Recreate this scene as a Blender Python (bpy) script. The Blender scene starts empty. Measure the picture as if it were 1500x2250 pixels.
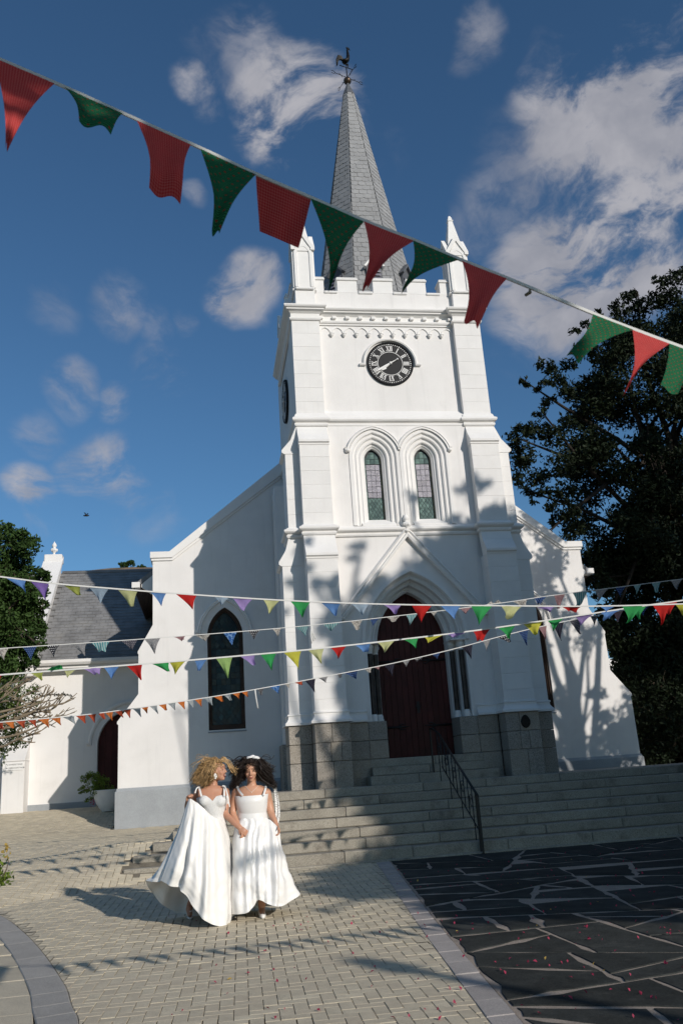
import bpy, bmesh, math, random
from mathutils import Vector, Matrix, noise
from mathutils.geometry import tessellate_polygon
rnd = random.Random(7)
S_ = bpy.context.scene
COL = S_.collection
R_ = math.radians

# ------------------------------------------------------------------ camera
CAM = Vector((0.0, 0.0, 1.47))
FPX, YAW, PITCH, ROLL = 1881.0, R_(9.46), R_(17.04), R_(3.88)   # focal length in photograph pixels (1500 x 2250)
_cy, _sy, _cp, _sp = math.cos(YAW), math.sin(YAW), math.cos(PITCH), math.sin(PITCH)
_f = Vector((_sy*_cp, _cy*_cp, _sp)); _r = Vector((_cy, -_sy, 0)); _d = -_r.cross(_f)
AX_R = _r*math.cos(ROLL) + _d*math.sin(ROLL); AX_D = -_r*math.sin(ROLL) + _d*math.cos(ROLL); AX_F = _f
cam = bpy.data.cameras.new('camera'); cam_o = bpy.data.objects.new('camera', cam); COL.objects.link(cam_o)
m = Matrix.Identity(4)
for i in range(3):
    m[i][0] = AX_R[i]; m[i][1] = -AX_D[i]; m[i][2] = -AX_F[i]; m[i][3] = CAM[i]
cam_o.matrix_world = m
cam.sensor_fit = 'VERTICAL'; cam.sensor_height = 36.0; cam.lens = 36.0*FPX/2250.0
cam.clip_start = 0.1; cam.clip_end = 2000
cam.dof.use_dof = True; cam.dof.focus_distance = 13.0; cam.dof.aperture_fstop = 5.6
S_.camera = cam_o

# ------------------------------------------------------------------ light
AZ, EL = R_(30), R_(21.5)
SUN = Vector((math.sin(AZ)*math.cos(EL), -math.cos(AZ)*math.cos(EL), math.sin(EL)))
sl = bpy.data.lights.new('sun', 'SUN'); sl.energy = 4.6; sl.angle = R_(0.5); sl.color = (1.0, 0.93, 0.85)
so = bpy.data.objects.new('sun', sl); COL.objects.link(so)
so.rotation_euler = (-SUN).to_track_quat('-Z', 'Y').to_euler(); so.location = (8, -12, 20)
W = bpy.data.worlds.new('World'); S_.world = W; W.use_nodes = True
S_.view_settings.view_transform = 'Standard'; S_.view_settings.look = 'None'
S_.view_settings.exposure = -0.40; S_.view_settings.gamma = 1.0; S_.view_settings.use_curve_mapping = False
S_.cycles.max_bounces = 6; S_.cycles.diffuse_bounces = 3; S_.cycles.transparent_max_bounces = 8

def ray(px, py):
    return (AX_R*((px-750)/FPX) + AX_D*((py-1125)/FPX) + AX_F)
def at(px, py, Y):
    d = ray(px, py); return CAM + d*((Y-CAM.y)/d.y)
def atz(px, py, z=0.0):
    d = ray(px, py); return CAM + d*((z-CAM.z)/d.z)

# node helpers
class NT:
    def __init__(s, tree): s.t = tree; s.n = tree.nodes; s.l = tree.links
    def add(s, typ, **kw):
        n = s.n.new(typ)
        for k, v in kw.items(): setattr(n, k, v)
        return n
    def put(s, sock, v):
        if hasattr(v, 'is_output') or isinstance(v, bpy.types.NodeSocket): s.l.new(v, sock)
        else: sock.default_value = v
    def math(s, op, a, b=None, c=None, clamp=False):
        n = s.add('ShaderNodeMath', operation=op, use_clamp=clamp); s.put(n.inputs[0], a)
        if b is not None: s.put(n.inputs[1], b)
        if c is not None: s.put(n.inputs[2], c)
        return n.outputs[0]
    def vmath(s, op, a, b=None, out=0):
        n = s.add('ShaderNodeVectorMath', operation=op); s.put(n.inputs[0], a)
        if b is not None: s.put(n.inputs[1], b)
        return n.outputs['Value' if op in ('DOT_PRODUCT', 'LENGTH') else 'Vector']
    def noise(s, vec, scale, detail=3, rough=.55, dist=0.0):
        n = s.add('ShaderNodeTexNoise'); s.put(n.inputs['Vector'], vec); n.inputs['Scale'].default_value = scale
        n.inputs['Detail'].default_value = detail; n.inputs['Roughness'].default_value = rough; n.inputs['Distortion'].default_value = dist
        return n.outputs['Fac']
    def ramp(s, v, lo, hi, a=0.0, b=1.0, smooth=True):
        n = s.add('ShaderNodeMapRange'); n.interpolation_type = 'SMOOTHSTEP' if smooth else 'LINEAR'
        s.put(n.inputs[0], v); s.put(n.inputs[1], lo); s.put(n.inputs[2], hi); s.put(n.inputs[3], a); s.put(n.inputs[4], b)
        return n.outputs[0]
    def mix(s, fac, a, b, mode='MIX'):
        n = s.add('ShaderNodeMix', data_type='RGBA', blend_type=mode); s.put(n.inputs[0], fac)
        for sock, v in ((n.inputs[6], a), (n.inputs[7], b)):
            if isinstance(v, tuple) and len(v) == 3: v = v + (1,)
            s.put(sock, v)
        return n.outputs[2]

# sky with clouds (world shader: clouds lie along view directions of the sky itself)
w = NT(W.node_tree); w.n.clear()
out = w.add('ShaderNodeOutputWorld'); bg = w.add('ShaderNodeBackground')
sky = w.add('ShaderNodeTexSky', sky_type='NISHITA'); sky.sun_disc = False
sky.sun_elevation = EL; sky.sun_rotation = R_(150); sky.altitude = 300; sky.air_density = 1.0; sky.dust_density = 0.7; sky.ozone_density = 4.0
tc = w.add('ShaderNodeTexCoord'); D = tc.outputs['Generated']
warp = w.add('ShaderNodeTexNoise'); w.put(warp.inputs['Vector'], D); warp.inputs['Scale'].default_value = 7; warp.inputs['Detail'].default_value = 4
wv = w.vmath('SUBTRACT', warp.outputs['Color'], (0.5, 0.5, 0.5))
sc = w.add('ShaderNodeVectorMath', operation='SCALE'); w.put(sc.inputs[0], wv); sc.inputs['Scale'].default_value = 0.085
DW = w.vmath('NORMALIZE', w.vmath('ADD', D, sc.outputs[0]))
CLOUDS = [  # px, py, radius px, weight
    (655, 250, 120, 1.1), (620, 190, 95, .85), (690, 320, 60, .6), (580, 215, 50, .4), (560, 70, 80, .42), (470, 60, 60, .22), (430, 165, 45, .62), (465, 225, 34, .42), (500, 130, 50, .28),
    (1360, 420, 250, .55), (1440, 260, 190, .7), (1330, 230, 150, 1.1), (1230, 220, 90, .85), (1460, 110, 150, .75), (1300, 330, 120, .8), (1440, 330, 150, .85), (1250, 590, 150, 1.2), (1400, 540, 160, 1.1), (1150, 620, 60, .6), (1170, 700, 90, .55), (1350, 450, 120, .6),
    (1050, 60, 55, .42), (1020, 110, 40, .3), (1110, 440, 90, .36), (1040, 480, 60, .28), (530, 635, 70, .85), (265, 670, 65, .42), (340, 710, 45, .3), (110, 670, 55, .26), (145, 830, 55, .46), (240, 870, 45, .48),
    (350, 810, 65, .36), (410, 850, 45, .34), (70, 930, 55, .36), (200, 1020, 85, .58), (270, 1090, 65, .42), (50, 1075, 65, .66), (330, 1130, 60, .32), (520, 930, 55, .3), (410, 700, 28, .34), (540, 870, 40, .34),
    (1130, 820, 60, .28), (420, 440, 26, .36), (840, 330, 60, .14), (70, 1160, 36, .36)]
tot = None
for px, py, rad, wt in CLOUDS:
    c = ray(px, py).normalized(); rad *= .92; a = math.atan(rad/1881.0*1.0)
    dt = w.vmath('DOT_PRODUCT', DW, tuple(c))
    v = w.ramp(dt, math.cos(a*1.5), math.cos(a*0.1), 0.0, wt)
    tot = v if tot is None else w.math('MAXIMUM', tot, v)
stretch = w.add('ShaderNodeMapping'); w.put(stretch.inputs['Vector'], DW); stretch.inputs['Scale'].default_value = (1.0, 1.0, 1.7); stretch.inputs['Rotation'].default_value = (0, .5, .3)
n1 = w.noise(stretch.outputs[0], 7.5, 9, .62, .25)
elsewhere = w.ramp(w.noise(D, 1.7, 2), .5, .75, 0.0, .35)
fwd = w.vmath('DOT_PRODUCT', D, tuple(AX_F)); away = w.ramp(fwd, .80, .62, 0.0, 1.0)
tot = w.math('MAXIMUM', tot, w.math('MULTIPLY', elsewhere, away))
dens = w.math('MULTIPLY', tot, w.ramp(n1, .35, .66, .0, 1.5))
alpha = w.ramp(dens, .06, 1.05, 0.0, .90)
inner = w.ramp(w.noise(DW, 11, 5), .3, .72)
ccol = w.mix(inner, (3.4, 3.5, 4.05), (5.6, 5.5, 5.85))
hs = w.add('ShaderNodeHueSaturation'); w.put(hs.inputs['Color'], sky.outputs[0]); hs.inputs['Saturation'].default_value = 1.02; hs.inputs['Value'].default_value = 1.0
tint = w.mix(1.0, hs.outputs[0], (.80, 1.03, 1.09), 'MULTIPLY')
skyc = w.mix(alpha, tint, ccol)
w.put(bg.inputs['Color'], skyc); bg.inputs['Strength'].default_value = 0.114
w.l.new(bg.outputs[0], out.inputs[0])

# ------------------------------------------------------------------ object helpers
def link(o, parent=None, loc=None):
    COL.objects.link(o)
    if parent is not None:
        o.parent = parent
        if parent.get('root'): o.matrix_parent_inverse = Matrix.Translation(parent.location).inverted()
    return o
def thing(name, label, cat, loc=(0, 0, 0), group=None):
    o = bpy.data.objects.new(name, None); o.empty_display_size = .2; o.location = loc; COL.objects.link(o)
    o['label'] = label; o['category'] = cat; o['root'] = 1
    if group: o['group'] = group
    return o
def tag(o, label, cat, group=None):
    o['label'] = label; o['category'] = cat
    if group: o['group'] = group
    return o
def piece(name, mesh, parent=None, loc=None, rot=None, scale=None):
    o = bpy.data.objects.new(name, mesh); link(o, parent)
    if loc is not None: o.location = loc
    if rot is not None: o.rotation_euler = rot
    if scale is not None: o.scale = scale
    return o

class MB:
    """collects geometry for ONE mesh object"""
    def __init__(s): s.v = []; s.f = []; s.mi = []; s.m = 0
    def addv(s, pts):
        b = len(s.v); s.v.extend([tuple(p) for p in pts]); return b
    def face(s, idx): s.f.append(tuple(idx)); s.mi.append(s.m)
    def poly(s, pts): b = s.addv(pts); s.face(range(b, b+len(pts)))
    def cbox(s, x0, x1, y0, y1, z0, z1, c=0.0, M=None):
        if x0 > x1: x0, x1 = x1, x0
        if y0 > y1: y0, y1 = y1, y0
        if z0 > z1: z0, z1 = z1, z0
        c = min(c, (x1-x0)*.45, (y1-y0)*.45, (z1-z0)*.45)
        lo, hi = (x0, y0, z0), (x1, y1, z1)
        T = (lambda p: M @ Vector(p)) if M is not None else (lambda p: p)
        if c <= 0:
            P = [T((hi[0] if i & 1 else lo[0], hi[1] if i & 2 else lo[1], hi[2] if i & 4 else lo[2])) for i in range(8)]
            b = s.addv(P)
            for q in ((0, 2, 3, 1), (4, 5, 7, 6), (0, 1, 5, 4), (2, 6, 7, 3), (0, 4, 6, 2), (1, 3, 7, 5)): s.face([b+i for i in q])
            return
        ids = {}
        for i in range(8):
            sg = [1 if i & (1 << k) else 0 for k in range(3)]
            for k in range(3):
                p = [0, 0, 0]
                for j in range(3):
                    e = hi[j] if sg[j] else lo[j]
                    p[j] = e if j == k else e + (-c if sg[j] else c)
                ids[(i, k)] = s.addv([T(p)])
        for k in range(3):
            a, b2 = (k+1) % 3, (k+2) % 3
            for sgn in (0, 1):
                q = []
                for (u, v) in ((0, 0), (1, 0), (1, 1), (0, 1)):
                    i = (sgn << k) | (u << a) | (v << b2); q.append(ids[(i, k)])
                s.face(q if sgn else q[::-1])
        for k in range(3):      # edge chamfers along axis k
            a, b2 = (k+1) % 3, (k+2) % 3
            for u in (0, 1):
                for v in (0, 1):
                    i0 = (u << a) | (v << b2); i1 = i0 | (1 << k)
                    q = [ids[(i0, a)], ids[(i1, a)], ids[(i1, b2)], ids[(i0, b2)]]
                    s.face(q if (u ^ v) == 0 else q[::-1])
        for i in range(8):
            q = [ids[(i, 0)], ids[(i, 1)], ids[(i, 2)]]
            n = bin(i).count('1'); s.face(q if n % 2 else q[::-1])
    def loft(s, rings, closed=True, cap0=False, cap1=False, flip=False):
        n = len(rings[0]); bs = [s.addv(r) for r in rings]
        for a, b in zip(bs, bs[1:]):
            for i in range(n if closed else n-1):
                j = (i+1) % n
                q = (a+i, a+j, b+j, b+i)
                s.face(q[::-1] if flip else q)
        if cap0: s.face([bs[0]+i for i in range(n)][::-1] if not flip else [bs[0]+i for i in range(n)])
        if cap1: s.face([bs[-1]+i for i in range(n)] if not flip else [bs[-1]+i for i in range(n)][::-1])
    def tube(s, path, rad, n=8, caps=True, squash=1.0):
        path = [Vector(p) for p in path]; rings = []
        prev = None
        for i, p in enumerate(path):
            t = (path[min(i+1, len(path)-1)] - path[max(i-1, 0)])
            if t.length < 1e-9: t = Vector((0, 0, 1))
            t.normalize()
            if prev is None:
                ref = Vector((0, 0, 1)) if abs(t.z) < .9 else Vector((1, 0, 0)); u = t.cross(ref).normalized()
            else:
                u = (prev - t*prev.dot(t)); u = u.normalized() if u.length > 1e-6 else t.cross(Vector((0, 0, 1))).normalized()
            prev = u; v = t.cross(u)
            r = rad[i] if isinstance(rad, (list, tuple)) else rad
            rings.append([p + (u*math.cos(2*math.pi*k/n) + v*math.sin(2*math.pi*k/n)*squash)*r for k in range(n)])
        s.loft(rings, True, caps, caps)
    def ell(s, c, r, nu=12, nv=8, M=None):
        c = Vector(c); rings = []
        for j in range(nv+1):
            th = math.pi*(j+.0001)/(nv+.0002)
            ring = []
            for i in range(nu):
                ph = 2*math.pi*i/nu
                p = Vector((r[0]*math.sin(th)*math.cos(ph), r[1]*math.sin(th)*math.sin(ph), -r[2]*math.cos(th)))
                ring.append(c + (M @ p if M is not None else p))
            rings.append(ring)
        s.loft(rings)
    def prism(s, pts, vec, holes=()):
        """flat polygon (3D pts, optional holes) extruded by vec, all sides closed"""
        vec = Vector(vec); loops = [[Vector(p) for p in pts]] + [[Vector(p) for p in h] for h in holes]
        flat = [p for l in loops for p in l]
        tris = tessellate_polygon(loops)
        b0 = s.addv(flat); b1 = s.addv([p+vec for p in flat])
        for t in tris:
            a, b, c = (flat[i] for i in t)
            n = (b-a).cross(c-a)
            t = list(t)
            if n.dot(vec) > 0: t = t[::-1]
            s.face([b0+i for i in t]); s.face([b1+i for i in t[::-1]])
        k = 0
        for l in loops:
            n = len(l)
            for i in range(n):
                j = (i+1) % n
                s.face((b0+k+i, b0+k+j, b1+k+j, b1+k+i))
            k += n
    def build(s, name, mat, parent=None, smooth=False, fix=False, angle=None):
        me = bpy.data.meshes.new(name); me.from_pydata(s.v, [], s.f)
        mats = mat if isinstance(mat, (list, tuple)) else [mat]
        for mm in mats: me.materials.append(mm)
        if len(mats) > 1: me.polygons.foreach_set('material_index', s.mi)
        if fix:
            bm = bmesh.new(); bm.from_mesh(me); bmesh.ops.remove_doubles(bm, verts=bm.verts, dist=1e-5)
            bmesh.ops.recalc_face_normals(bm, faces=bm.faces); bm.to_mesh(me); bm.free()
        if smooth:
            me.polygons.foreach_set('use_smooth', [True]*len(me.polygons))
            if angle: me.set_sharp_from_angle(angle=R_(angle))
        me.update()
        o = bpy.data.objects.new(name, me); link(o, parent)
        return o
    def mesh(s, name, mat, smooth=False, fix=False):
        o = s.build(name, mat, None, smooth, fix); me = o.data; bpy.data.objects.remove(o); return me

# ------------------------------------------------------------------ materials
def mat(name, col, rough=.7, var=.12, scale=4.0, fine=0.0, fscale=60.0, bump=0.0, bscale=60.0, rndv=0.0, spec=.25, metal=0.0, dirt=None, speck=None, trans=0.0, sheen=0.0, coord='Object', hue=None, streak=0.0, coat=0.0):
    mt = bpy.data.materials.new(name); mt.use_nodes = True
    t = NT(mt.node_tree); t.n.clear()
    o = t.add('ShaderNodeOutputMaterial'); b = t.add('ShaderNodeBsdfPrincipled')
    tcn = t.add('ShaderNodeTexCoord'); V = tcn.outputs[coord]
    oi = None
    if rndv or hue:
        oi = t.add('ShaderNodeObjectInfo')
        off = t.add('ShaderNodeVectorMath', operation='SCALE'); t.put(off.inputs[0], (31.0, 17.0, 23.0)); t.put(off.inputs['Scale'], oi.outputs['Random'])
        V = t.vmath('ADD', V, off.outputs[0])
    n = t.noise(V, scale, 4, .6)
    lo = tuple(c*(1-var) for c in col); hi = tuple(min(1, c*(1+var)) for c in col)
    c = t.mix(t.ramp(n, .3, .7), lo, hi)
    if fine:
        nf = t.noise(V, fscale, 3, .7)
        c = t.mix(fine, c, t.mix(t.ramp(nf, .35, .65), (0, 0, 0), tuple(min(1, q*2) for q in col)))
    if speck:        # (colour, scale, threshold, amount)
        sn = t.noise(V, speck[1], 2, .5); c = t.mix(t.ramp(sn, speck[2], speck[2]+.08, 0.0, speck[3]), c, speck[0])
    if dirt:         # (colour, scale, lo, hi, amount)
        dn = t.noise(V, dirt[1], 5, .65); c = t.mix(t.ramp(dn, dirt[2], dirt[3], 0.0, dirt[4]), c, dirt[0])
    if streak:
        mp = t.add('ShaderNodeMapping'); t.put(mp.inputs['Vector'], V); mp.inputs['Scale'].default_value = (9, 9, .5)
        sn = t.noise(mp.outputs[0], 1.0, 4, .6); c = t.mix(t.ramp(sn, .52, .75, 0.0, streak), c, tuple(q*.55 for q in col))
    if rndv:
        f = t.math('MULTIPLY_ADD', oi.outputs['Random'], 2*rndv, 1-rndv)
        sc2 = t.add('ShaderNodeVectorMath', operation='SCALE'); t.put(sc2.inputs[0], c); t.put(sc2.inputs['Scale'], f); c = sc2.outputs[0]
    if hue:          # second tint picked per object
        r2 = t.math('FRACT', t.math('MULTIPLY', oi.outputs['Random'], 7.31)); c = t.mix(t.math('MULTIPLY', r2, hue[1]), c, hue[0])
    t.put(b.inputs['Base Color'], c)
    b.inputs['Roughness'].default_value = rough; b.inputs['Specular IOR Level'].default_value = spec; b.inputs['Metallic'].default_value = metal
    if sheen: b.inputs['Sheen Weight'].default_value = sheen
    if coat: b.inputs['Coat Weight'].default_value = coat
    sh = b.outputs[0]
    if trans:
        tr = t.add('ShaderNodeBsdfTranslucent'); t.put(tr.inputs[0], c); mx = t.add('ShaderNodeMixShader'); mx.inputs[0].default_value = trans
        t.l.new(sh, mx.inputs[1]); t.l.new(tr.outputs[0], mx.inputs[2]); sh = mx.outputs[0]
    if bump:
        bn = t.noise(V, bscale, 4, .65); bp = t.add('ShaderNodeBump'); bp.inputs['Strength'].default_value = min(1, bump); bp.inputs['Distance'].default_value = .01*max(1, bump)
        t.put(bp.inputs['Height'], bn); t.l.new(bp.outputs[0], b.inputs['Normal'])
    t.l.new(sh, o.inputs[0])
    return mt
M = {}
M['plaster'] = mat('white_plaster', (.80, .78, .755), .85, .035, 1.2, fine=.035, fscale=90, bump=.45, bscale=140, dirt=((.55, .53, .49), 1.3, .56, .82, .30), streak=.13)
M['trim'] = mat('white_painted_trim', (.80, .785, .76), .75, .03, 2, fine=.025, fscale=60, bump=.2, bscale=90, dirt=((.5, .48, .44), 3.0, .62, .85, .25))
M['block'] = mat('white_painted_masonry', (.80, .785, .76), .8, .03, 2, fine=.03, fscale=80, bump=.35, bscale=110, rndv=.012, streak=.08)
M['greyplinth'] = mat('grey_painted_plinth', (.34, .36, .375), .8, .06, 2.5, fine=.06, fscale=50, bump=.35, bscale=90, dirt=((.42, .42, .42), 2, .55, .75, .5))
M['granite'] = mat('granite', (.30, .275, .24), .75, .12, 3, fine=.30, fscale=55, bump=.5, bscale=70, rndv=.10, speck=((.05, .05, .05), 48, .60, .8), hue=((.40, .33, .24), .35))
M['stepgranite'] = mat('step_granite', (.34, .31, .255), .75, .12, 2, fine=.30, fscale=60, bump=.5, bscale=80, rndv=.08, speck=((.06, .06, .05), 60, .60, .8), dirt=((.12, .10, .08), 2.8, .52, .74, .62))
M['paver'] = mat('concrete_paver', (.60, .515, .38), .85, .10, 9, fine=.16, fscale=140, bump=.3, bscale=160, rndv=.06, hue=((.50, .42, .31), .5))
M['paverstuff'] = mat('concrete_paver_far', (.585, .50, .37), .85, .13, 5, fine=.16, fscale=120, dirt=((.34, .30, .25), .9, .5, .75, .45))
M['joint'] = mat('joint_sand', (.19, .165, .125), .95, .25, 6, fine=.3, fscale=200)
M['border'] = mat('border_slab', (.39, .355, .33), .85, .08, 5, fine=.18, fscale=120, bump=.3, bscale=120, rndv=.07)
M['kerb'] = mat('kerb_stone', (.37, .35, .32), .85, .08, 5, fine=.2, fscale=130, bump=.3, bscale=120, rndv=.06)
M['padslab'] = mat('tan_slab', (.55, .475, .36), .9, .08, 4, fine=.22, fscale=160, bump=.3, bscale=150, rndv=.05)
M['slate'] = mat('paving_slate', (.047, .050, .047), .75, .25, 3.5, fine=.15, fscale=60, bump=.5, bscale=25, rndv=.18, spec=.03, dirt=((.15, .14, .125), 4, .55, .8, .5))
M['mortar'] = mat('pale_mortar', (.34, .285, .235), .95, .15, 5, fine=.2, fscale=120, bump=.4, bscale=90)
M['shingle'] = mat('spire_slate', (.275, .275, .275), .6, .12, 4, fine=.08, fscale=60, bump=.25, bscale=60, rndv=.08, dirt=((.26, .21, .17), 1.1, .58, .8, .5))
M['roof'] = mat('roof_slate', (.225, .225, .225), .7, .2, 2.5, fine=.1, fscale=50, dirt=((.29, .28, .26), 1.5, .5, .75, .5))
M['iron'] = mat('black_iron', (.012, .012, .013), .45, .2, 20, spec=.4, bump=.2, bscale=90)
M['bronze'] = mat('dark_bronze', (.014, .013, .012), .5, .25, 15, metal=.3)
M['ball'] = mat('copper_ball', (.10, .07, .05), .4, .25, 15, metal=.7)
M['lead'] = mat('lead_sheet', (.11, .115, .125), .5, .15, 8)
M['door'] = mat('red_brown_door', (.062, .013, .011), .55, .25, 3, streak=.4, bump=.2, bscale=40, rndv=.15)
M['wood'] = mat('dark_brown_wood', (.045, .025, .016), .5, .25, 6, bump=.2, bscale=50)
M['marble'] = mat('dark_marble', (.05, .04, .035), .35, .4, 8)
M['black'] = mat('clock_black', (.012, .012, .014), .6, .15, 10)
M['glasslead'] = mat('lead_came', (.025, .028, .03), .5, .2, 30)
M['glass'] = mat('stained_glass', (.018, .042, .044), .25, .35, 7, rndv=.4, spec=.35, hue=((.018, .03, .04), .7))
M['glasspale'] = mat('pale_textured_glass', (.22, .21, .25), .22, .2, 40, rndv=.22, spec=.5, bump=.6, bscale=120)
M['glassgreen'] = mat('green_glass', (.10, .15, .125), .10, .3, 10, rndv=.35, spec=.6)
M['glassrim'] = mat('coloured_rim_glass', (.10, .09, .03), .2, .5, 12, rndv=.5, spec=.5)
M['white'] = mat('white_enamel', (.80, .79, .77), .5, .03, 10)
M['bark'] = mat('tree_bark', (.10, .075, .055), .9, .3, 8, bump=.8, bscale=30)
M['palebark'] = mat('pale_bark', (.22, .175, .12), .85, .25, 8, bump=.6, bscale=40)
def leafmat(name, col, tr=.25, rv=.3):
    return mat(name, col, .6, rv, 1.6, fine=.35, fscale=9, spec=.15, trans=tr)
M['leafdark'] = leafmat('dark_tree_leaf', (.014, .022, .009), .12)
M['leafever'] = leafmat('evergreen_leaf', (.045, .085, .022), .2)
M['leafbush'] = leafmat('bush_leaf', (.085, .125, .030), .25)
M['leaflime'] = leafmat('lime_leaf', (.16, .23, .035), .3)
M['leafshade'] = leafmat('shade_tree_leaf', (.035, .055, .02), .2)
M['petal'] = mat('pink_petal', (.42, .045, .10), .6, .3, 20, trans=.3)
M['petaly'] = mat('yellow_petal', (.55, .38, .10), .6, .2, 20, trans=.3)
M['hill'] = mat('dry_hill', (.20, .145, .10), .95, .3, .12, fine=.3, fscale=1.5, dirt=((.07, .085, .04), .08, .5, .65, .7))
M['barkdark'] = mat('dark_bark', (.028, .022, .017), .9, .3, 8, bump=.8, bscale=30)
# ------------------------------------------------------------------ ground
def sm(a, b, v):
    t = max(0.0, min(1.0, (v-a)/(b-a))); return t*t*(3-2*t)
def lin(a, b, v): return max(0.0, min(1.0, (v-a)/(b-a)))
def gz(x, y):
    k = sm(-1.0, -4.0, x)
    w = lin(14.25-2.2*k, 15.6+1.6*k, y)*(1-sm(-.45, 1.3, x))
    return .1*sm(8, 14.6, y) + .52*w + .47*sm(20.9, 24.7, y)
def axis(a, b, n): return [a+(b-a)*i/n for i in range(n+1)]
xs = [-700, -300, -120, -60, -30, -18] + axis(-12, 4, 80) + [5, 6, 8, 10, 13, 18, 30, 60, 120, 300, 700]
ys = [-300, -100, -40, -15, -5] + axis(0, 27, 108) + [30, 35, 45, 60, 100, 200, 400, 900]
b = MB(); rows = [[(x, y, gz(x, y)-.016) for x in xs] for y in ys]
b.loft(rows, closed=False)
o = b.build('ground', M['joint'], None, smooth=True); o['kind'] = 'structure'

# kerb band (front left) polyline: outer edge towards the brick paving
KO = [(-.50, 3.0), (-.62, 4.2), (-.735, 5.4), (-.895, 6.656), (-1.03, 7.25), (-1.209, 8.05), (-1.646, 9.573), (-2.119, 10.971), (-2.623, 12.223), (-3.35, 13.6), (-4.4, 15.2), (-5.8, 16.8)]
def catmull(P, n):
    P = [Vector(p) for p in P]; out_ = []
    for i in range(len(P)-1):
        p0 = P[max(i-1, 0)]; p1 = P[i]; p2 = P[i+1]; p3 = P[min(i+2, len(P)-1)]
        for k in range(n):
            t = k/n
            out_.append(.5*((2*p1) + (p2-p0)*t + (2*p0-5*p1+4*p2-p3)*t*t + (3*p1-p0-3*p2+p3)*t**3))
    out_.append(P[-1]); return out_
KC = catmull([(x, y, 0) for x, y in KO], 12)
def kerb_x(y):
    for a, c in zip(KC, KC[1:]):
        if a.y <= y <= c.y: return a.x+(c.x-a.x)*(y-a.y)/(c.y-a.y+1e-9)
    return -99 if y > 16 else KC[0].x
def strip_in(y): return 1.631+(y-5.66)*.1087
def strip_out(y): return 1.802+(y-5.54)*.1125
STEP_Y = [14.60+.326*k for k in range(7)]; STEP_Z = [.13+.158*(k+1) for k in range(7)]
STEP_X = [-1.35, -1.24, -.95, -.64, -.32, 0.0, .30]
def in_paving(x, y):
    if y < 4.4 or y > 24.6: return False
    if x > strip_in(y)+.09 and y < 14.7: return False
    if x < kerb_x(y)-.09 and y < 16.5: return False
    if x < -.36*y-2.0: return False
    if y > 14.5:
        kk = max([k for k in range(7) if y > STEP_Y[k]-.06]+[0])
        if x > STEP_X[kk]-.04: return False
    if y > 21.15 and x > -2.25: return False
    return True

def clip_convex(poly, conv):
    out_ = [Vector(p).to_2d() for p in poly]; n = len(conv)
    for i in range(n):
        a = Vector(conv[i]).to_2d(); c = Vector(conv[(i+1) % n]).to_2d(); e = c-a; inp = out_; out_ = []
        if not inp: break
        side = lambda p: e.x*(p.y-a.y)-e.y*(p.x-a.x)
        for k in range(len(inp)):
            p, q = inp[k], inp[(k+1) % len(inp)]; sp, sq = side(p), side(q)
            if sp >= 0: out_.append(p)
            if (sp >= 0) != (sq >= 0): out_.append(p+(q-p)*(sp/(sp-sq)))
    return out_
def area2(p): return .5*sum(p[i].x*p[(i+1) % len(p)].y-p[(i+1) % len(p)].x*p[i].y for i in range(len(p)))
def slab(poly, z, name, mt, parent, inset=.006, ch=.006, jit=0.0):
    c = sum(poly, Vector((0, 0)))/len(poly)
    def ins(d):
        r = []; n = len(poly)
        for k in range(n):
            p0, p1, p2 = poly[k-1], poly[k], poly[(k+1) % n]
            e1 = (p1-p0).normalized(); e2 = (p2-p1).normalized()
            n1 = Vector((-e1.y, e1.x)); n2 = Vector((-e2.y, e2.x)); bis = n1+n2
            L = bis.length
            if L < .2: r.append(p1+n1*d); continue
            bis /= L; r.append(p1+bis*min(d/max(bis.dot(n1), .35), (c-p1).length*.6))
        return r
    A = ins(inset); B = ins(inset+ch)
    bb = MB(); bb.loft([[(p.x, p.y, z-.04) for p in A], [(p.x, p.y, z-ch) for p in A], [(p.x, p.y, z) for p in B]], cap1=True)
    return bb.build(name, mt, parent)
paving = bpy.data.objects.new('brick_paving', None); paving['kind'] = 'structure'; paving['root'] = 1; paving.location = (0, 9, 0); COL.objects.link(paving)
TH = R_(-2.0); ct, st_ = math.cos(TH), math.sin(TH)
U = .1
bricks = []
for j in range(35, 255):
    for i in range(-140, 70):
        k = (i-j) % 4
        if k == 0: uv = ((i+1)*U, (j+.5)*U, 0)
        elif k == 2: uv = ((i+.5)*U, j*U, 1)
        else: continue
        x = uv[0]*ct-uv[1]*st_; y = uv[0]*st_+uv[1]*ct
        if in_paving(x, y): bricks.append((x, y, uv[2]))
def inframe(p, mgn=60):
    v = Vector(p)-CAM; zc = v.dot(AX_F)
    if zc < .3: return False
    px = 750+FPX*v.dot(AX_R)/zc; py = 1125+FPX*v.dot(AX_D)/zc
    return -mgn < px < 1500+mgn and -mgn < py < 2250+mgn
bricks.sort(key=lambda q: (0 if inframe((q[0], q[1], 0), -5) else 1, q[0]**2+q[1]**2))
bh = MB(); bh.cbox(-.0972, .0972, -.0478, .0478, -.05, 0, .0018); mh = bh.mesh('paver_flat', M['paver'])
bv = MB(); bv.cbox(-.0478, .0478, -.0975, .0975, -.05, 0, .0018); mv = bv.mesh('paver_turned', M['paver'])
rb = random.Random(3); stuff = MB()
def clip_line(poly, p, d):
    out_ = []; nn = Vector((-d[1], d[0])); p = Vector(p)
    for k in range(len(poly)):
        a, c = poly[k], poly[(k+1) % len(poly)]; sa, sc_ = (a-p).dot(nn), (c-p).dot(nn)
        if sa >= 0: out_.append(a)
        if (sa >= 0) != (sc_ >= 0): out_.append(a+(c-a)*(sa/(sa-sc_)))
    return out_
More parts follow.
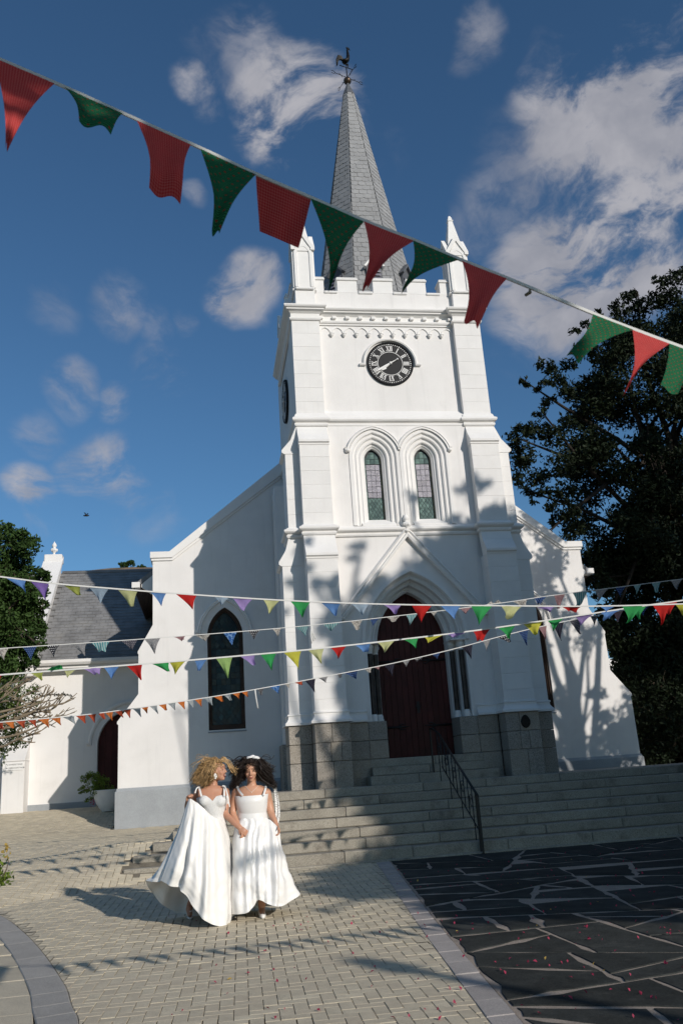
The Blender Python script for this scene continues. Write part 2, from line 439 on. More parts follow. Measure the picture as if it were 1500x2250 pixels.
def cut_brick(x, y, v):
    """polygon of a brick cut at the border or the kerb; None when it is whole"""
    hx, hy = (.0478, .0975) if v else (.0975, .0478); near = False
    P = [Vector((x+a*hx*ct-c*hy*st_, y+a*hx*st_+c*hy*ct)) for a, c in ((-1, -1), (1, -1), (1, 1), (-1, 1))]
    if y < 14.7 and abs(x-strip_in(y)) < .24:
        Q = clip_line(P, (strip_in(y)-.004, y), (.108, .994)); near = True
    elif y < 16.5 and abs(x-kerb_x(y)) < .24:
        xa, xb = kerb_x(y-.1), kerb_x(y+.1); Q = clip_line(P, (kerb_x(y)+.005, y), (xa-xb, -.2)); near = True
    else: return None
    if len(Q) == 4 and all((a-c).length < 1e-6 for a, c in zip(Q, P)): return None
    return Q
for n_, (x, y, v) in enumerate(bricks):
    cq = cut_brick(x, y, v)
    if cq is not None:
        if len(cq) < 3 or abs(area2(cq)) < .0006: continue
        if n_ < 300: slab(cq, gz(x, y)+rb.uniform(-.002, .002), 'brick', M['paver'], paving, 0.0, .004)
        else:
            z = gz(x, y)+rb.uniform(-.002, .002); q = stuff.addv([(p.x, p.y, z) for p in cq]); stuff.face(range(q, q+len(cq)))
        continue
    if n_ < 300:
        piece('brick', mv if v else mh, paving, (x, y, gz(x, y)+rb.uniform(-.0015, .0015)), (rb.uniform(-.004, .004), rb.uniform(-.004, .004), TH+rb.uniform(-.006, .006)))
    else:
        hx, hy = (.0478, .0975) if v else (.0975, .0478)
        z = gz(x, y)+rb.uniform(-.0025, .0025)
        sx = (gz(x+.1, y)-gz(x-.1, y))/.2; sy = (gz(x, y+.1)-gz(x, y-.1))/.2
        P = []
        for (ex, ey, dz) in ((hx, hy, -.03), (hx-.003, hy-.003, 0)):
            for (a, c) in ((-1, -1), (1, -1), (1, 1), (-1, 1)):
                u_, w_ = a*ex, c*ey; X = x+u_*ct-w_*st_; Y = y+u_*st_+w_*ct
                P.append((X, Y, z+dz+(X-x)*sx+(Y-y)*sy))
        q = stuff.addv(P)
        stuff.face((q+4, q+5, q+6, q+7))
        for a in range(4): c = (a+1) % 4; stuff.face((q+a, q+c, q+4+c, q+4+a))
so_ = stuff.build('brick_field', M['paverstuff'], paving); so_['kind'] = 'stuff'

# border slabs between the bricks and the slate paving
border = bpy.data.objects.new('paving_border', None); border['kind'] = 'structure'; border['root'] = 1; border.location = (2, 8, 0); COL.objects.link(border)
y = 4.2
while y < 14.5:
    L = .40*rb.uniform(.9, 1.1); y2 = min(y+L, 14.55)
    g = .004; bb = MB()
    P = [(strip_in(y+g), y+g), (strip_out(y+g), y+g), (strip_out(y2-g), y2-g), (strip_in(y2-g), y2-g)]
    z = gz(2.2, y)+.002+rb.uniform(-.003, .003)
    bb.loft([[(px, py, z-.05) for px, py in P], [(px, py, z-.006) for px, py in P],
             [(px*.96+.04*sum(q[0] for q in P)/4, py*.97+.03*sum(q[1] for q in P)/4, z) for px, py in P]], cap1=True)
    bb.build('border_slab', M['border'], border); y = y2

# kerb stones and the tan slabs inside
kerb = bpy.data.objects.new('kerb', None); kerb['kind'] = 'structure'; kerb['root'] = 1; kerb.location = (-1.5, 8, 0); COL.objects.link(kerb)
KW = .27
def koff(i, d):
    a = KC[max(i-1, 0)]; c = KC[min(i+1, len(KC)-1)]; t = (c-a).normalized(); nrm = Vector((-t.y, t.x, 0)); return KC[i]+nrm*d
i = 0
while i < len(KC)-1:
    j = min(i+7, len(KC)-1); kb = MB(); rings = []
    for q in range(i, j+1):
        e = 0.012 if q in (i, j) else 0
        A, B = koff(q, 0), koff(q, KW)
        if q == i: t = (KC[q+1]-KC[q]).normalized()*.004
        elif q == j: t = (KC[q-1]-KC[q]).normalized()*.004
        else: t = Vector((0, 0, 0))
        za = gz(A.x, A.y)+.006
        rings.append([(A+t)+Vector((0, 0, za-.06)), (A+t)+Vector((0, 0, za-.006)), (A+t).lerp(B+t, .03)+Vector((0, 0, za)), (A+t).lerp(B+t, .97)+Vector((0, 0, za)), (B+t)+Vector((0, 0, za-.006)), (B+t)+Vector((0, 0, za-.06))])
    kb.loft(rings, closed=False); kb.face([0, 1, 2, 3, 4, 5][::-1]); n0 = len(kb.v)-6; kb.face([n0+q for q in range(6)])
    kb.build('kerb_stone', M['kerb'], kerb, fix=True); i = j
pad = bpy.data.objects.new('tan_slab_paving', None); pad['kind'] = 'structure'; pad['root'] = 1; pad.location = (-3, 8, 0); COL.objects.link(pad)
yy = 4.0
while yy < 13:
    hgt = .62
    xx = kerb_x(yy+.3)-KW-.004
    xx0 = xx
    for q in range(6):
        wd = .9
        P = []
        for (px, py) in ((xx-wd, yy), (xx, yy), (xx, yy+hgt), (xx-wd, yy+hgt)):
            P.append(Vector((px + (kerb_x(py)-kerb_x(yy+.3))*1.0, py)))
        slab(P, gz(xx, yy)+.001+rb.uniform(-.002, .002), 'paving_slab', M['padslab'], pad, .004, .005); xx -= wd
    yy += hgt

# crazy paving of dark slate on the right
slate = bpy.data.objects.new('slate_paving', None); slate['kind'] = 'structure'; slate['root'] = 1; slate.location = (4, 9, 0); COL.objects.link(slate)
mb_ = MB(); rows = [[(x+strip_out(y)+.005, y, gz(2, y)-.006) for x in axis(0, 11, 22)] for y in axis(3.6, 14.62, 22)]
mb_.loft(rows, closed=False); mb_.build('mortar_bed', M['mortar'], slate, smooth=True)
rs = random.Random(21); cells = []
def split(poly, depth):
    A = abs(area2(poly)); c = sum(poly, Vector((0, 0)))/len(poly)
    far = min(1.0, max(0, (c.y-6)/6)); lim = rs.uniform(.16, .95)*(1+.6*far)
    if A < lim or depth > 12: cells.append(poly); return
    mx, mn = max(p.x for p in poly)-min(p.x for p in poly), max(p.y for p in poly)-min(p.y for p in poly)
    best = None
    for _ in range(6):
        base = (math.pi/2 if mx > mn else 0)+rs.gauss(0, .6)
        d = Vector((math.cos(base), math.sin(base))); o_ = c+Vector((rs.uniform(-.2, .2)*mx, rs.uniform(-.2, .2)*mn)); nn = Vector((-d.y, d.x)); parts = []
        for sg in (1, -1):
            out_ = []
            for k in range(len(poly)):
                p, q = poly[k], poly[(k+1) % len(poly)]; sp, sq = (p-o_).dot(nn)*sg, (q-o_).dot(nn)*sg
                if sp >= 0: out_.append(p)
                if (sp >= 0) != (sq >= 0): out_.append(p+(q-p)*(sp/(sp-sq)))
            if len(out_) >= 3: parts.append(out_)
        sc3 = min(abs(area2(q))/max(1e-6, sum((q[i]-q[i-1]).length for i in range(len(q)))**2) for q in parts)+rs.uniform(0, .012)
        if best is None or sc3 > best[0]: best = (sc3, parts)
    for q in best[1]: split(q, depth+1)
split([Vector((strip_out(3.7)+.01, 3.7)), Vector((11.5, 3.7)), Vector((11.5, 14.56)), Vector((strip_out(14.56)+.01, 14.56))], 0)
def rough(poly):
    out_ = []
    for k in range(len(poly)):
        p, q = poly[k], poly[(k+1) % len(poly)]; L = (q-p).length
        out_.append(p)
        n = int(L/.22)
        nn = Vector((-(q-p).y, (q-p).x)).normalized() if L > 0 else Vector((0, 0))
        for j in range(1, n+1):
            t = j/(n+1); w_ = noise.noise(Vector((p.x+(q.x-p.x)*t, p.y+(q.y-p.y)*t, 2.0))*5)*.10
            out_.append(p+(q-p)*t+nn*(abs(w_)*.8))
    return out_
for poly in cells:
    poly = [p for k, p in enumerate(poly) if (p-poly[k-1]).length > .03]
    if len(poly) < 3 or abs(area2(poly)) < .012: continue
    if area2(poly) < 0: poly = poly[::-1]
    c = sum(poly, Vector((0, 0)))/len(poly)
    slab(rough(poly), gz(2, c.y)+rs.uniform(-.001, .003), 'slate_stone', M['slate'], slate, rs.uniform(.008, .026), .004)

# ------------------------------------------------------------------ steps
steps = thing('stone_steps', 'broad flight of speckled granite steps rising to the church door', 'steps', (4, 15.5, .1))
re_ = random.Random(5)
def block(name, parent, x0, x1, y0, y1, z0, z1, mt, c=.008, g=.003):
    bb = MB(); bb.cbox(x0+g, x1-g, y0, y1, z0, z1-g*.5, c); return bb.build(name, mt, parent)
for k in range(7):
    z1 = STEP_Z[k]; z0 = z1-.158+.002 if k else z1-.30
    yb = STEP_Y[k]+.42 if k < 6 else 18.9
    x = STEP_X[k]
    xe = 13.0
    first = True
    while x < xe:
        L = re_.uniform(1.1, 1.9)
        x2 = min(xe, x+L)
        block('step_block', steps, x, x2, STEP_Y[k]+re_.uniform(-.006, .006), yb, z0, z1+re_.uniform(-.003, .003), M['stepgranite'], .012, .003)
        x = x2
core = MB()
for k in range(7): core.cbox(STEP_X[k]+.05, 12.9, STEP_Y[k]+.06, 19.5, -.2, STEP_Z[k]-.02)
core.build('step_core', M['stepgranite'], steps)
fl = MB(); fl.cbox(STEP_X[0]-.25, 12.9, 14.50, 14.63, -.05, .125, .01); fl.build('base_course', M['stepgranite'], steps)
for k, (z1, yf) in enumerate(((1.404, 16.98), (1.566, 17.28), (1.725, 17.56))):
    xw = (3.05, 5.62) if k == 0 else (3.15, 5.52)
    x = xw[0]; cut = [xw[0], xw[0]+.95+.2*k, xw[1]]
    for a, c in zip(cut, cut[1:]): block('step_block', steps, a, c, yf, 18.0 if k < 2 else 18.25, 1.225 if k == 0 else z1-.16, z1, M['stepgranite'], .012)

# ------------------------------------------------------------------ handrail
rail = thing('iron_handrail', 'black wrought iron handrail running up the middle of the granite steps', 'handrail', (4.36, 14.45, .1))
def zr(y): return 1.0+(y-14.45)*.512
top = MB(); top.tube([(4.36, 14.45, 1.0), (4.36, 15.5, zr(15.5)), (4.37, 16.62, zr(16.62)), (4.37, 17.0, 2.22), (4.37, 17.25, 2.24)], .022, 8); top.build('top_rail', M['iron'], rail, smooth=True)
low = MB(); low.tube([(4.36, 14.5, .42), (4.37, 16.6, zr(16.6)-.60)], .012, 6); low.build('lower_rail', M['iron'], rail, smooth=True)
for yv, zb in ((14.45, .1), (14.56, .1), (17.22, 1.40)):
    pb = MB(); pb.cbox(4.345, 4.375, yv-.015, yv+.015, zb, zr(yv) if yv < 17 else 2.24, .003)
    pb.build('post', M['iron'], rail)
for k in range(10):
    yv = 14.78+k*.215
    kk = max([i for i in range(7) if STEP_Y[i] <= yv]+[0])
    pb = MB(); pb.tube([(4.36, yv, STEP_Z[kk] if k % 3 == 0 else zr(yv)-.58), (4.36, yv, zr(yv)-.01)], .009, 6); pb.build('baluster', M['iron'], rail, smooth=True)
sc_ = MB()
for k in range(5):
    yv = 14.65+k*.45; c = Vector((4.36, yv+.2, zr(yv+.2)-.3))
    sc_.tube([c+Vector((0, math.cos(a)*.12*(1-a/14), math.sin(a)*.12*(1-a/14))) for a in axis(0, 9, 24)], .008, 5)
sc_.build('scroll', M['iron'], rail, smooth=True)
# ------------------------------------------------------------------ church
AXX = 4.33
church = thing('church', 'white gothic church with battlemented clock tower and grey slate spire', 'church', (AXX, 20.0, 1.2))
def sweep_xz(mb, path, prof, closed=False):
    """sweep a profile of (n, y) along a path of (x, z); n points to the left of travel"""
    P = [Vector(p) for p in path]; rings = []; n = len(P)
    for i, p in enumerate(P):
        a = P[i-1] if (i > 0 or closed) else None; c = P[(i+1) % n] if (i < n-1 or closed) else None
        t1 = (p-a).normalized() if a is not None else None; t2 = (c-p).normalized() if c is not None else None
        n1 = Vector((-t1.y, t1.x)) if t1 is not None else None; n2 = Vector((-t2.y, t2.x)) if t2 is not None else None
        if n1 is None: bis, L = n2, 1
        elif n2 is None: bis, L = n1, 1
        else:
            bis = (n1+n2); bis = bis.normalized() if bis.length > 1e-6 else n1; L = 1/max(.3, bis.dot(n1))
        rings.append([(p.x+bis.x*q[0]*L, q[1], p.y+bis.y*q[0]*L) for q in prof])
    b0 = len(mb.v); mb.loft(rings, closed=False, flip=True)
    k = len(prof)
    if not closed:
        mb.face([b0+i for i in range(k)]); e = b0+(n-1)*k; mb.face([e+i for i in range(k)][::-1])
def plan_sweep(mb, path, prof):
    P = [Vector(p) for p in path]; rings = []; n = len(P)
    for i, p in enumerate(P):
        t1 = (p-P[i-1]).normalized() if i else None; t2 = (P[i+1]-p).normalized() if i < n-1 else None
        n1 = Vector((t1.y, -t1.x)) if t1 is not None else None; n2 = Vector((t2.y, -t2.x)) if t2 is not None else None
        if n1 is None: bis, L = n2, 1
        elif n2 is None: bis, L = n1, 1
        else: bis = (n1+n2).normalized(); L = 1/max(.3, bis.dot(n1))
        rings.append([(p.x+bis.x*q[0]*L, p.y+bis.y*q[0]*L, q[1]) for q in prof])
    mb.loft(rings, closed=False)
def arch(cx, zs, hw, r, off=0.0, n=14, full=True):
    """pointed arch points from left springing over apex to right; off grows it concentrically"""
    c = r-hw; rr = r+off
    amax = math.acos(min(1, c/rr)); L = []
    for k in range(n+1):
        a = amax*k/n; L.append((cx+c-rr*math.cos(a), zs+rr*math.sin(a)))
    return L + [(2*cx-x, z) for x, z in L[-2::-1]]
def X(v): return AXX+v

Y1, Y2, Y3, YW, YR = 17.15, 17.37, 17.60, 17.60, 17.75
H, WP = 2.27, .65
ZB = 1.2
# --- front walls
dw, dz, dr = .76, 4.05, 1.25
outer = [(-2.24, ZB), (-1.10, ZB)] + [(x, z) for x, z in arch(0, dz, dw, dr, .34)] + [(1.10, ZB), (2.24, ZB), (2.24, 8.99), (-2.24, 8.99)]
def win_loop(cx, zb, zs, hw, r, off): return [(cx-hw-off, zb)] + arch(cx, zs, hw, r, off) + [(cx+hw+off, zb)]
WX = .575
holes = [win_loop(sx*WX, 6.60, 8.2, .2, .296, .355) for sx in (-1, 1)]
mb = MB(); mb.prism([(X(x), YW, z) for x, z in outer], (0, .95, 0), [[(X(x), YW, z) for x, z in h] for h in holes])
mb.build('tower_wall', M['plaster'], church, fix=True)
mb = MB(); mb.cbox(X(-2.25), X(2.25), YR, 18.6, 8.985, 12.0); mb.build('clock_stage_wall', M['plaster'], church)
mb = MB(); mb.cbox(X(-2.235), X(2.235), 18.56, 21.95, ZB, 12.0); mb.build('tower_body', M['plaster'], church)
# sloping sill of the clock stage recess
mb = MB(); mb.prism([(X(-1.64), YR+.02, 9.42), (X(-1.64), YR-.12, 9.24), (X(-1.64), YR-.12, 9.0), (X(-1.64), YR+.02, 9.0)], (3.28, 0, 0)); mb.build('recess_sill', M['trim'], church, fix=True)

# --- masonry piers in courses (each painted block is a piece)
rm = random.Random(11)
def courses(parent, x0, x1, y0, y1, z0, z1, step):
    n = max(1, round((z1-z0)/step)); h = (z1-z0)/n
    for k in range(n):
        bb = MB(); bb.cbox(x0, x1, y0+rm.uniform(-.0015, .0015), y1, z0+k*h+.0008, z0+(k+1)*h-.0008, .003)
        bb.build('masonry_block', M['block'], parent)
def pier(name, sx, st):
    """front buttress of one stage on side sx"""
    yf, z0, z1, yb = st
    core = MB(); xa, xb = X(sx*H), X(sx*(H-WP))
    core.cbox(xa-sx*.01, xb+sx*.01, yf+.01, yb, z0, z1); o = core.build(name, M['block'], church)
    courses(o, xa, xb, yf, yb+.02, z0, z1, .335); return o
def weathering(name, pts, vec, parent):
    mb = MB(); mb.prism(pts, vec); return mb.build(name, M['trim'], parent, fix=True)
for sx in (-1, 1):
    p1 = pier('buttress', sx, (Y1, 2.60, 5.83, YW+.05))
    p2 = pier('buttress', sx, (Y2, 6.55, 8.46, YW+.05))
    p3 = pier('pilaster', sx, (Y3, 9.22, 11.64, YR+.05))
    for (yo, ya, zt, zb, o) in ((Y1, Y2+.02, 6.42, 5.80, p1), (Y2, Y3+.0, 8.97, 8.43, p2)):
        dz_ = zt-zb; xa = X(sx*(H+.012)); vec = (-sx*(WP+.024), 0, 0)
        pr = [(ya+.12, zt), (ya, zt), (ya-(ya-yo)*.5, zb+dz_*.56), (ya-(ya-yo)*.5-.012, zb+dz_*.53), (yo-.05, zb+.11), (yo-.05, zb+.06), (yo-.015, zb+.035), (yo-.012, zb), (yo+.25, zb)]
        weathering('weathering', [(xa, y, z) for y, z in pr], vec, o)
    # side buttresses
    for (pj, z0, z1, zt, pin, nm) in ((.47, 2.60, 5.76, 6.42, .30, 'side'), (.30, 6.55, 8.30, 8.97, .02, 'side')):
        core = MB(); xa, xb = X(sx*(H+pj)), X(sx*(H-.05))
        core.cbox(xa-sx*.01, xb, YW+.012, 18.29, z0, z1); o = core.build('side_buttress', M['block'], church)
        courses(o, xa, xb, YW+.002, 18.30, z0, z1, .335)
        e = pj-pin
        pr = [(pin, zt), (pin+e*.45, z1+(zt-z1)*.56), (pin+e*.45+.015, z1+(zt-z1)*.50), (pj+.07, z1+.09), (pj+.07, z1+.04), (pj+.02, z1), (-.05, z1), (-.05, zt)]
        weathering('weathering', [(X(sx*(H+q)), YW-.008, z) for q, z in pr], (0, .72, 0), o)
    # rear side buttress in the angle with the nave gable
    core = MB(); core.cbox(X(sx*(H+.34)), X(sx*(H-.05)), 20.35, 21.15, 2.2, 8.5); o = core.build('side_buttress', M['block'], church)
    mb = MB(); mb.cbox(X(sx*(H+.42)), X(sx*(H-.04)), 20.28, 21.14, .5, 2.22, .01); mb.build('plinth_block', M['granite'], o)

def outline(h, w_, p, yf, yw, back=21.15, side=True):
    L = [(-h, back)]
    if p: L += [(-h, 18.30), (-h-p, 18.30), (-h-p, YW)]
    if p: L += [(-h, YW)]
    L += [(-h, yf), (-h+w_, yf), (-h+w_, yw)]
    return [(X(x), y) for x, y in L] + [(X(-x), y) for x, y in L[::-1]]
def string(name, path, prof, m='trim'):
    mb = MB(); plan_sweep(mb, path, prof); return mb.build(name, M[m], church, fix=False)
string('string_course', outline(H, WP, .30, Y2, YW), [(-.02, 6.355), (.035, 6.37), (.05, 6.40), (.05, 6.425), (.025, 6.445), (.085, 6.475), (.105, 6.50), (.105, 6.535), (.06, 6.56), (.02, 6.60), (-.02, 6.61)])
string('string_course', outline(H, WP, 0, Y3, YR-.11), [(-.02, 8.945), (.04, 8.955), (.055, 8.98), (.055, 9.02), (.02, 9.04), (.085, 9.07), (.105, 9.10), (.10, 9.14), (.05, 9.18), (.03, 9.24), (-.02, 9.30)])
string('cornice', outline(H, WP, 0, Y3, YR-.02), [(-.02, 11.615), (.03, 11.63), (.045, 11.66), (.045, 11.69), (.015, 11.71), (.015, 11.80), (.06, 11.845), (.115, 11.87), (.115, 11.90), (.15, 11.915), (.17, 11.945), (.17, 11.975), (.13, 12.0), (-.1, 12.03)])
# base mould above the granite
for sx in (-1, 1):
    L = [(-H, 18.9), (-H, 18.30), (-H-.47, 18.30), (-H-.47, YW), (-H, YW), (-H, Y1), (-H+WP, Y1), (-H+WP, YW), (-1.16, YW)]
    pth = [(X(x), y) for x, y in L] if sx < 0 else [(X(-x), y) for x, y in L[::-1]]
    string('base_moulding', pth, [(.0, 2.70), (.03, 2.69), (.035, 2.665), (.015, 2.65), (.02, 2.60), (.05, 2.55), (.085, 2.515), (.085, 2.47), (-.05, 2.468)])
    # granite plinth: courses of blocks face by face
    core = MB(); core.cbox(X(sx*(H-.03)), X(sx*1.12), YW+.0, 18.5, .9, 2.46); core.cbox(X(sx*(H+.44)), X(sx*(H-.05)), YW+.05, 18.25, .9, 2.46); core.cbox(X(sx*(H-.03)), X(sx*(H-WP+.03)), Y1+.03, YW+.1, .9, 2.46)
    pl = core.build('granite_plinth', M['granite'], church)
    segs = [((-H-.50, YW-.03), (-H-.03, YW-.03), 0), ((-H-.03, Y1-.03), (-H+WP+.03, Y1-.03), 0), ((-H+WP+.03, YW-.03), (-1.15, YW-.03), 0)]
    for (A, Bq, _) in segs:
        for ci, (z0, z1) in enumerate(((1.0, 1.73), (1.732, 2.09), (2.092, 2.466))):
            if ci == 0: z0 = 1.21
            Ltot = Bq[0]-A[0]; n = 2 if Ltot > .6 and ci != 1 else (3 if Ltot > .6 else 1)
            cuts = [0] + [(k+1)/n+rm.uniform(-.1, .1) for k in range(n-1)] + [1]
            for u, v in zip(cuts, cuts[1:]):
                xa, xb = A[0]+Ltot*u+.003, A[0]+Ltot*v-.003
                q = sorted((X(-sx*xa), X(-sx*xb)))
                bb = MB(); bb.cbox(q[0], q[1], A[1]+rm.uniform(-.004, .004), A[1]+.2, z0+.003, z1-.003, .008); bb.build('granite_block', M['granite'], pl)
    # returns: visible left or right faces
    for (xf, ya, yb2) in ((-H-.03, Y1+.03, YW-.035), (-H-.50, YW+.03, 18.32)):
        for (z0, z1) in ((1.21, 1.73), (1.732, 2.09), (2.092, 2.466)):
            q = sorted((X(-sx*xf), X(-sx*(xf+.12)))); bb = MB(); bb.cbox(q[0]+.001, q[1], ya+.14 if xf > -H-.1 else ya+.145, yb2, z0+.003, z1-.003, .008); bb.build('granite_block', M['granite'], pl)
    q = sorted((X(sx*(H-WP-.02)), X(sx*(H-WP+.12))))
    for (z0, z1) in ((1.21, 1.73), (1.732, 2.09), (2.092, 2.466)):
        bb = MB(); bb.cbox(q[0], q[1], Y1+.171, YW-.032, z0+.003, z1-.003, .008); bb.build('granite_block', M['granite'], pl)
    # door jamb stones
    for (z0, z1) in ((1.22, 1.73), (1.732, 2.09), (2.092, 2.466)):
        q = sorted((X(sx*.765), X(sx*1.148))); bb = MB(); bb.cbox(q[0], q[1], YW-.028, 18.3, z0+.003, z1-.003, .01); bb.build('granite_block', M['granite'], pl)

# --- doorway
portal = MB()
sweep_xz(portal, [(X(x), z) for x, z in arch(0, dz, dw, dr, 0, 18)], [(.40, 17.62), (.40, 17.55), (.33, 17.54), (.30, 17.58), (.30, 17.65), (.255, 17.665), (.235, 17.64), (.20, 17.66), (.19, 17.74), (.19, 17.80), (.15, 17.815), (.13, 17.79), (.10, 17.81), (.09, 17.89), (.09, 17.95), (.05, 17.965), (.035, 17.94), (0, 17.97), (0, 18.25), (.06, 18.3)])
po = portal.build('portal_arch', M['trim'], church, smooth=True, angle=32)
for sx in (-1, 1):
    jb = MB()
    for (n0, n1, ya) in ((.30, .345, 17.59), (.155, .335, 17.80), (0, .325, 17.99)):
        q = sorted((X(sx*(dw+n0)), X(sx*(dw+n1)))); jb.cbox(q[0], q[1], ya, 18.28, 2.468, dz)
    jb.build('door_jamb', M['trim'], church)
    for (n, y) in ((.225, 17.715), (.075, 17.90)):
        cx_ = X(sx*(dw+n)); cb = MB(); cb.tube([(cx_, y, 2.60), (cx_, y, 3.86)], .052, 14); c_o = cb.build('colonnette', M['marble'], church, smooth=True, angle=40)
        bb = MB()
        bb.tube([(cx_, y, z) for z in (2.468, 2.52, 2.525, 2.56, 2.585, 2.61)], [.085, .085, .07, .078, .066, .055], 14); bb.build('column_base', M['trim'], c_o, smooth=True, angle=40)
        bb = MB(); bb.tube([(cx_, y, z) for z in (3.85, 3.87, 3.88, 3.95, 3.965, 4.0, 4.005, 4.05)], [.058, .062, .055, .078, .09, .092, .08, .085], 14); bb.build('capital', M['trim'], c_o, smooth=True, angle=40)
    q = sorted((X(sx*(dw-.01)), X(sx*(dw+.36)))); bb = MB(); bb.cbox(q[0], q[1], 17.585, 18.2, 4.045, 4.09, .008); bb.build('impost', M['trim'], church)
door = MB(); door.prism([(X(x), 18.20, z) for x, z in [(-dw-.05, 1.70)] + arch(0, dz, dw, dr, .05, 14) + [(dw+.05, 1.70)]], (0, .08, 0)); do = door.build('church_door', M['door'], church, fix=True)
do['label'] = 'pointed double door of reddish brown vertical boards'
conv = [(-dw, 1.73)] + arch(0, dz, dw, dr, 0, 14)[::1] + [(dw, 1.73)]; conv = conv[::-1]
nb = 12
for k in range(nb):
    x0 = -dw+2*dw*k/nb; x1 = -dw+2*dw*(k+1)/nb; g = .010 if k == nb//2 else .004
    poly = clip_convex([(x0+g, 1.735), (x1-.004, 1.735), (x1-.004, 6), (x0+g, 6)], conv)
    if len(poly) < 3: continue
    pb = MB(); pb.prism([(X(p.x), 18.20, p.y) for p in poly], (0, -.022-.004*(k % 2), 0)); pb.build('door_plank', M['door'], do, fix=True)
for sx in (-1, 1):
    for z in (2.35, 3.72):
        hb = MB(); hb.tube([(X(sx*.74), 18.165, z), (X(sx*.3), 18.165, z), (X(sx*.16), 18.165, z+.01)], [.028, .02, .006], 6)
        for q in (-1, 1): hb.tube([(X(sx*.42), 18.165, z), (X(sx*.32), 18.165, z+q*.06), (X(sx*.24), 18.165, z+q*.05)], [.016, .014, .006], 5)
        hb.build('strap_hinge', M['iron'], do, smooth=True)
hb = MB(); hb.tube([(X(.06+.045*math.cos(a)), 18.15, 2.75+.045*math.sin(a)) for a in axis(0, 2*math.pi, 12)], .009, 6); hb.cbox(X(.03), X(.09), 18.163, 18.175, 2.62, 2.86, .004); hb.build('ring_handle', M['iron'], do, smooth=True, angle=40)
# gable mould over the door with finial
gm = MB(); sweep_xz(gm, [(X(-1.66), 4.56), (X(-1.50), 4.56), (X(0), 6.33), (X(1.50), 4.56), (X(1.66), 4.56)], [(.16, 17.61), (.155, 17.53), (.12, 17.49), (.09, 17.53), (.07, 17.53), (.05, 17.48), (.0, 17.50), (-.005, 17.61)])
gm.build('gable_moulding', M['trim'], church)
def lathe(mb, c, prof, n=12):
    mb.loft([[(c[0]+r*math.cos(2*math.pi*i/n), c[1]+r*math.sin(2*math.pi*i/n), c[2]+z) for i in range(n)] for r, z in prof])
def finial(name, c, s, parent, m='trim'):
    mb = MB(); lathe(mb, c, [(r*s, z*s) for r, z in ((.02, 0), (.05, .02), (.09, .05), (.045, .10), (.06, .16), (.13, .22), (.15, .28), (.10, .34), (.055, .36), (.09, .42), (.11, .48), (.07, .56), (.03, .62), (.0, .68))], 10)
    for k in range(5):
        a = 2*math.pi*k/5; mb.ell((c[0]+.11*s*math.cos(a), c[1]+.11*s*math.sin(a), c[2]+.27*s), (.05*s, .05*s, .07*s), 6, 5)
    return mb.build(name, M[m], parent, smooth=True)
finial('finial', (X(0), 17.52, 6.42), .66, church)

# --- lancet windows of the tower
def leaded(parent, region, cells_, y, mats, depth=.006, jitter=.02, y_lead=None, gap=.006):
    """region: convex CCW polygon (x,z); cells: list of (poly, material)"""
    rj = random.Random(len(cells_))
    for poly, mt in cells_:
        q = clip_convex(poly, region)
        if len(q) < 3 or abs(area2(q)) < 2e-4: continue
        c = sum(q, Vector((0, 0)))/len(q)
        q = [c+(p-c)*(1-gap/max(.02, (p-c).length)) for p in q]
        tx, tz = rj.uniform(-jitter, jitter), rj.uniform(-jitter, jitter)
        pb = MB(); pb.prism([(p.x, y+(p.x-c.x)*tx+(p.y-c.y)*tz, p.y) for p in q], (0, depth, 0)); pb.build('pane', mt, parent, fix=True)
def rect_cells(x0, x1, z0, z1, nx, nz, mt):
    return [([(x0+(x1-x0)*i/nx, z0+(z1-z0)*j/nz), (x0+(x1-x0)*(i+1)/nx, z0+(z1-z0)*j/nz), (x0+(x1-x0)*(i+1)/nx, z0+(z1-z0)*(j+1)/nz), (x0+(x1-x0)*i/nx, z0+(z1-z0)*(j+1)/nz)], mt) for j in range(nz) for i in range(nx)]
def diamond_cells(x0, x1, z0, z1, dx, dzz, mt):
    L = []
    nx, nz = int((x1-x0)/dx)+2, int((z1-z0)/dzz)+2; cx_ = (x0+x1)/2
    for j in range(-1, 2*nz):
        for i in range(-nx, nx+1):
            cx2 = cx_+(i+(j % 2)*.5)*dx; cz = z0+j*dzz*.5
            p = [(cx2-dx/2, cz), (cx2, cz-dzz/2), (cx2+dx/2, cz), (cx2, cz+dzz/2)]
            p = clip_convex(p, [(x0, z0), (x1, z0), (x1, z1), (x0, z1)])
            if len(p) > 2: L.append(([tuple(q) for q in p], mt))
    return L
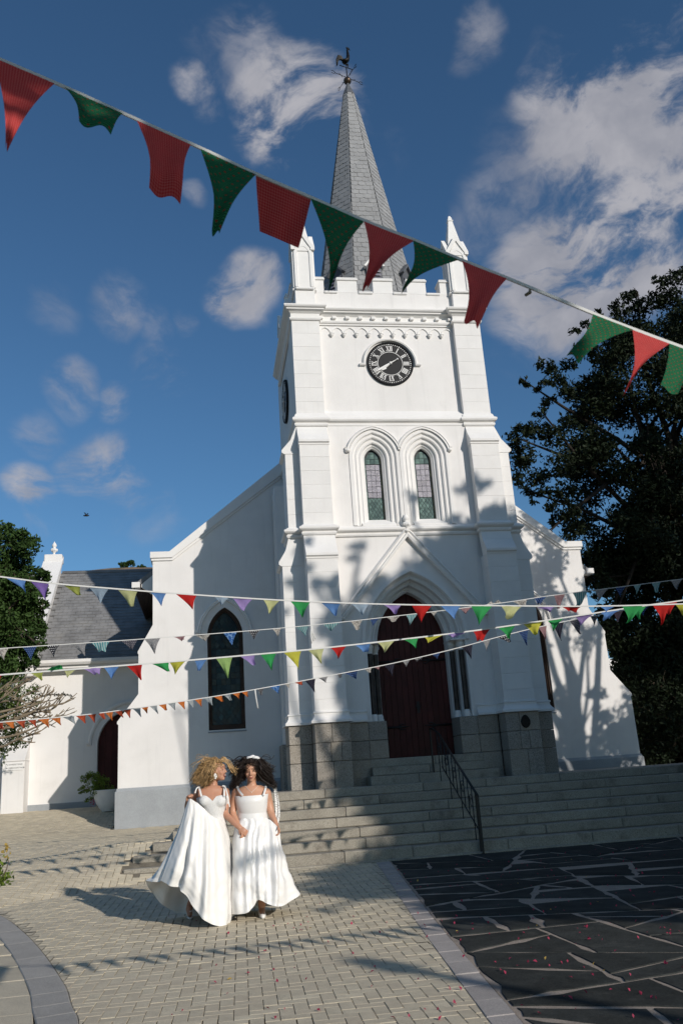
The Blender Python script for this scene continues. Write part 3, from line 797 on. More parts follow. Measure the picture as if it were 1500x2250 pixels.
for sx in (-1, 1):
    cx_ = X(sx*WX); hw, rr_, zs_ = .2, .296, 8.2
    pth = [(cx_-hw, 6.62)] + arch(cx_, zs_, hw, rr_, 0, 10) + [(cx_+hw, 6.62)]
    wm = MB(); sweep_xz(wm, pth, [(.375, 17.61), (.37, 17.575), (.30, 17.575), (.285, 17.59), (.28, 17.62), (.235, 17.63), (.215, 17.61), (.19, 17.625), (.18, 17.665), (.135, 17.675), (.115, 17.66), (.09, 17.675), (.08, 17.72), (.04, 17.73), (.03, 17.75), (0, 17.77), (0, 17.95)])
    wo = wm.build('lancet_window', M['trim'], church, smooth=True, angle=32)
    sb = MB(); sb.prism([(cx_-.375, 17.575, 6.60), (cx_-.375, 17.575, 6.63), (cx_-.375, 17.80, 6.80), (cx_-.375, 17.95, 6.80), (cx_-.375, 17.95, 6.60)], (.75, 0, 0)); sb.build('sill', M['trim'], wo, fix=True)
    reg = ([(cx_-hw, 6.79)] + arch(cx_, zs_, hw, rr_, 0, 8) + [(cx_+hw, 6.79)])[::-1]
    bk = MB(); bk.prism([(x, 17.86, z) for x, z in reg], (0, .02, 0)); bk.build('lead_came', M['glasslead'], wo, fix=True)
    inner_ = ([(cx_-hw+.045, 6.80)] + arch(cx_, zs_, hw, rr_, -.045, 8) + [(cx_+hw-.045, 6.80)])[::-1]
    cl = rect_cells(cx_-.155, cx_+.155, 7.33, 8.12, 3, 6, M['glasspale']) + diamond_cells(cx_-.16, cx_+.16, 6.80, 7.32, .085, .13, M['glassgreen']) + rect_cells(cx_-.155, cx_+.155, 8.13, 8.5, 3, 3, M['glassgreen'])
    leaded(wo, inner_, cl, 17.85, None, jitter=.03)
    # coloured margin lights
    for (a0, a1, k0) in ((-hw, -hw+.04, 0), (hw-.04, hw, 1)):
        leaded(wo, reg, rect_cells(cx_+a0, cx_+a1, 6.82, 8.3, 1, 9, M['glassrim'] if k0 else M['glassgreen']), 17.851, None)
hm = MB(); hp = []
for sx in (-1, 1):
    A = [p for p in arch(X(sx*WX), 8.2, .2, .296, .385, 14) if p[1] >= 8.375]
    a0 = A[0][0]; A = [(a0-.0, 8.372)] + A + [(A[-1][0], 8.372)]
    if sx < 0: A = [(a0-.10, 8.372)] + A
    else: A = A + [(A[-1][0]+.10, 8.372)]
    hp += A
sweep_xz(hm, hp, [(.075, 17.61), (.07, 17.55), (.05, 17.525), (.03, 17.545), (.0, 17.53), (-.015, 17.61)]); hm.build('hood_mould', M['trim'], church, smooth=True, angle=35)
for xq in (-1.17, 1.17):
    mb = MB(); mb.ell((X(xq), 17.57, 8.36), (.06, .07, .05), 8, 6); mb.build('label_stop', M['trim'], church, smooth=True)

# --- dentils and blind arcade below the cornice
nd = 11
for k in range(nd):
    x = -1.56+3.12*(k+.0)/(nd-1); mb = MB(); mb.cbox(X(x-.05), X(x+.05), YR-.10, YR, 11.722, 11.80, .012); mb.build('dentil', M['trim'], church)
na = 11; wA = 3.24/na
for k in range(na):
    c = -1.62+wA*(k+.5); mb = MB()
    A = arch(X(c), 11.36, wA/2-.012, wA*.62, 0, 8)
    sweep_xz(mb, A, [(.014, YR+.005), (.012, YR-.022), (-.012, YR-.022), (-.014, YR+.005)]); mb.build('arcade_arch', M['trim'], church)
    if k:
        xq = X(-1.62+wA*k); mb = MB(); mb.tube([(xq, YR-.03, z) for z in (11.37, 11.355, 11.35, 11.325, 11.30, 11.275)], [.055, .058, .045, .045, .03, .006], 10); mb.build('corbel', M['trim'], church, smooth=True, angle=40)
mb = MB(); mb.cbox(X(-1.62), X(1.62), YR-.03, YR, 11.585, 11.62); mb.build('frieze_band', M['trim'], church)

# --- clock (local frame: face in XZ, looking -Y); copied to the left face
def clock_parts(T):
    ob = MB(); n = 48
    ob.loft([[T @ Vector((r*math.cos(2*math.pi*i/n), y, r*math.sin(2*math.pi*i/n))) for i in range(n)] for r, y in ((.555, .02), (.555, -.045), (.54, -.055), (.525, -.045), (.523, -.03), (.0005, -.03))])
    c = ob.build('clock', M['black'], church, smooth=True, angle=30); c['label'] = 'round black clock face with white roman numerals'
    def rbox(mb, ang, r0, r1, w0, w1, dx=0.0, sk0=0.0, sk1=0.0, y=-.031, t=.012):
        """bar along the radius at angle ang (clockwise from 12)"""
        P = []
        for yy_ in (y, y-t):
            for (r, ww, d) in ((r0, w0, dx+sk0), (r1, w1, dx+sk1)):
                for s2 in (-1, 1):
                    a = d+s2*ww/2; P.append(T @ Vector((math.sin(ang)*r+math.cos(ang)*a, yy_, math.cos(ang)*r-math.sin(ang)*a)))
        b = mb.addv(P)
        for q in ((4, 5, 7, 6), (0, 1, 5, 4), (2, 6, 7, 3), (0, 4, 6, 2), (1, 3, 7, 5)): mb.face([b+i for i in q])
    ROM = ['XII', 'I', 'II', 'III', 'IIII', 'V', 'VI', 'VII', 'VIII', 'IX', 'X', 'XI']
    for k, s in enumerate(ROM):
        ang = k*math.pi/6; mb = MB(); wid = {'I': .034, 'V': .085, 'X': .09}; tot_ = sum(wid[ch] for ch in s); sc2 = min(1.0, .165/tot_)
        x = -tot_*sc2/2; r0, r1 = .325, .445
        for ch in s:
            wch = wid[ch]*sc2; cxx = x+wch/2
            if ch == 'I': rbox(mb, ang, r0, r1, .019*sc2**.5, .019*sc2**.5, cxx)
            elif ch == 'V':
                rbox(mb, ang, r0, r1, .020, .020, cxx, 0, -wch*.36); rbox(mb, ang, r0, r1, .009, .009, cxx, 0, wch*.36, y=-.0315)
            else:
                rbox(mb, ang, r0, r1, .020, .020, cxx, wch*.36, -wch*.36); rbox(mb, ang, r0, r1, .009, .009, cxx, -wch*.36, wch*.36, y=-.0315)
            x += wch
        for rr2 in (r0, r1): rbox(mb, ang, rr2-.004, rr2+.004, tot_*sc2*.98, tot_*sc2*.98, 0, y=-.0305)
        mb.build('numeral', M['white'], c)
    mr = MB()
    for k in range(60): rbox(mr, k*math.pi/30, .478, .496 if k % 5 else .502, .018 if k % 5 else .026, .018 if k % 5 else .026)
    mr.build('minute_ring', M['white'], c)['kind'] = 'stuff'
    ir = MB(); n = 48; ir.loft([[T @ Vector((r*math.sin(2*math.pi*i/n), y, r*math.cos(2*math.pi*i/n))) for i in range(n)] for r, y in ((.305, -.03), (.305, -.038), (.293, -.038), (.293, -.03))]); ir.build('inner_ring', M['white'], c)
    mh_ = MB(); A = R_(239); rbox(mh_, A, -.02, .30, .030, .050, y=-.060); rbox(mh_, A, .30, .45, .050, .004, y=-.060); rbox(mh_, A, -.20, -.02, .012, .024, y=-.060)
    q = T @ Vector((-math.sin(A)*.2, -.066, -math.cos(A)*.2)); mh_.ell(q, (.024, .024, .024), 10, 6); mh_.build('minute_hand', M['white'], c)
    hh = MB(); A = R_(230); rbox(hh, A, -.03, .17, .030, .036, y=-.046); rbox(hh, A, .17, .22, .085, .06, y=-.046); rbox(hh, A, .22, .30, .06, .004, y=-.046); hh.build('hour_hand', M['white'], c)
    hb2 = MB(); hb2.ell(T @ Vector((0, -.062, 0)), (.035, .035, .035), 12, 8); hb2.build('hub', M['white'], c, smooth=True)
clock_parts(Matrix.Translation((4.345, YR, 10.595)))
clock_parts(Matrix.Translation((X(-2.25), 19.85, 10.595)) @ Matrix.Rotation(R_(-90), 4, 'Z'))
hc = MB(); sweep_xz(hc, [(4.345-.73, 10.545), (4.345-.595, 10.545)] + [(4.345+.595*math.cos(a), 10.595+.595*math.sin(a)) for a in axis(math.pi-.08, .08, 24)] + [(4.345+.595, 10.545), (4.345+.73, 10.545)], [(.06, YR+.01), (.055, YR-.05), (.03, YR-.075), (.0, YR-.06), (-.01, YR+.01)])
hc.build('hood_mould', M['trim'], church, smooth=True, angle=35)

# --- parapet with merlons
par = MB()
for (x0, x1, y0, y1) in ((-2.14, 2.14, YR-.02, YR+.28), (-2.14, 2.14, 21.55, 21.85), (-2.2, -1.9, YR+.28, 21.55), (1.9, 2.2, YR+.28, 21.55)): par.cbox(X(x0), X(x1), y0, y1, 11.99, 12.47)
pr_o = par.build('parapet', M['plaster'], church)
def merlon(cx2, cy2, lx, ly, mz0=12.47, mz1=12.80):
    mb = MB(); mb.cbox(cx2-lx/2, cx2+lx/2, cy2-ly/2, cy2+ly/2, mz0, mz1, .006)
    mb.cbox(cx2-lx/2-.025, cx2+lx/2+.025, cy2-ly/2-.03, cy2+ly/2+.03, mz1, mz1+.055, .012)
    mb.cbox(cx2-lx/2-.01, cx2+lx/2+.01, cy2-ly/2-.012, cy2+ly/2+.012, mz1+.055, mz1+.09, .012)
    mb.build('merlon', M['trim'], pr_o)
def crenel(cx2, cy2, lx, ly):
    mb = MB(); mb.cbox(cx2-lx/2+.004, cx2+lx/2-.004, cy2-ly/2-.035, cy2+ly/2+.03, 12.44, 12.505, .015); mb.build('crenel_sill', M['trim'], pr_o)
for (c, l) in ((-1.545, .22), (-.87, .48), (0, .485), (.83, .48), (1.54, .25)): merlon(X(c), YR+.13, l, .30)
for (c, l) in ((-1.272, .33), (-.433, .36), (.415, .36), (1.24, .36)): crenel(X(c), YR+.13, l, .30)
for sx in (-1, 1):
    for k in range(5): merlon(X(sx*2.05), 18.25+k*.8, .30, .48)
for k in range(5): merlon(X(-1.6+.8*k), 21.7, .48, .30)
# --- pinnacles
def pinnacle(cx2, cy2):
    h = .235; mb = MB(); mb.cbox(cx2-h, cx2+h, cy2-h, cy2+h, 11.99, 13.58, .008); po_ = mb.build('pinnacle', M['trim'], church)
    mb = MB(); n = 4
    mb.loft([[(cx2+sx*r, cy2+sy*r, z) for sx, sy in ((-1, -1), (1, -1), (1, 1), (-1, 1))] for r, z in ((.19, 13.58), (.185, 13.75), (.055, 14.62), (.07, 14.64), (.07, 14.66), (.045, 14.68), (.05, 14.72), (.02, 14.80))], cap1=True); mb.build('spirelet', M['trim'], po_)
    for k in range(4):
        Tm = Matrix.Translation((cx2, cy2, 0)) @ Matrix.Rotation(math.pi/2*k, 4, 'Z')
        e_ = .283 if k % 2 else .277; zo = .004*(k % 2); g = MB(); pts = [(-e_, 13.52+zo), (-e_, 13.60+zo), (0, 14.08), (e_, 13.60+zo), (e_, 13.52+zo), (.22, 13.52+zo), (0, 13.90), (-.22, 13.52+zo)]
        g.prism([(x, -h-.05, z) for x, z in pts], (0, .10, 0)); g.prism([(x, -h-.02-.002*(k % 2), z) for x, z in [(-.215, 13.50-zo), (0, 13.92), (.215, 13.50-zo)]], (0, .16, 0))
        g.v = [tuple(Tm @ Vector(p)) for p in g.v]; g.build('gablet', M['trim'], po_, fix=True)
        g = MB()           # raised border making a sunk panel with an arched head
        A = [(-.15, 12.52)] + arch(0, 13.42, .15, .22, 0, 6) + [(.15, 12.52)]
        sweep_xz(g, A, [(.07, -h+.002), (.07, -h-.028), (.0, -h-.028), (-.008, -h+.002)]); g.cbox(-.22, .22, -h-.055, -h, 12.44, 12.50, .015)
        g.v = [tuple(Tm @ Vector(p)) for p in g.v]; g.build('panel_border', M['trim'], po_)
for sx in (-1, 1):
    for yq in (Y3+.24, 21.6): pinnacle(X(sx*1.91), yq)

# --- spire
SX, SY, SZ0, SZA = 4.35, 19.85, 12.1, 21.2
def spr(z): return (SZA-z)*.1745
sp = MB(); oc = [R_(22.5+45*k) for k in range(8)]
sp.loft([[(SX+spr(z)*math.cos(a), SY+spr(z)*math.sin(a), z) for a in oc] for z in (SZ0, 20.42)])
spo = sp.build('spire', M['lead'], church)
ru = random.Random(9)
def slate_mesh():
    mb = MB(); pts = [(-.5, 1.12), (-.5, .16), (-.40, .04), (-.25, 0), (.25, 0), (.40, .04), (.5, .16), (.5, 1.12)]
    mb.prism([(x, z, 0) for x, z in pts], (0, 0, .010)); return mb
sm_me = slate_mesh().mesh('spire_slate', M['shingle'], fix=True)
slist = []
for f in range(8):
    am = R_(45*f); nrm_h = Vector((math.cos(am), math.sin(am), 0)); tx = Vector((-math.sin(am), math.cos(am), 0))
    ap = math.cos(R_(22.5)); slope = .1745*ap; up = Vector((-nrm_h.x*slope, -nrm_h.y*slope, 1)).normalized(); nn = tx.cross(up)
    if nn.dot(nrm_h) < 0: nn = -nn
    z = 12.9; row = 0
    while z < 20.30:
        r = spr(z); hwid = r*math.sin(R_(22.5)); hz = .158
        hw2 = spr(z+hz)*math.sin(R_(22.5))
        n = max(1, round(2*hwid/.205)); wd = 2*hwid/n
        cuts = [-hwid+wd*k for k in range(n+1)] if row % 2 == 0 else [-hwid]+[-hwid+wd*(k+.5) for k in range(n)]+[hwid]
        for a, c in zip(cuts, cuts[1:]):
            if c-a < .02: continue
            mid = (a+c)/2*(.5+.5*hw2/hwid); wdt = (c-a)*(.94 if abs(mid) > hwid*.5 else 1)-.004
            base = Vector((SX, SY, z))+nrm_h*(r*ap+.016)+tx*mid
            slist.append((base, tx, up, nn, wdt, hz*1.0, nrm_h.dot(Vector((-.3, -1, 0)).normalized())))
        z += hz*.985; row += 1
slist.sort(key=lambda q: (0 if (q[6] > .25 and q[0].z > 13.4) else 1, q[0].z))
sstuff = MB()
for i, (base, tx, up, nn, wdt, hz, fz) in enumerate(slist):
    tilt = Matrix.Rotation(R_(-3.2+ru.uniform(-1.2, 1.2)), 3, 'X')
    B3 = Matrix((tx, up, nn)).transposed() @ Matrix.Rotation(R_(ru.uniform(-1.2, 1.2)), 3, 'Z') @ tilt
    Mx = Matrix.Translation(base) @ (B3 @ Matrix.Diagonal((wdt, hz, 1.0))).to_4x4()
    if i < 300:
        o = piece('slate', sm_me, spo); o.matrix_basis = Mx
    else:
        q = sstuff.addv([Mx @ Vector(p) for p in ((-.5, 1.1, .010), (-.5, .16, .010), (-.3, 0, .010), (.3, 0, .010), (.5, .16, .010), (.5, 1.1, .010), (-.5, .16, 0), (-.3, 0, 0), (.3, 0, 0), (.5, .16, 0))])
        sstuff.face([q+5, q+4, q+3, q+2, q+1, q]); sstuff.face((q+1, q+2, q+7, q+6)); sstuff.face((q+2, q+3, q+8, q+7)); sstuff.face((q+3, q+4, q+9, q+8))
ss = sstuff.build('slate_field', M['shingle'], spo, fix=True); ss['kind'] = 'stuff'
mb = MB(); mb.loft([[(SX+r*math.cos(a), SY+r*math.sin(a), z) for a in oc] for r, z in ((spr(20.3)+.03, 20.30), (spr(20.34)+.03, 20.34), (.05, 20.70), (.03, 20.80))], cap1=True); mb.build('lead_cap', M['lead'], spo)
for ang in (-90, -135, -45):
    am = R_(ang); nh = Vector((math.cos(am), math.sin(am), 0)); tx = Vector((-math.sin(am), math.cos(am), 0)); c = Vector((SX, SY, 13.75))+nh*(spr(13.75)*.924-.15)
    mb = MB(); P = [(-.20, -.55), (-.20, .0), (0, .26), (.20, 0), (.20, -.55)]
    mb.prism([c+tx*x+Vector((0, 0, z)) for x, z in P], nh*.26); lo = mb.build('lucarne', M['lead'], spo, fix=True)
    mb = MB(); mb.prism([c+nh*.2+tx*x+Vector((0, 0, z)) for x, z in ((-.27, -.02), (0, .33), (.27, -.02), (.22, -.04), (0, .25), (-.22, -.04))], nh*.14); mb.build('lucarne_roof', M['trim'] if ang == -90 else M['lead'], lo, fix=True)
    for k in range(4):
        mb = MB(); zc = -.12-.1*k; mb.prism([c+nh*.262+tx*-.16+Vector((0, 0, zc)), c+nh*.262+tx*.16+Vector((0, 0, zc)), c+nh*.30+tx*.16+Vector((0, 0, zc-.06)), c+nh*.30+tx*-.16+Vector((0, 0, zc-.06))], (0, 0, .015)); mb.build('louvre', M['glasspale'], lo, fix=True)

# --- nave gable walls, copings and windows either side of the tower
YG = 21.2
def mir(pts, sx): return pts if sx < 0 else [(2*AXX-x, z) for x, z in pts]
for sx in (-1, 1):
    pts = mir([(2.3, .2), (2.3, 9.28), (-.84, 6.94), (-1.31, 6.94), (-1.31, 5.264), (-1.664, 4.63), (-1.664, 4.58), (-1.645, 4.57), (-1.645, 3.62), (-1.87, 3.33), (-2.13, 3.0), (-2.13, 2.95), (-2.10, 2.93), (-2.10, .2)], sx)
    wc = .43 if sx < 0 else 2*AXX-.43; hw, rr_, zs_ = .435, .81, 4.92
    hole = [(wc-hw, 2.68)] + arch(wc, zs_, hw, rr_, 0, 12) + [(wc+hw, 2.68)]
    mb = MB(); mb.prism([(x, YG, z) for x, z in pts], (0, .5, 0), [[(x, YG, z) for x, z in hole]]); gw = mb.build('nave_gable_wall', M['plaster'], church, fix=True)
    cp = mir([(-1.37, 7.09), (-.90, 7.09), (2.25, 9.66), (2.25, 9.30), (-.83, 6.935), (-1.37, 6.935)], sx)
    mb = MB(); mb.prism([(x, YG-.07, z) for x, z in cp], (0, .75, 0)); mb.build('gable_coping', M['trim'], church, fix=True)
    cp2 = mir([(-1.345, 6.934), (-.835, 6.934), (2.25, 9.299), (2.25, 9.23), (-.82, 6.87), (-1.345, 6.87)], sx)
    mb = MB(); mb.prism([(x, YG-.035, z) for x, z in cp2], (0, .6, 0)); mb.build('coping_fillet', M['trim'], church, fix=True)
    pl = mir([(2.2, .2), (2.2, 1.50), (-2.12, 1.50), (-2.155, 1.43), (-2.155, .2)], sx)
    mb = MB(); mb.loft([[(x, YG-.05, z if z < 1.45 else 1.43) for x, z in pl], [(x, YG-.004, z) for x, z in pl]], cap0=True); mb.build('painted_plinth', M['greyplinth'], gw, fix=True)
    # window
    fr = MB(); inner_path = [(wc-hw, 2.68)] + arch(wc, zs_, hw, rr_, 0, 12) + [(wc+hw, 2.68)]
    sweep_xz(fr, inner_path, [(.0, YG+.08), (.0, YG+.05), (-.045, YG+.05), (-.05, YG+.09), (-.085, YG+.10), (-.085, YG+.2), (0, YG+.2)])
    fr.cbox(wc-hw, wc+hw, YG+.04, YG+.21, 2.68, 2.80, .01)
    wo = fr.build('stained_window', M['wood'], church, smooth=True, angle=35)
    reg = ([(wc-hw+.05, 2.75)] + arch(wc, zs_, hw, rr_, -.05, 10) + [(wc+hw-.05, 2.75)])[::-1]
    bk = MB(); bk.prism([(x, YG+.175, z) for x, z in reg], (0, .02, 0)); bk.build('lead_came', M['glasslead'], wo, fix=True)
    reg2 = ([(wc-hw+.09, 2.80)] + arch(wc, zs_, hw, rr_, -.09, 10) + [(wc+hw-.09, 2.80)])[::-1]
    x0, x1 = wc-hw+.09, wc+hw-.09
    cl = diamond_cells(x0, x1, 2.80, 3.45, .135, .19, M['glass']) + rect_cells(x0, x1, 3.46, 4.62, 6, 8, M['glass']) + diamond_cells(x0, x1, 4.63, 5.7, .135, .19, M['glass'])
    leaded(wo, reg2, cl, YG+.166, None, jitter=.05)
    # hood and sill
    hm = MB(); A = [p for p in arch(wc, zs_, hw, rr_, .17, 14) if p[1] > 5.0]
    sweep_xz(hm, [(A[0][0]-.10, 5.0), (A[0][0], 5.0)] + A + [(A[-1][0], 5.0), (A[-1][0]+.10, 5.0)], [(.09, YG+.01), (.085, YG-.05), (.055, YG-.085), (.03, YG-.06), (0, YG-.07), (-.015, YG+.01)]); hm.build('hood_mould', M['trim'], gw, smooth=True, angle=35)
    sb = MB(); sb.prism([(wc-hw-.02, YG-.02, 2.62), (wc-hw-.02, YG-.02, 2.64), (wc-hw-.02, YG+.06, 2.69), (wc-hw-.02, YG+.06, 2.62)], (2*hw+.04, 0, 0)); sb.build('sill', M['greyplinth'], wo, fix=True)
# nave roof and side walls
for sx in (-1, 1):
    mb = MB(); P = mir([(-1.82, 6.40), (-1.82, 6.30), (-1.2, 6.72), (AXX, 11.20), (AXX, 11.35)], sx)
    mb.prism([(x, 21.75, z) for x, z in P], (0, 22, 0)); nr = mb.build('nave_roof', M['roof'], church, fix=True)
    mb = MB(); q = sorted((mir([(-1.2, 0)], sx)[0][0], mir([(-.9, 0)], sx)[0][0])); mb.cbox(q[0], q[1], 21.72, 43.5, .2, 6.75); mb.build('nave_wall', M['plaster'], church)
    mb = MB(); P = mir([(-1.86, 6.32), (-1.86, 6.46), (-1.66, 6.46), (-1.66, 6.32)], sx); mb.prism([(x, 21.70, z) for x, z in P], (0, .30, 0)); mb.build('eave_kneeler', M['trim'], nr, fix=True)
    mb = MB(); P = mir([(-1.31, 6.10), (-1.62, 6.33), (-1.62, 6.40), (-1.31, 6.66)], sx); mb.prism([(x, 21.715, z) for x, z in P], (0, .10, 0)); mb.build('verge_infill', M['trim'], nr, fix=True)
    for k in range(5):
        xa = -1.80+.12*k; P = mir([(xa, 6.285+.70*(xa+1.82)*.98), (xa+.11, 6.285+.70*(xa+.11+1.82)*.98)], sx); mb = MB()
        mb.prism([(P[0][0], 22.02, P[0][1]), (P[1][0], 22.02, P[1][1]), (P[1][0], 22.02, P[1][1]-.02), (P[0][0], 22.02, P[0][1]-.02)], (0, 20, 0)); mb.build('soffit_board', M['wood'], nr, fix=True)
# bronze plaque and rust marks on the front
mb = MB(); n = 16; cxp, cyp, czp = 6.33, Y1-.036, 2.27
mb.loft([[(cxp+.10*r*math.sin(2*math.pi*i/n)*(1-.25*max(0, math.cos(2*math.pi*i/n))), y, czp+.13*r*math.cos(2*math.pi*i/n)) for i in range(n)] for r, y in ((1, cyp+.02), (1, cyp-.015), (.9, cyp-.025), (.001, cyp-.025))]); mb.build('plaque', M['bronze'], church, smooth=True, angle=35)

# --- weather vane
vane = thing('weather_vane', 'dark weathercock with tall arched tail on a ball and arms above the spire', 'weather vane', (4.35, SY, 20.75))
vb = MB(); vb.ell((4.35, SY, 20.86), (.115, .115, .115), 14, 10); vb.build('ball', M['ball'], vane, smooth=True)
vb = MB(); vb.tube([(4.35, SY, 20.7), (4.35, SY, 21.35)], .016, 8); vb.build('rod', M['bronze'], vane, smooth=True)
for k, (ax_, lab) in enumerate((((.93, .37, 0), 'N'), ((-.93, -.37, 0), 'S'), ((-.37, .93, 0), 'W'), ((.37, -.93, 0), 'E'))):
    d = Vector(ax_); vb = MB(); c0 = Vector((4.35, SY, 20.98)); vb.tube([c0, c0+d*.40], .009, 6)
    for sg in (-1, 1): vb.tube([c0+d*.40, c0+d*.46+Vector((0, 0, sg*.05)), c0+d*.53+Vector((0, 0, sg*.03))], .008, 5)
    vb.tube([c0+d*.16+Vector((0, 0, -.06)), c0+d*.2, c0+d*.28+Vector((0, 0, .05))], .007, 5)
    vb.build('arm', M['bronze'], vane, smooth=True)
ck = MB(); o0 = Vector((4.35, SY, 21.35)); dx = Vector((.95, .3, 0))
def CP(u, z): return o0+dx*u+Vector((0, 0, z))
ck.tube([CP(-.13, .24), CP(-.09, .22), CP(-.02, .21), (CP(.05, .28)), CP(.08, .40), CP(.085, .53), CP(.08, .64), CP(.085, .70), CP(.12, .735), CP(.14, .735)], [.02, .075, .115, .11, .085, .06, .045, .05, .04, .008], 10, squash=.55)
ck.tube([CP(.12, .72), CP(.19, .705)], [.02, .003], 6)
for k in range(4): ck.tube([CP(.06+.03*k, .735), CP(.05+.03*k, .80-.01*abs(k-1.5))], [.018, .005], 5)
for k in range(6):
    s = k/5; ck.tube([CP(-.06, .20), CP(-.15-.02*s, .34-.10*s), CP(-.25-.01*s, .34-.16*s), CP(-.31+.02*s, .20-.14*s), CP(-.33+.05*s, .0-.10*(1-s))], [.03, .04, .038, .028, .004], 6, squash=.5)
for u in (.0, .05): ck.tube([CP(u, .14), CP(u+.01, .06), CP(u, .0)], [.028, .014, .012], 6)
ck.build('cockerel', M['bronze'], vane, smooth=True)
vb = MB(); vb.tube([o0+dx*-.22+Vector((0, 0, 0)), o0+dx*.2+Vector((0, 0, 0))], .012, 6); vb.build('pointer', M['bronze'], vane, smooth=True)
# ------------------------------------------------------------------ annexe on the left
YA = 24.9
annex = thing('annexe', 'low white annexe with steep grey slate roof behind the church gable', 'annexe', (-3.5, YA, 1.1))
ac, ahw, ar, azs = -2.17, .85, .93, 2.66
hole_o = [(-7.5, .6), (ac-ahw, .6)] + arch(ac, azs, ahw, ar, 0, 12) + [(ac+ahw, .6), (-.9, .6), (-.9, 4.9), (-7.5, 4.9)]
mb = MB(); mb.prism([(x, YA, z) for x, z in hole_o], (0, .5, 0)); mb.build('wall', M['plaster'], annex, fix=True)
mb = MB(); mb.cbox(-7.4, -.9, YA+.45, 31, .4, 4.9); mb.build('rear_body', M['plaster'], annex)
dm = MB(); dm.prism([(x, YA+.24, z) for x, z in [(ac-ahw-.02, .8)] + arch(ac, azs, ahw, ar, .02, 12) + [(ac+ahw+.02, .8)]], (0, .08, 0)); ad = dm.build('door', M['door'], annex, fix=True)
cv = ([(ac-ahw, .9)] + arch(ac, azs, ahw, ar, 0, 12) + [(ac+ahw, .9)])[::-1]
for k in range(9):
    x0 = ac-ahw+2*ahw*k/9; poly = clip_convex([(x0+.004, .9), (x0+2*ahw/9-.004, .9), (x0+2*ahw/9-.004, 5), (x0+.004, 5)], cv)
    if len(poly) > 2: pb = MB(); pb.prism([(p.x, YA+.24, p.y) for p in poly], (0, -.02, 0)); pb.build('door_plank', M['door'], ad, fix=True)
hm = MB(); A = [p for p in arch(ac, azs, ahw, ar, .16, 14) if p[1] > azs+.05]
sweep_xz(hm, [(A[0][0]-.12, azs+.03), (A[0][0], azs+.03)] + A + [(A[-1][0], azs+.03), (A[-1][0]+.12, azs+.03)], [(.10, YA+.01), (.095, YA-.05), (.05, YA-.08), (0, YA-.06), (-.015, YA+.01)]); hm.build('hood_mould', M['trim'], annex, smooth=True, angle=35)
mb = MB(); mb.cbox(-7.45, ac-ahw, YA-.03, YA+.1, .7, 1.24, .01); mb.build('painted_base', M['greyplinth'], annex)
# roof: boards under, slates above
RE, RZ, RY2, RZ2 = YA-.32, 4.96, 28.1, 8.28
mb = MB(); mb.prism([(-7.4, RE, RZ-.06), (-7.4, RE, RZ), (-7.4, RY2, RZ2), (-7.4, 31.6, RZ), (-7.4, 31.6, RZ-.06), (-7.4, RY2, RZ2-.08)], (6.5, 0, 0)); ro = mb.build('roof', M['roof'], annex, fix=True)
sl_ = Vector((0, RY2-RE, RZ2-RZ)); SL = sl_.length; sd = sl_/SL; sn = Vector((0, -sd.z, sd.y)); rw = random.Random(31)
tl = MB(); rowh = .165; nr_ = int(SL/rowh)
for r in range(nr_):
    x = -4.62-(.13 if r % 2 else 0)
    while x < -1.0:
        wv_ = .25*rw.uniform(.92, 1.06); a = x+.003; c = min(x+wv_, -1.0)-.003; x += wv_
        if c-a < .05 or a < -4.66: continue
        lift = .016+rw.uniform(-.003, .006); sk = rw.uniform(-.008, .008)
        p0 = Vector((0, RE-.03, RZ))+sd*(r*rowh)+sd*sk; p1 = p0+sd*rowh*1.06
        q = tl.addv([Vector((a, 0, 0))+p0+sn*lift, Vector((c, 0, 0))+p0+sn*lift, Vector((c, 0, 0))+p1+sn*.004, Vector((a, 0, 0))+p1+sn*.004, Vector((a, 0, 0))+p0, Vector((c, 0, 0))+p0])
        tl.face((q, q+1, q+2, q+3)); tl.face((q+4, q+5, q+1, q))
to = tl.build('roof_slates', M['roof'], ro); to['kind'] = 'stuff'
mb = MB(); mb.tube([(-4.6, RY2, RZ2+.02), (-1.0, RY2, RZ2+.02)], .07, 8); mb.build('ridge_tile', M['roof'], ro, smooth=True)
gt = MB(); prof = [(RE-.16, RZ+.02), (RE-.16, RZ-.06), (RE-.11, RZ-.12), (RE-.03, RZ-.12), (RE-.03, RZ-.10), (RE-.10, RZ-.10), (RE-.14, RZ-.05), (RE-.14, RZ+.02)]
gt.prism([(-4.62, y, z) for y, z in prof], (3.7, 0, 0)); gt.cbox(-4.62, -.95, RE-.02, YA+.05, RZ-.20, RZ-.07); gt.build('gutter', M['trim'], annex, fix=True)
# gable parapet at the left end of the roof
pb = MB(); P = [(YA-.30, 4.6), (YA-.30, 5.55), (YA-.05, 5.62), (RY2, RZ2+.42), (RY2, RZ2-.2), (YA+.3, 4.6)]
pb.prism([(-5.12, y, z) for y, z in P], (.48, 0, 0)); go = pb.build('gable_parapet', M['plaster'], annex, fix=True)
pb = MB(); P = [(YA-.34, 5.55), (YA-.34, 5.64), (YA-.08, 5.72), (RY2, RZ2+.54), (RY2, RZ2+.42), (YA-.05, 5.61)]
pb.prism([(-5.18, y, z) for y, z in P], (.60, 0, 0)); pb.build('coping', M['trim'], go, fix=True)
pb = MB(); pb.cbox(-5.16, -4.60, RY2-.18, RY2+.18, RZ2+.35, RZ2+.62, .02); pb.build('apex_block', M['trim'], go)
finial('finial', (-4.88, RY2, RZ2+.6), .74, go)
pb = MB(); pb.cbox(-5.3, -4.62, YA-.34, YA+.05, 5.1, 5.55, .02); pb.build('kneeler', M['trim'], go)
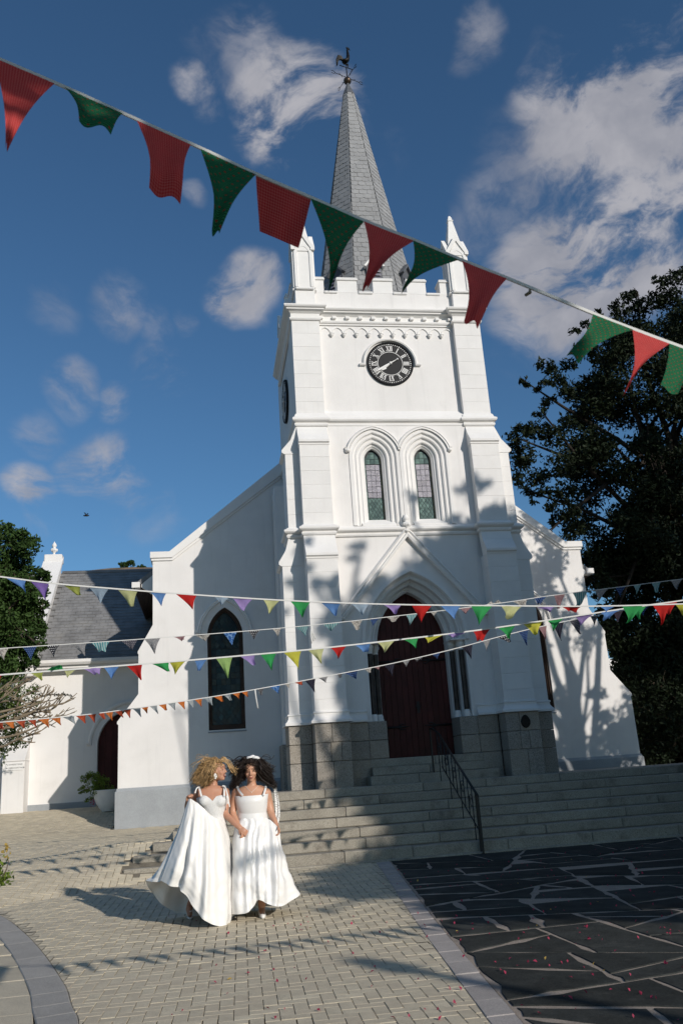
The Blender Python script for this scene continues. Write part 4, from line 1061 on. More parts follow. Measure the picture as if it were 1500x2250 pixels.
# buttress pillar carrying the sign
pb = MB(); pb.cbox(-5.335, -4.775, 24.3, YA+.02, .9, 2.36, .008); pb.cbox(-5.345, -4.765, 24.275, YA+.01, 2.36, 2.40, .01)
pb.prism([(-5.335, 24.29, 2.40), (-5.335, YA+.02, 2.40), (-5.335, YA+.02, 3.02), (-5.335, 24.72, 2.72)], (.56, 0, 0)); pp = pb.build('buttress', M['plaster'], annex, fix=False)
sgn = thing('direction_sign', 'small white sign with black lettering KONSISTORIE and KERKKANTOOR on the pillar', 'sign', (-5.03, 24.3, 2.1))
sb = MB(); sb.cbox(-5.25, -4.81, 24.284, 24.298, 2.135, 2.335, .003); sb.build('panel', M['white'], sgn)
def text(s, size, loc, mt, parent, name='lettering', rotx=90, ext=.001):
    cu = bpy.data.curves.new('t', 'FONT'); cu.body = s; cu.size = size; cu.extrude = ext; cu.resolution_u = 2; cu.space_character = 1.12
    o = bpy.data.objects.new('t', cu); COL.objects.link(o)
    me = bpy.data.meshes.new_from_object(o.evaluated_get(bpy.context.evaluated_depsgraph_get())); bpy.data.objects.remove(o)
    Tm = Matrix.Translation(loc) @ Matrix.Rotation(R_(rotx), 4, 'X'); me.transform(Tm); me.materials.clear(); me.materials.append(mt)
    ob = bpy.data.objects.new(name, me); link(ob, parent); return ob
text('KONSISTORIE', .050, (-5.17, 24.282, 2.265), M['black'], sgn)
text('KERKKANTOOR', .050, (-5.17, 24.282, 2.18), M['black'], sgn)
for (z, dzq) in ((2.28, .02), (2.197, 0)):
    ab = MB(); ab.tube([(-5.235, 24.281, z+dzq), (-5.19, 24.281, z-dzq*.6)], .004, 5); ab.tube([(-5.222, 24.281, z+dzq+.012), (-5.236, 24.281, z+dzq), (-5.222, 24.281, z+dzq-.012)], .004, 5); ab.build('arrow', M['black'], sgn)

# potted shrub beside the annexe door
pot = thing('planter', 'round white bowl planter with a leafy yellow green shrub beside the wing', 'planter', (-2.62, 22.8, gz(-2.62, 22.8)))
import numpy as np
# ------------------------------------------------------------------ foliage
NR = np.random.default_rng(4)
def leafmesh(name, mt, C, size, parent, aspect=.45, up=.3, sizevar=.35, normals=None, fold=.25):
    """one mesh of diamond leaves at the points C"""
    C = np.asarray(C, float); N = len(C)
    d = NR.normal(size=(N, 3)); d /= np.linalg.norm(d, axis=1)[:, None]
    nn = NR.normal(size=(N, 3)); nn[:, 2] += up*2
    if normals is not None: nn += normals*1.2
    nn -= d*(nn*d).sum(1)[:, None]; nn /= np.linalg.norm(nn, axis=1)[:, None]+1e-9
    s = np.cross(nn, d); L = (size*(1+sizevar*NR.uniform(-1, 1, N)))[:, None]; Wd = L*aspect
    V = np.empty((N, 4, 3)); V[:, 0] = C-d*L*.5; V[:, 2] = C+d*L*.5; V[:, 1] = C+s*Wd*.5+nn*Wd*fold; V[:, 3] = C-s*Wd*.5+nn*Wd*fold
    me = bpy.data.meshes.new(name); me.vertices.add(4*N); me.vertices.foreach_set('co', V.reshape(-1).astype(np.float32))
    F = np.arange(4*N).reshape(N, 4); tri = np.stack([F[:, [0, 1, 2]], F[:, [0, 2, 3]]], 1).reshape(-1)
    me.loops.add(6*N); me.loops.foreach_set('vertex_index', tri.astype(np.int32))
    me.polygons.add(2*N); me.polygons.foreach_set('loop_start', np.arange(0, 6*N, 3, dtype=np.int32)); me.polygons.foreach_set('loop_total', np.full(2*N, 3, np.int32))
    me.update(calc_edges=True); me.validate()
    me.materials.append(mt)
    o = bpy.data.objects.new(name, me); link(o, parent); return o
def clump_pts(clumps, n_per, shell=.55):
    """points in ellipsoidal clumps [(centre, radius)], denser towards the outside"""
    P = []; Nn = []
    tot_ = sum(r**2 for _, r in clumps)
    for c, r in clumps:
        n = max(6, int(n_per*r**2/tot_))
        d = NR.normal(size=(n, 3)); d /= np.linalg.norm(d, axis=1)[:, None]
        rad = r*(shell+(1-shell)*NR.uniform(0, 1, n)**.6)*(1+.25*NR.normal(size=n)*.5)
        # sub-tufts
        k = max(3, int(n/24)); tc_ = NR.normal(size=(k, 3)); tc_ /= np.linalg.norm(tc_, axis=1)[:, None]
        pick = NR.integers(0, k, n); d = d*.55+tc_[pick]*.75; d /= np.linalg.norm(d, axis=1)[:, None]
        P.append(np.array(c)+d*rad[:, None]*np.array([1, 1, .8])); Nn.append(d)
    return np.concatenate(P), np.concatenate(Nn)
def limbs(name, mt, parent, base, top, clumps, r0=.25, r1=.03, rng=None, every=1, bend=.25):
    rng = rng or random.Random(1); mb = MB(); base = Vector(base); top = Vector(top)
    tp = [base.lerp(top, t)+Vector((rng.uniform(-1, 1), rng.uniform(-1, 1), 0))*.12*r0/.25*(1 if 0 < t < 1 else 0) for t in axis(0, 1, 6)]
    mb.tube(tp, [r0*(1-.5*t) for t in axis(0, 1, 6)], 9)
    for i, (c, r) in enumerate(clumps):
        if i % every: continue
        c = Vector(c); t = max(.35, min(1, rng.uniform(.5, 1.0))); s = base.lerp(top, t); L = (c-s).length
        m1 = s.lerp(c, .35)+Vector((rng.uniform(-1, 1), rng.uniform(-1, 1), rng.uniform(0, 1)))*L*bend*.35
        m2 = s.lerp(c, .7)+Vector((rng.uniform(-1, 1), rng.uniform(-1, 1), rng.uniform(-.4, .6)))*L*bend*.3
        rr = min(r0*.5, .03+.012*L)
        mb.tube([s, m1, m2, c], [rr, rr*.75, rr*.5, r1*.5], 6)
        for k in range(3):
            d = Vector((rng.gauss(0, 1), rng.gauss(0, 1), rng.gauss(.2, 1))).normalized()
            mb.tube([m2.lerp(c, .5+.2*k), c+d*r*.5, c+d*r*.95], [r1*.6, r1*.35, r1*.15], 4)
    return mb.build(name, mt, parent, smooth=True)

# --- big dark tree on the right, behind the church
RT = []
def rt(px, py, r, Y=None, j=1.0): RT.append((tuple(at(px, py, Y if Y else NR.uniform(24.0, 27.5))), r))
for px, py, r in ((1146, 834, .16), (1160, 842, .2), (1176, 852, .22), (1196, 800, .28), (1215, 812, .3), (1200, 845, .25), (1205, 880, .28), (1190, 905, .22), (1178, 912, .15), (1230, 835, .34), (1250, 800, .34), (1240, 870, .4), (1275, 770, .3), (1262, 730, .2), (1285, 712, .2), (1300, 745, .34), (1320, 690, .26), (1345, 668, .26), (1340, 710, .4), (1375, 655, .3), (1365, 690, .4), (1400, 640, .26), (1410, 675, .45), (1445, 625, .32), (1440, 665, .5), (1480, 615, .4), (1475, 660, .55), (1495, 600, .3),
        (1128, 960, .32), (1150, 945, .35), (1175, 945, .42), (1125, 990, .35), (1135, 1020, .34), (1150, 1000, .5), (1145, 1055, .34), (1160, 1080, .26), (1172, 1098, .18), (1180, 1050, .45), (1195, 1085, .3), (1212, 1110, .26), (1222, 1135, .22), (1210, 1150, .16), (1200, 1170, .14), (1215, 960, .55), (1230, 1020, .6), (1240, 1085, .5), (1250, 1125, .4), (1262, 1165, .45), (1240, 1190, .3)):
    rt(px, py, r, NR.uniform(23.6, 25.2))
for k in range(150):
    px = NR.uniform(1250, 1640); py = NR.uniform(690, 1280)
    lim = 1235+ (py-1000)*.02 if py > 1000 else 1255+max(0, 820-py)*.9
    if px < lim+20: continue
    rt(px, py, NR.uniform(.45, .95))
for k in range(90):
    px = NR.uniform(1330, 1650); py = NR.uniform(1180, 1650)
    if px < 1300+(py-1200)*.22+30: continue
    rt(px, py, NR.uniform(.5, .9), NR.uniform(24.5, 27.5))
for k in range(46):
    px = NR.uniform(1318, 1420); py = NR.uniform(1200, 1500)
    if px < 1308+max(0, py-1330)*.16+16: continue
    rt(px, py, NR.uniform(.22, .45), NR.uniform(25, 27.5))
for px, py in ((1318, 1300), (1330, 1330), (1322, 1360), (1340, 1380), (1330, 1405), (1352, 1400), (1345, 1430), (1360, 1455), (1350, 1475), (1372, 1490), (1312, 1270), (1300, 1235), (1365, 1425), (1380, 1470), (1395, 1510), (1330, 1290)): rt(px, py, .36, NR.uniform(24.2, 25.5))
for k in range(40): rt(NR.uniform(1400, 1640), NR.uniform(1450, 1700), NR.uniform(.5, .8), NR.uniform(25, 28))
for px, py, r in ((1262, 870, .45), (1285, 850, .5), (1300, 890, .6), (1270, 915, .5), (1320, 830, .55), (1250, 930, .4), (1340, 780, .5), (1310, 780, .4), (1290, 960, .6), (1265, 985, .5), (1345, 730, .4), (1400, 720, .5), (1380, 770, .5)): rt(px, py, r, NR.uniform(24.5, 26.5))
tree = thing('broadleaf_tree', 'tall dark feathery tree rising behind the right wing of the church', 'tree', (16.5, 26.0, .9))
limbs('trunk', M['barkdark'], tree, (16.5, 26.0, .4), (15.5, 26.0, 12.5), RT, .38, .03, random.Random(2), every=7, bend=.10)
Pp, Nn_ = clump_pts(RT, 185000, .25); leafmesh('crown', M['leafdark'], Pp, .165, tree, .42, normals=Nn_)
# darker hedge mass low on the right
HB = [((11.6+NR.uniform(0, 6.5), NR.uniform(22.4, 24.6), NR.uniform(1.2, 3.6)), NR.uniform(.4, .75)) for _ in range(46)]
hedge = thing('shrub', 'dark dense shrub at the foot of the right wing', 'shrub', (14, 23.4, .9))
limbs('stem', M['bark'], hedge, (14, 23.4, .4), (14, 23.4, 2.2), HB, .12, .03, random.Random(3), every=3)
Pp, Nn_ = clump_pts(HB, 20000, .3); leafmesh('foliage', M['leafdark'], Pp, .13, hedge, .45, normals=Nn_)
wl = MB(); wl.cbox(15.2, 30, 41.0, 41.4, 0, 6.2); wob = wl.build('white_house', M['plaster'], None); tag(wob, 'pale sunlit house wall glimpsed through the dark tree on the right', 'house')

# --- evergreen on the far left
LT = []
for px, py, r in ((-30, 1170, .5), (10, 1175, .36), (40, 1190, .36), (62, 1205, .30), (-10, 1230, .6), (35, 1235, .42), (10, 1265, .5), (-40, 1300, .7), (40, 1275, .34), (68, 1262, .30), (90, 1268, .24), (86, 1290, .26), (60, 1300, .42), (20, 1310, .5), (70, 1325, .28), (-20, 1360, .6), (25, 1355, .55), (62, 1350, .42), (80, 1375, .26), (78, 1400, .26), (45, 1395, .5), (0, 1410, .6), (60, 1425, .36), (40, 1450, .45), (-30, 1460, .6), (70, 1452, .2), (10, 1470, .5), (100, 1255, 0.14), (98, 1300, 0.16), (75, 1188, 0.16), (50, 1172, 0.16), (20, 1158, 0.14), (96, 1330, 0.16), (92, 1385, 0.14), (88, 1420, 0.18), (84, 1455, 0.12), (-60, 1240, .6), (-70, 1400, .8)):
    LT.append((tuple(at(px, py, 22.6+NR.uniform(-.5, .5))), r*1.02))
lt = thing('evergreen_tree', 'dense glossy evergreen tree at the left edge in front of the annexe', 'tree', (-6.3, 22.6, 1.0))
limbs('trunk', M['bark'], lt, (-6.3, 22.6, .5), (-5.9, 22.6, 7.6), LT, .2, .04, random.Random(4), every=2)
Pp, Nn_ = clump_pts(LT, 30000, .45); leafmesh('crown', M['leafever'], Pp, .105, lt, .5, normals=Nn_)

# --- bare-branched frangipani below it
fb = thing('frangipani', 'bushy shrub with bare pale forked branches reaching in front of the annexe', 'shrub', (-5.6, 20.5, .9))
rf_ = random.Random(12); mb = MB(); tips = []
def fork(p, d, L, r, n):
    p = Vector(p); e = p+d*L; mid = p.lerp(e, .5)+Vector((rf_.uniform(-1, 1), rf_.uniform(-1, 1), rf_.uniform(-.6, .2)))*L*.12
    mb.tube([p, mid, e], [r, r*.9, r*.8], 6)
    if n == 0: tips.append(e); return
    for k in range(2 if rf_.random() < .75 else 3):
        dd = (d+Vector((rf_.gauss(0, .5), rf_.gauss(0, .45), rf_.gauss(.18, .38)))).normalized(); fork(e, dd, L*rf_.uniform(.62, .9), r*.78, n-1)
def bare(px0, py0, px1, py1, Yb, r0):
    p0, p3 = at(px0, py0, Yb), at(px1, py1, Yb+rf_.uniform(-.3, .2)); L = (p3-p0).length
    c = catmull([p0, p0.lerp(p3, .35)+Vector((0, rf_.uniform(-.1, .1), rf_.uniform(-.10, .02))*1)*L, p0.lerp(p3, .7)+Vector((0, 0, rf_.uniform(-.07, .03)))*L, p3], 4)
    mb.tube(c, [r0*(1-.45*i/12) for i in range(13)], 6)
    for (t, up_) in ((6, 1), (8, -.3), (10, .8), (12, .35), (12, 1.1)):
        q = c[t]; d = Vector((rf_.uniform(.3, 1.0), rf_.uniform(-.4, .4), up_*rf_.uniform(.4, 1.0))).normalized(); l1 = rf_.uniform(.12, .3); e = q+d*l1+Vector((0, 0, -.02))
        rr = r0*(1-.45*t/12)*.8; mb.tube([q, q.lerp(e, .5)+Vector((.01, 0, -.015)), e], [rr, rr*.9, rr*.8], 6)
        for k in range(2):
            d2 = (d+Vector((rf_.gauss(0, .35), rf_.gauss(0, .3), rf_.gauss(.25, .35)))).normalized(); f2 = e+d2*rf_.uniform(.1, .22); mb.tube([e, f2], [rr*.8, rr*.6], 5); tips.append(f2)
for (x0, y0, x1, y1, r_) in ((-40, 1620, 95, 1590, .034), (-30, 1640, 70, 1615, .03), (-40, 1600, 112, 1560, .034), (-20, 1590, 128, 1548, .032), (-30, 1570, 92, 1530, .032), (-10, 1580, 105, 1540, .028), (-40, 1560, 40, 1505, .03), (-30, 1555, 68, 1520, .028), (-20, 1610, 50, 1575, .03), (10, 1600, 135, 1572, .026), (-40, 1540, 20, 1500, .026), (0, 1590, 80, 1560, .028)):
    bare(x0, y0, x1, y1, 19.7+rf_.uniform(-.2, .35), r_)
mb.tube([(-5.7, 20.5, .3), (-5.75, 20.5, 1.4), (-5.7, 20.5, 2.6)], [.13, .11, .08], 8)
mb.build('branches', M['palebark'], fb, smooth=True)
FB = []
for px, py, r in ((-20, 1520, .45), (15, 1535, .36), (-10, 1575, .45), (35, 1520, .3), (50, 1545, .26), (70, 1515, .18), (30, 1565, .34), (55, 1580, .24), (10, 1605, .34), (40, 1605, .26), (55, 1628, .18), (-30, 1630, .4), (20, 1640, .22), (78, 1540, .16), (5, 1560, .4), (28, 1628, .25), (-15, 1660, .3)):
    FB.append((tuple(at(px, py, 20.6+NR.uniform(-.2, .5))), r))
Pp, Nn_ = clump_pts(FB, 7500, .3); leafmesh('foliage', M['leafbush'], Pp[::2], .085, fb, .4, normals=Nn_[::2])
TWG = [tuple(at(px, py, 20.9)) for px, py in ((82, 1526), (92, 1528), (103, 1529), (112, 1526), (122, 1525), (130, 1527), (138, 1526), (146, 1527), (152, 1528))]
Pp = np.concatenate([np.array(p)+NR.normal(size=(16, 3))*[.05, .05, .022] for p in TWG]); leafmesh('twig_leaves', M['leafdark'], Pp, .06, fb, .4)
mb = MB(); mb.tube(TWG, .008, 5); mb.build('twig', M['bark'], fb, smooth=True)
# --- low plant sprig at the left edge, near
sp_ = thing('garden_plant', 'small plant with bright green leaves and a yellow bloom at the left edge', 'plant', (-2.45, 11.2, .05))
mb = MB(); Pl = []
for px, py in ((-20, 1975), (-5, 1940), (8, 1925), (15, 1910), (20, 1890)): Pl.append(at(px, py, 11.0))
mb.tube([Vector((-2.6, 11.0, 0.0))]+Pl, [.012, .01, .008, .007, .006, .004], 6); mb.build('stem', M['bark'], sp_, smooth=True)
C = np.concatenate([np.array(at(px, py, 11.0))+NR.normal(size=(n, 3))*[.035, .05, .035] for px, py, n in ((4, 1930, 18), (14, 1938, 14), (16, 1918, 8), (2, 1905, 10), (18, 1893, 7), (-8, 1925, 20), (6, 1885, 5))]); leafmesh('leaves', M['leaflime'], C, .075, sp_, .5)
C = np.array(at(15, 1868, 11.0))+NR.normal(size=(14, 3))*[.022, .03, .035]; leafmesh('bloom', M['petaly'], C, .06, sp_, .6)

# --- planter
px_, py_ = at(238, 1770, 23.5).x, 23.5; z0 = gz(px_, py_)
pot.location = (px_, py_, z0)
mb = MB(); lathe(mb, (px_, py_, z0), [(.0, .0), (.15, .0), (.16, .02), (.22, .08), (.30, .2), (.35, .34), (.37, .47), (.385, .50), (.38, .52), (.35, .52), (.34, .47), (.0, .44)], 24); mb.build('bowl', M['white'], pot, smooth=True, angle=40)
mb = MB(); lathe(mb, (px_, py_, z0), [(.0, .455), (.338, .455)], 20); mb.build('soil', M['joint'], pot)
PS = []
for px, py, r in ((185, 1712, .12), (200, 1704, .14), (215, 1708, .17), (228, 1718, .18), (238, 1732, .16), (205, 1722, .15), (190, 1732, .13), (178, 1738, .09), (212, 1738, .17), (226, 1745, .15), (240, 1752, .11), (232, 1768, .10), (190, 1758, .08), (205, 1755, .09), (246, 1738, .10)):
    PS.append((tuple(at(px, py, py_+NR.uniform(-.15, .15))), r))
limbs('stems', M['bark'], pot, (px_, py_, z0+.45), (px_-.05, py_, z0+.75), PS, .02, .012, random.Random(6))
Pp, Nn_ = clump_pts(PS, 2600, .3); leafmesh('foliage', M['leaflime'], Pp, .05, pot, .5, normals=Nn_)
C = np.array(at(204, 1762, py_))+NR.normal(size=(30, 3))*[.06, .06, .04]; leafmesh('flowers', M['petal'], C, .045, pot, .7)['kind'] = 'stuff'

# --- trees out of the picture on the right that throw the dappled shade, plus added light blockers
AV = Vector((math.cos(AZ), math.sin(AZ), 0)); HV = Vector((math.sin(AZ), -math.cos(AZ), 0)); UB = Vector((0, 0, math.cos(EL)))-HV*math.sin(EL)
def abq(a, b, q): return AV*a+UB*b+SUN*q
def shade_tree(label, blobs, n, size, base_ab, q, seed):
    cl = [(tuple(abq(a, b, q+NR.uniform(-1.6, 1.6))), r) for a, b, r in blobs]
    g = abq(base_ab[0], base_ab[1], q); t_ = thing('shade_tree', label, 'tree', (g.x, g.y, 0))
    limbs('trunk', M['bark'], t_, (g.x, g.y, -.1), (g.x, g.y, g.z), cl, .3, .05, random.Random(seed), every=2)
    P_, N_ = clump_pts(cl, n, .2); leafmesh('crown', M['leafshade'], P_, size, t_, .5)
    return t_
PB1 = [Vector(q) for q in ((6.5, 2.3), (7.0, 1.65), (9, 1.2), (17, 1.2), (17, 9.5), (15.2, 10.9), (13.6, 11.3), (12.6, 10.6), (11.6, 9.9), (10.75, 10.2), (10.5, 8.6), (10.35, 6.6), (9.9, 6.0), (9.55, 5.6), (9.95, 5.4), (9.9, 5.0), (9.2, 4.8), (8.5, 4.7), (6.9, 3.9))]
def inside_margin(p, poly, mg):
    c = False; n = len(poly)
    for i in range(n):
        a_, b_ = poly[i], poly[(i+1) % n]
        if (a_.y > p.y) != (b_.y > p.y) and p.x < (b_.x-a_.x)*(p.y-a_.y)/(b_.y-a_.y)+a_.x: c = not c
        e = b_-a_; t = max(0, min(1, (p-a_).dot(e)/e.length_squared))
        if (a_+e*t-p).length < mg: return False
    return c
B1 = []
for k in range(6000):
    v = Vector((NR.uniform(6.3, 17), NR.uniform(1.2, 11.4))); r = NR.uniform(.14, .75)
    if not inside_margin(v, PB1, r*1.1): continue
    if v.y > 6.2 and v.x < 11.6 and NR.uniform() < .22: continue
    if len(B1) < 620: B1.append((v.x, v.y, r))
for k in range(135): B1.append((NR.uniform(10.64, 12.3), NR.uniform(5.9, 9.9), NR.uniform(.12, .26)))
for a, b_, r in ((10.3, 10.3, .18), (10.5, 9.9, .2), (10.2, 9.75, .08), (9.95, 9.85, .07), (10.55, 10.9, .15), (11.6, 10.6, .25), (13.9, 11.4, .3), (12.8, 11.5, .2), (5.45, 4.55, .05), (5.35, 3.75, .08), (6.5, 3.6, .10), (6.3, 3.1, .1)): B1.append((a, b_, r))
B5 = []  # added canopy, hides the sky from the shaded steps
for k in range(4000):
    v = Vector((NR.uniform(9.5, 17), NR.uniform(3.0, 10.5))); r = NR.uniform(.35, .8)
    if inside_margin(v, PB1, r*1.35) and v.x > 9.9 and len(B5) < 170: B5.append((v.x, v.y, r))
shade_tree('unseen canopy added over the right side of the steps to block skylight', B5, 60000, .2, (14.0, 6.0), 2.0, 14)
shade_tree('tall leafy tree standing beside the plaza, out of the picture on the right', B1, 150000, .19, (12.5, 5.0), 10.5, 8)
B2 = [(NR.uniform(16.6, 20.3), NR.uniform(6.2, 12.6), NR.uniform(.28, .55)) for _ in range(48)]
B2 = [q for q in B2 if not (q[0] < 17.6 and q[1] < 8.0)] + [(19.6, 6.6, .8), (19.0, 6.2, .7), (20.2, 7.4, .7)]
shade_tree('loose leafed tree beside the right wing, out of the picture', B2, 9500, .16, (18.6, 7.0), -1.5, 9)
B4 = [(NR.uniform(20.8, 28.5), NR.uniform(5, 16.3), NR.uniform(.5, .9)) for _ in range(90)]  # added to keep sun off the lower part of the dark tree
shade_tree('unseen tree added further right to shade the dark tree behind the wing', B4, 24000, .22, (24.5, 7.0), 9.0, 13)
B3 = [(NR.uniform(-1.5, 1.6), NR.uniform(4.55, 6.0), NR.uniform(.25, .45)) for _ in range(70)]+[(NR.uniform(1.75, 2.75), NR.uniform(3.75, 5.6), NR.uniform(.2, .36)) for _ in range(70)]
B3 += [(NR.uniform(2.2, 2.8), NR.uniform(3.85, 4.3), NR.uniform(.12, .22)) for _ in range(36)]
B8 = [(NR.uniform(-7.5, 3.1), NR.uniform(6.3, 15.5), NR.uniform(.5, 1.0)) for _ in range(190)]  # canopy added behind the camera to lower ambient light
B8 = [q for q in B8 if q[0]+q[2]*1.2 < 3.3]
shade_tree('unseen canopy added behind the camera to cut skylight on the plaza', B8, 60000, .24, (-2.0, 7.0), 9.5, 16)
HR = [((NR.uniform(10.7, 13.5), NR.uniform(5.5, 16.5), NR.uniform(.5, 3.6)), NR.uniform(.5, .9)) for _ in range(70)]  # added occluder mass, darkens the right end of the steps
HR = [q for q in HR if q[0][0] > .62*q[0][1]+.9]
th_ = thing('occluder_hedge', 'unseen hedge added right of the plaza to block light from the side', 'hedge', (12, 11, 0))
limbs('stem', M['bark'], th_, (12, 11, -.1), (12, 11, 2.5), HR, .12, .03, random.Random(23), every=5)
Pp, Nn_ = clump_pts(HR, 26000, .3); leafmesh('foliage', M['leafshade'], Pp, .15, th_, .5)
B6 = []  # extra foliage layer added to deepen the shade on the right
for k in range(4000):
    v = Vector((NR.uniform(8.0, 17), NR.uniform(1.5, 10.5))); r = NR.uniform(.4, .9)
    if inside_margin(v, PB1, r*1.3) and len(B6) < 150: B6.append((v.x, v.y, r))
shade_tree('unseen second canopy layer added on the right to block more sky', B6, 50000, .22, (14.5, 4.0), 6.2, 17)
shade_tree('leafy tree behind the photographer on the right', B3, 30000, .17, (1.0, 4.2), 9.0, 10)
pl_ = thing('lamp_post', 'slim pole behind the photographer', 'post', tuple(abq(4.9, 0, 0)*0+Vector((abq(4.9, 1.6, 12).x, abq(4.9, 1.6, 12).y, 0))))
g = abq(4.9, 1.6, 12); mb = MB(); mb.tube([(g.x, g.y, -.1), (g.x, g.y, 6.3)], [.10, .07], 12); mb.build('pole', M['iron'], pl_, smooth=True)
mb = MB(); mb.tube([(g.x, g.y, 6.3), (g.x, g.y, 6.36), (g.x, g.y, 6.6), (g.x, g.y, 6.64)], [.1, .16, .12, .02], 12); mb.build('lamp_head', M['white'], pl_, smooth=True)

# --- hill with three trees far behind
xs_ = axis(-260, 420, 60); ys_ = axis(330, 640, 24)
hb_ = MB(); hb_.loft([[(x, y, max(-2, 106*math.exp(-((x-10)/(400 if x < 10 else 90))**2)*(1-((y-420)/230)**2 if y > 420 else 1-((420-y)/95)**2)+2.0*noise.noise(Vector((x*.03, y*.03, 0))))-.5) for x in xs_] for y in ys_], closed=False)
h_o = hb_.build('hill', M['hill'], None, smooth=True); h_o['kind'] = 'structure'
for i, (px, py, w_, h_, lab) in enumerate(((272, 1243, 20, 18, 'leftmost round tree on the ridge of the distant hill'), (288, 1240, 20, 20, 'middle and tallest tree on the ridge of the distant hill'), (312, 1247, 22, 9, 'rightmost low flat tree on the ridge of the distant hill'))):
    c = at(px, py, 408); sc3 = 408/1881*1.03
    t_ = thing('hill_tree', lab, 'tree', (c.x, c.y, c.z-h_*.5*sc3-1), 'trees on the distant hill')
    cl = [((c.x+NR.uniform(-.5, .5)*w_*sc3*.7, c.y+NR.uniform(-2, 2), c.z+NR.uniform(-.1, .45)*h_*sc3*.7), NR.uniform(.18, .3)*min(w_, h_*1.4)*sc3) for _ in range(12)]
    limbs('trunk', M['bark'], t_, (c.x, c.y, c.z-h_*.8*sc3-2), (c.x, c.y, c.z), cl, .25, .08, random.Random(i), every=3)
    Pp, Nn_ = clump_pts(cl, 1500, .4); leafmesh('crown', M['leafever'], Pp, .5, t_, .6, normals=Nn_)

# ------------------------------------------------------------------ bunting
def flagmat(name, col, pat=None, col2=(.75, .75, .72), sc=10.0, tr=.38, var=.08):
    mt = bpy.data.materials.new(name); mt.use_nodes = True; t = NT(mt.node_tree); t.n.clear()
    o = t.add('ShaderNodeOutputMaterial'); b = t.add('ShaderNodeBsdfPrincipled'); uv = t.add('ShaderNodeTexCoord').outputs['UV']
    sx_ = t.add('ShaderNodeSeparateXYZ'); t.put(sx_.inputs[0], uv); U_, V_ = sx_.outputs[0], sx_.outputs[1]
    n = t.noise(uv, 3, 3); c = t.mix(t.ramp(n, .3, .7), tuple(q*(1-var) for q in col), tuple(min(1, q*(1+var)) for q in col))
    fr = lambda v: t.math('FRACT', t.math('MULTIPLY', v, sc))
    if pat == 'gingham':
        a = t.ramp(fr(U_), .45, .55); d = t.ramp(fr(V_), .45, .55); c = t.mix(t.math('MULTIPLY', t.math('ADD', a, d), .32), c, col2)
    elif pat == 'stripe': c = t.mix(t.ramp(fr(V_), .62, .72), c, col2)
    elif pat == 'vstripe': c = t.mix(t.ramp(fr(U_), .5, .6), c, col2)
    elif pat in ('dots', 'stripedots'):
        if pat == 'stripedots': c = t.mix(t.ramp(fr(V_), .6, .72), c, tuple(min(1, q*2.6) for q in col))
        row = t.math('FLOOR', t.math('MULTIPLY', V_, sc*(.35 if pat == 'stripedots' else 1))); k = sc*(.35 if pat == 'stripedots' else 1)
        uu = t.math('SUBTRACT', t.math('FRACT', t.math('ADD', t.math('MULTIPLY', U_, k), t.math('MULTIPLY', row, .5))), .5)
        vv = t.math('SUBTRACT', t.math('FRACT', t.math('MULTIPLY', V_, k)), .5)
        rr = t.math('SQRT', t.math('ADD', t.math('MULTIPLY', uu, uu), t.math('MULTIPLY', vv, vv))); c = t.mix(t.ramp(rr, .10 if pat == 'stripedots' else .22, .17 if pat == 'stripedots' else .30, 1.0, 0.0), c, col2)
    elif pat == 'floral': c = t.mix(t.ramp(t.noise(uv, sc, 2), .5, .58), c, col2)
    t.put(b.inputs['Base Color'], c); b.inputs['Roughness'].default_value = .85; b.inputs['Specular IOR Level'].default_value = .15
    wv_ = t.add('ShaderNodeTexNoise'); t.put(wv_.inputs['Vector'], uv); wv_.inputs['Scale'].default_value = 4; bp = t.add('ShaderNodeBump'); bp.inputs['Strength'].default_value = .4; bp.inputs['Distance'].default_value = .01; t.put(bp.inputs['Height'], wv_.outputs['Fac']); t.l.new(bp.outputs[0], b.inputs['Normal'])
    trn = t.add('ShaderNodeBsdfTranslucent'); t.put(trn.inputs[0], c); mx = t.add('ShaderNodeMixShader'); mx.inputs[0].default_value = tr
    t.l.new(b.outputs[0], mx.inputs[1]); t.l.new(trn.outputs[0], mx.inputs[2]); t.l.new(mx.outputs[0], o.inputs[0]); return mt
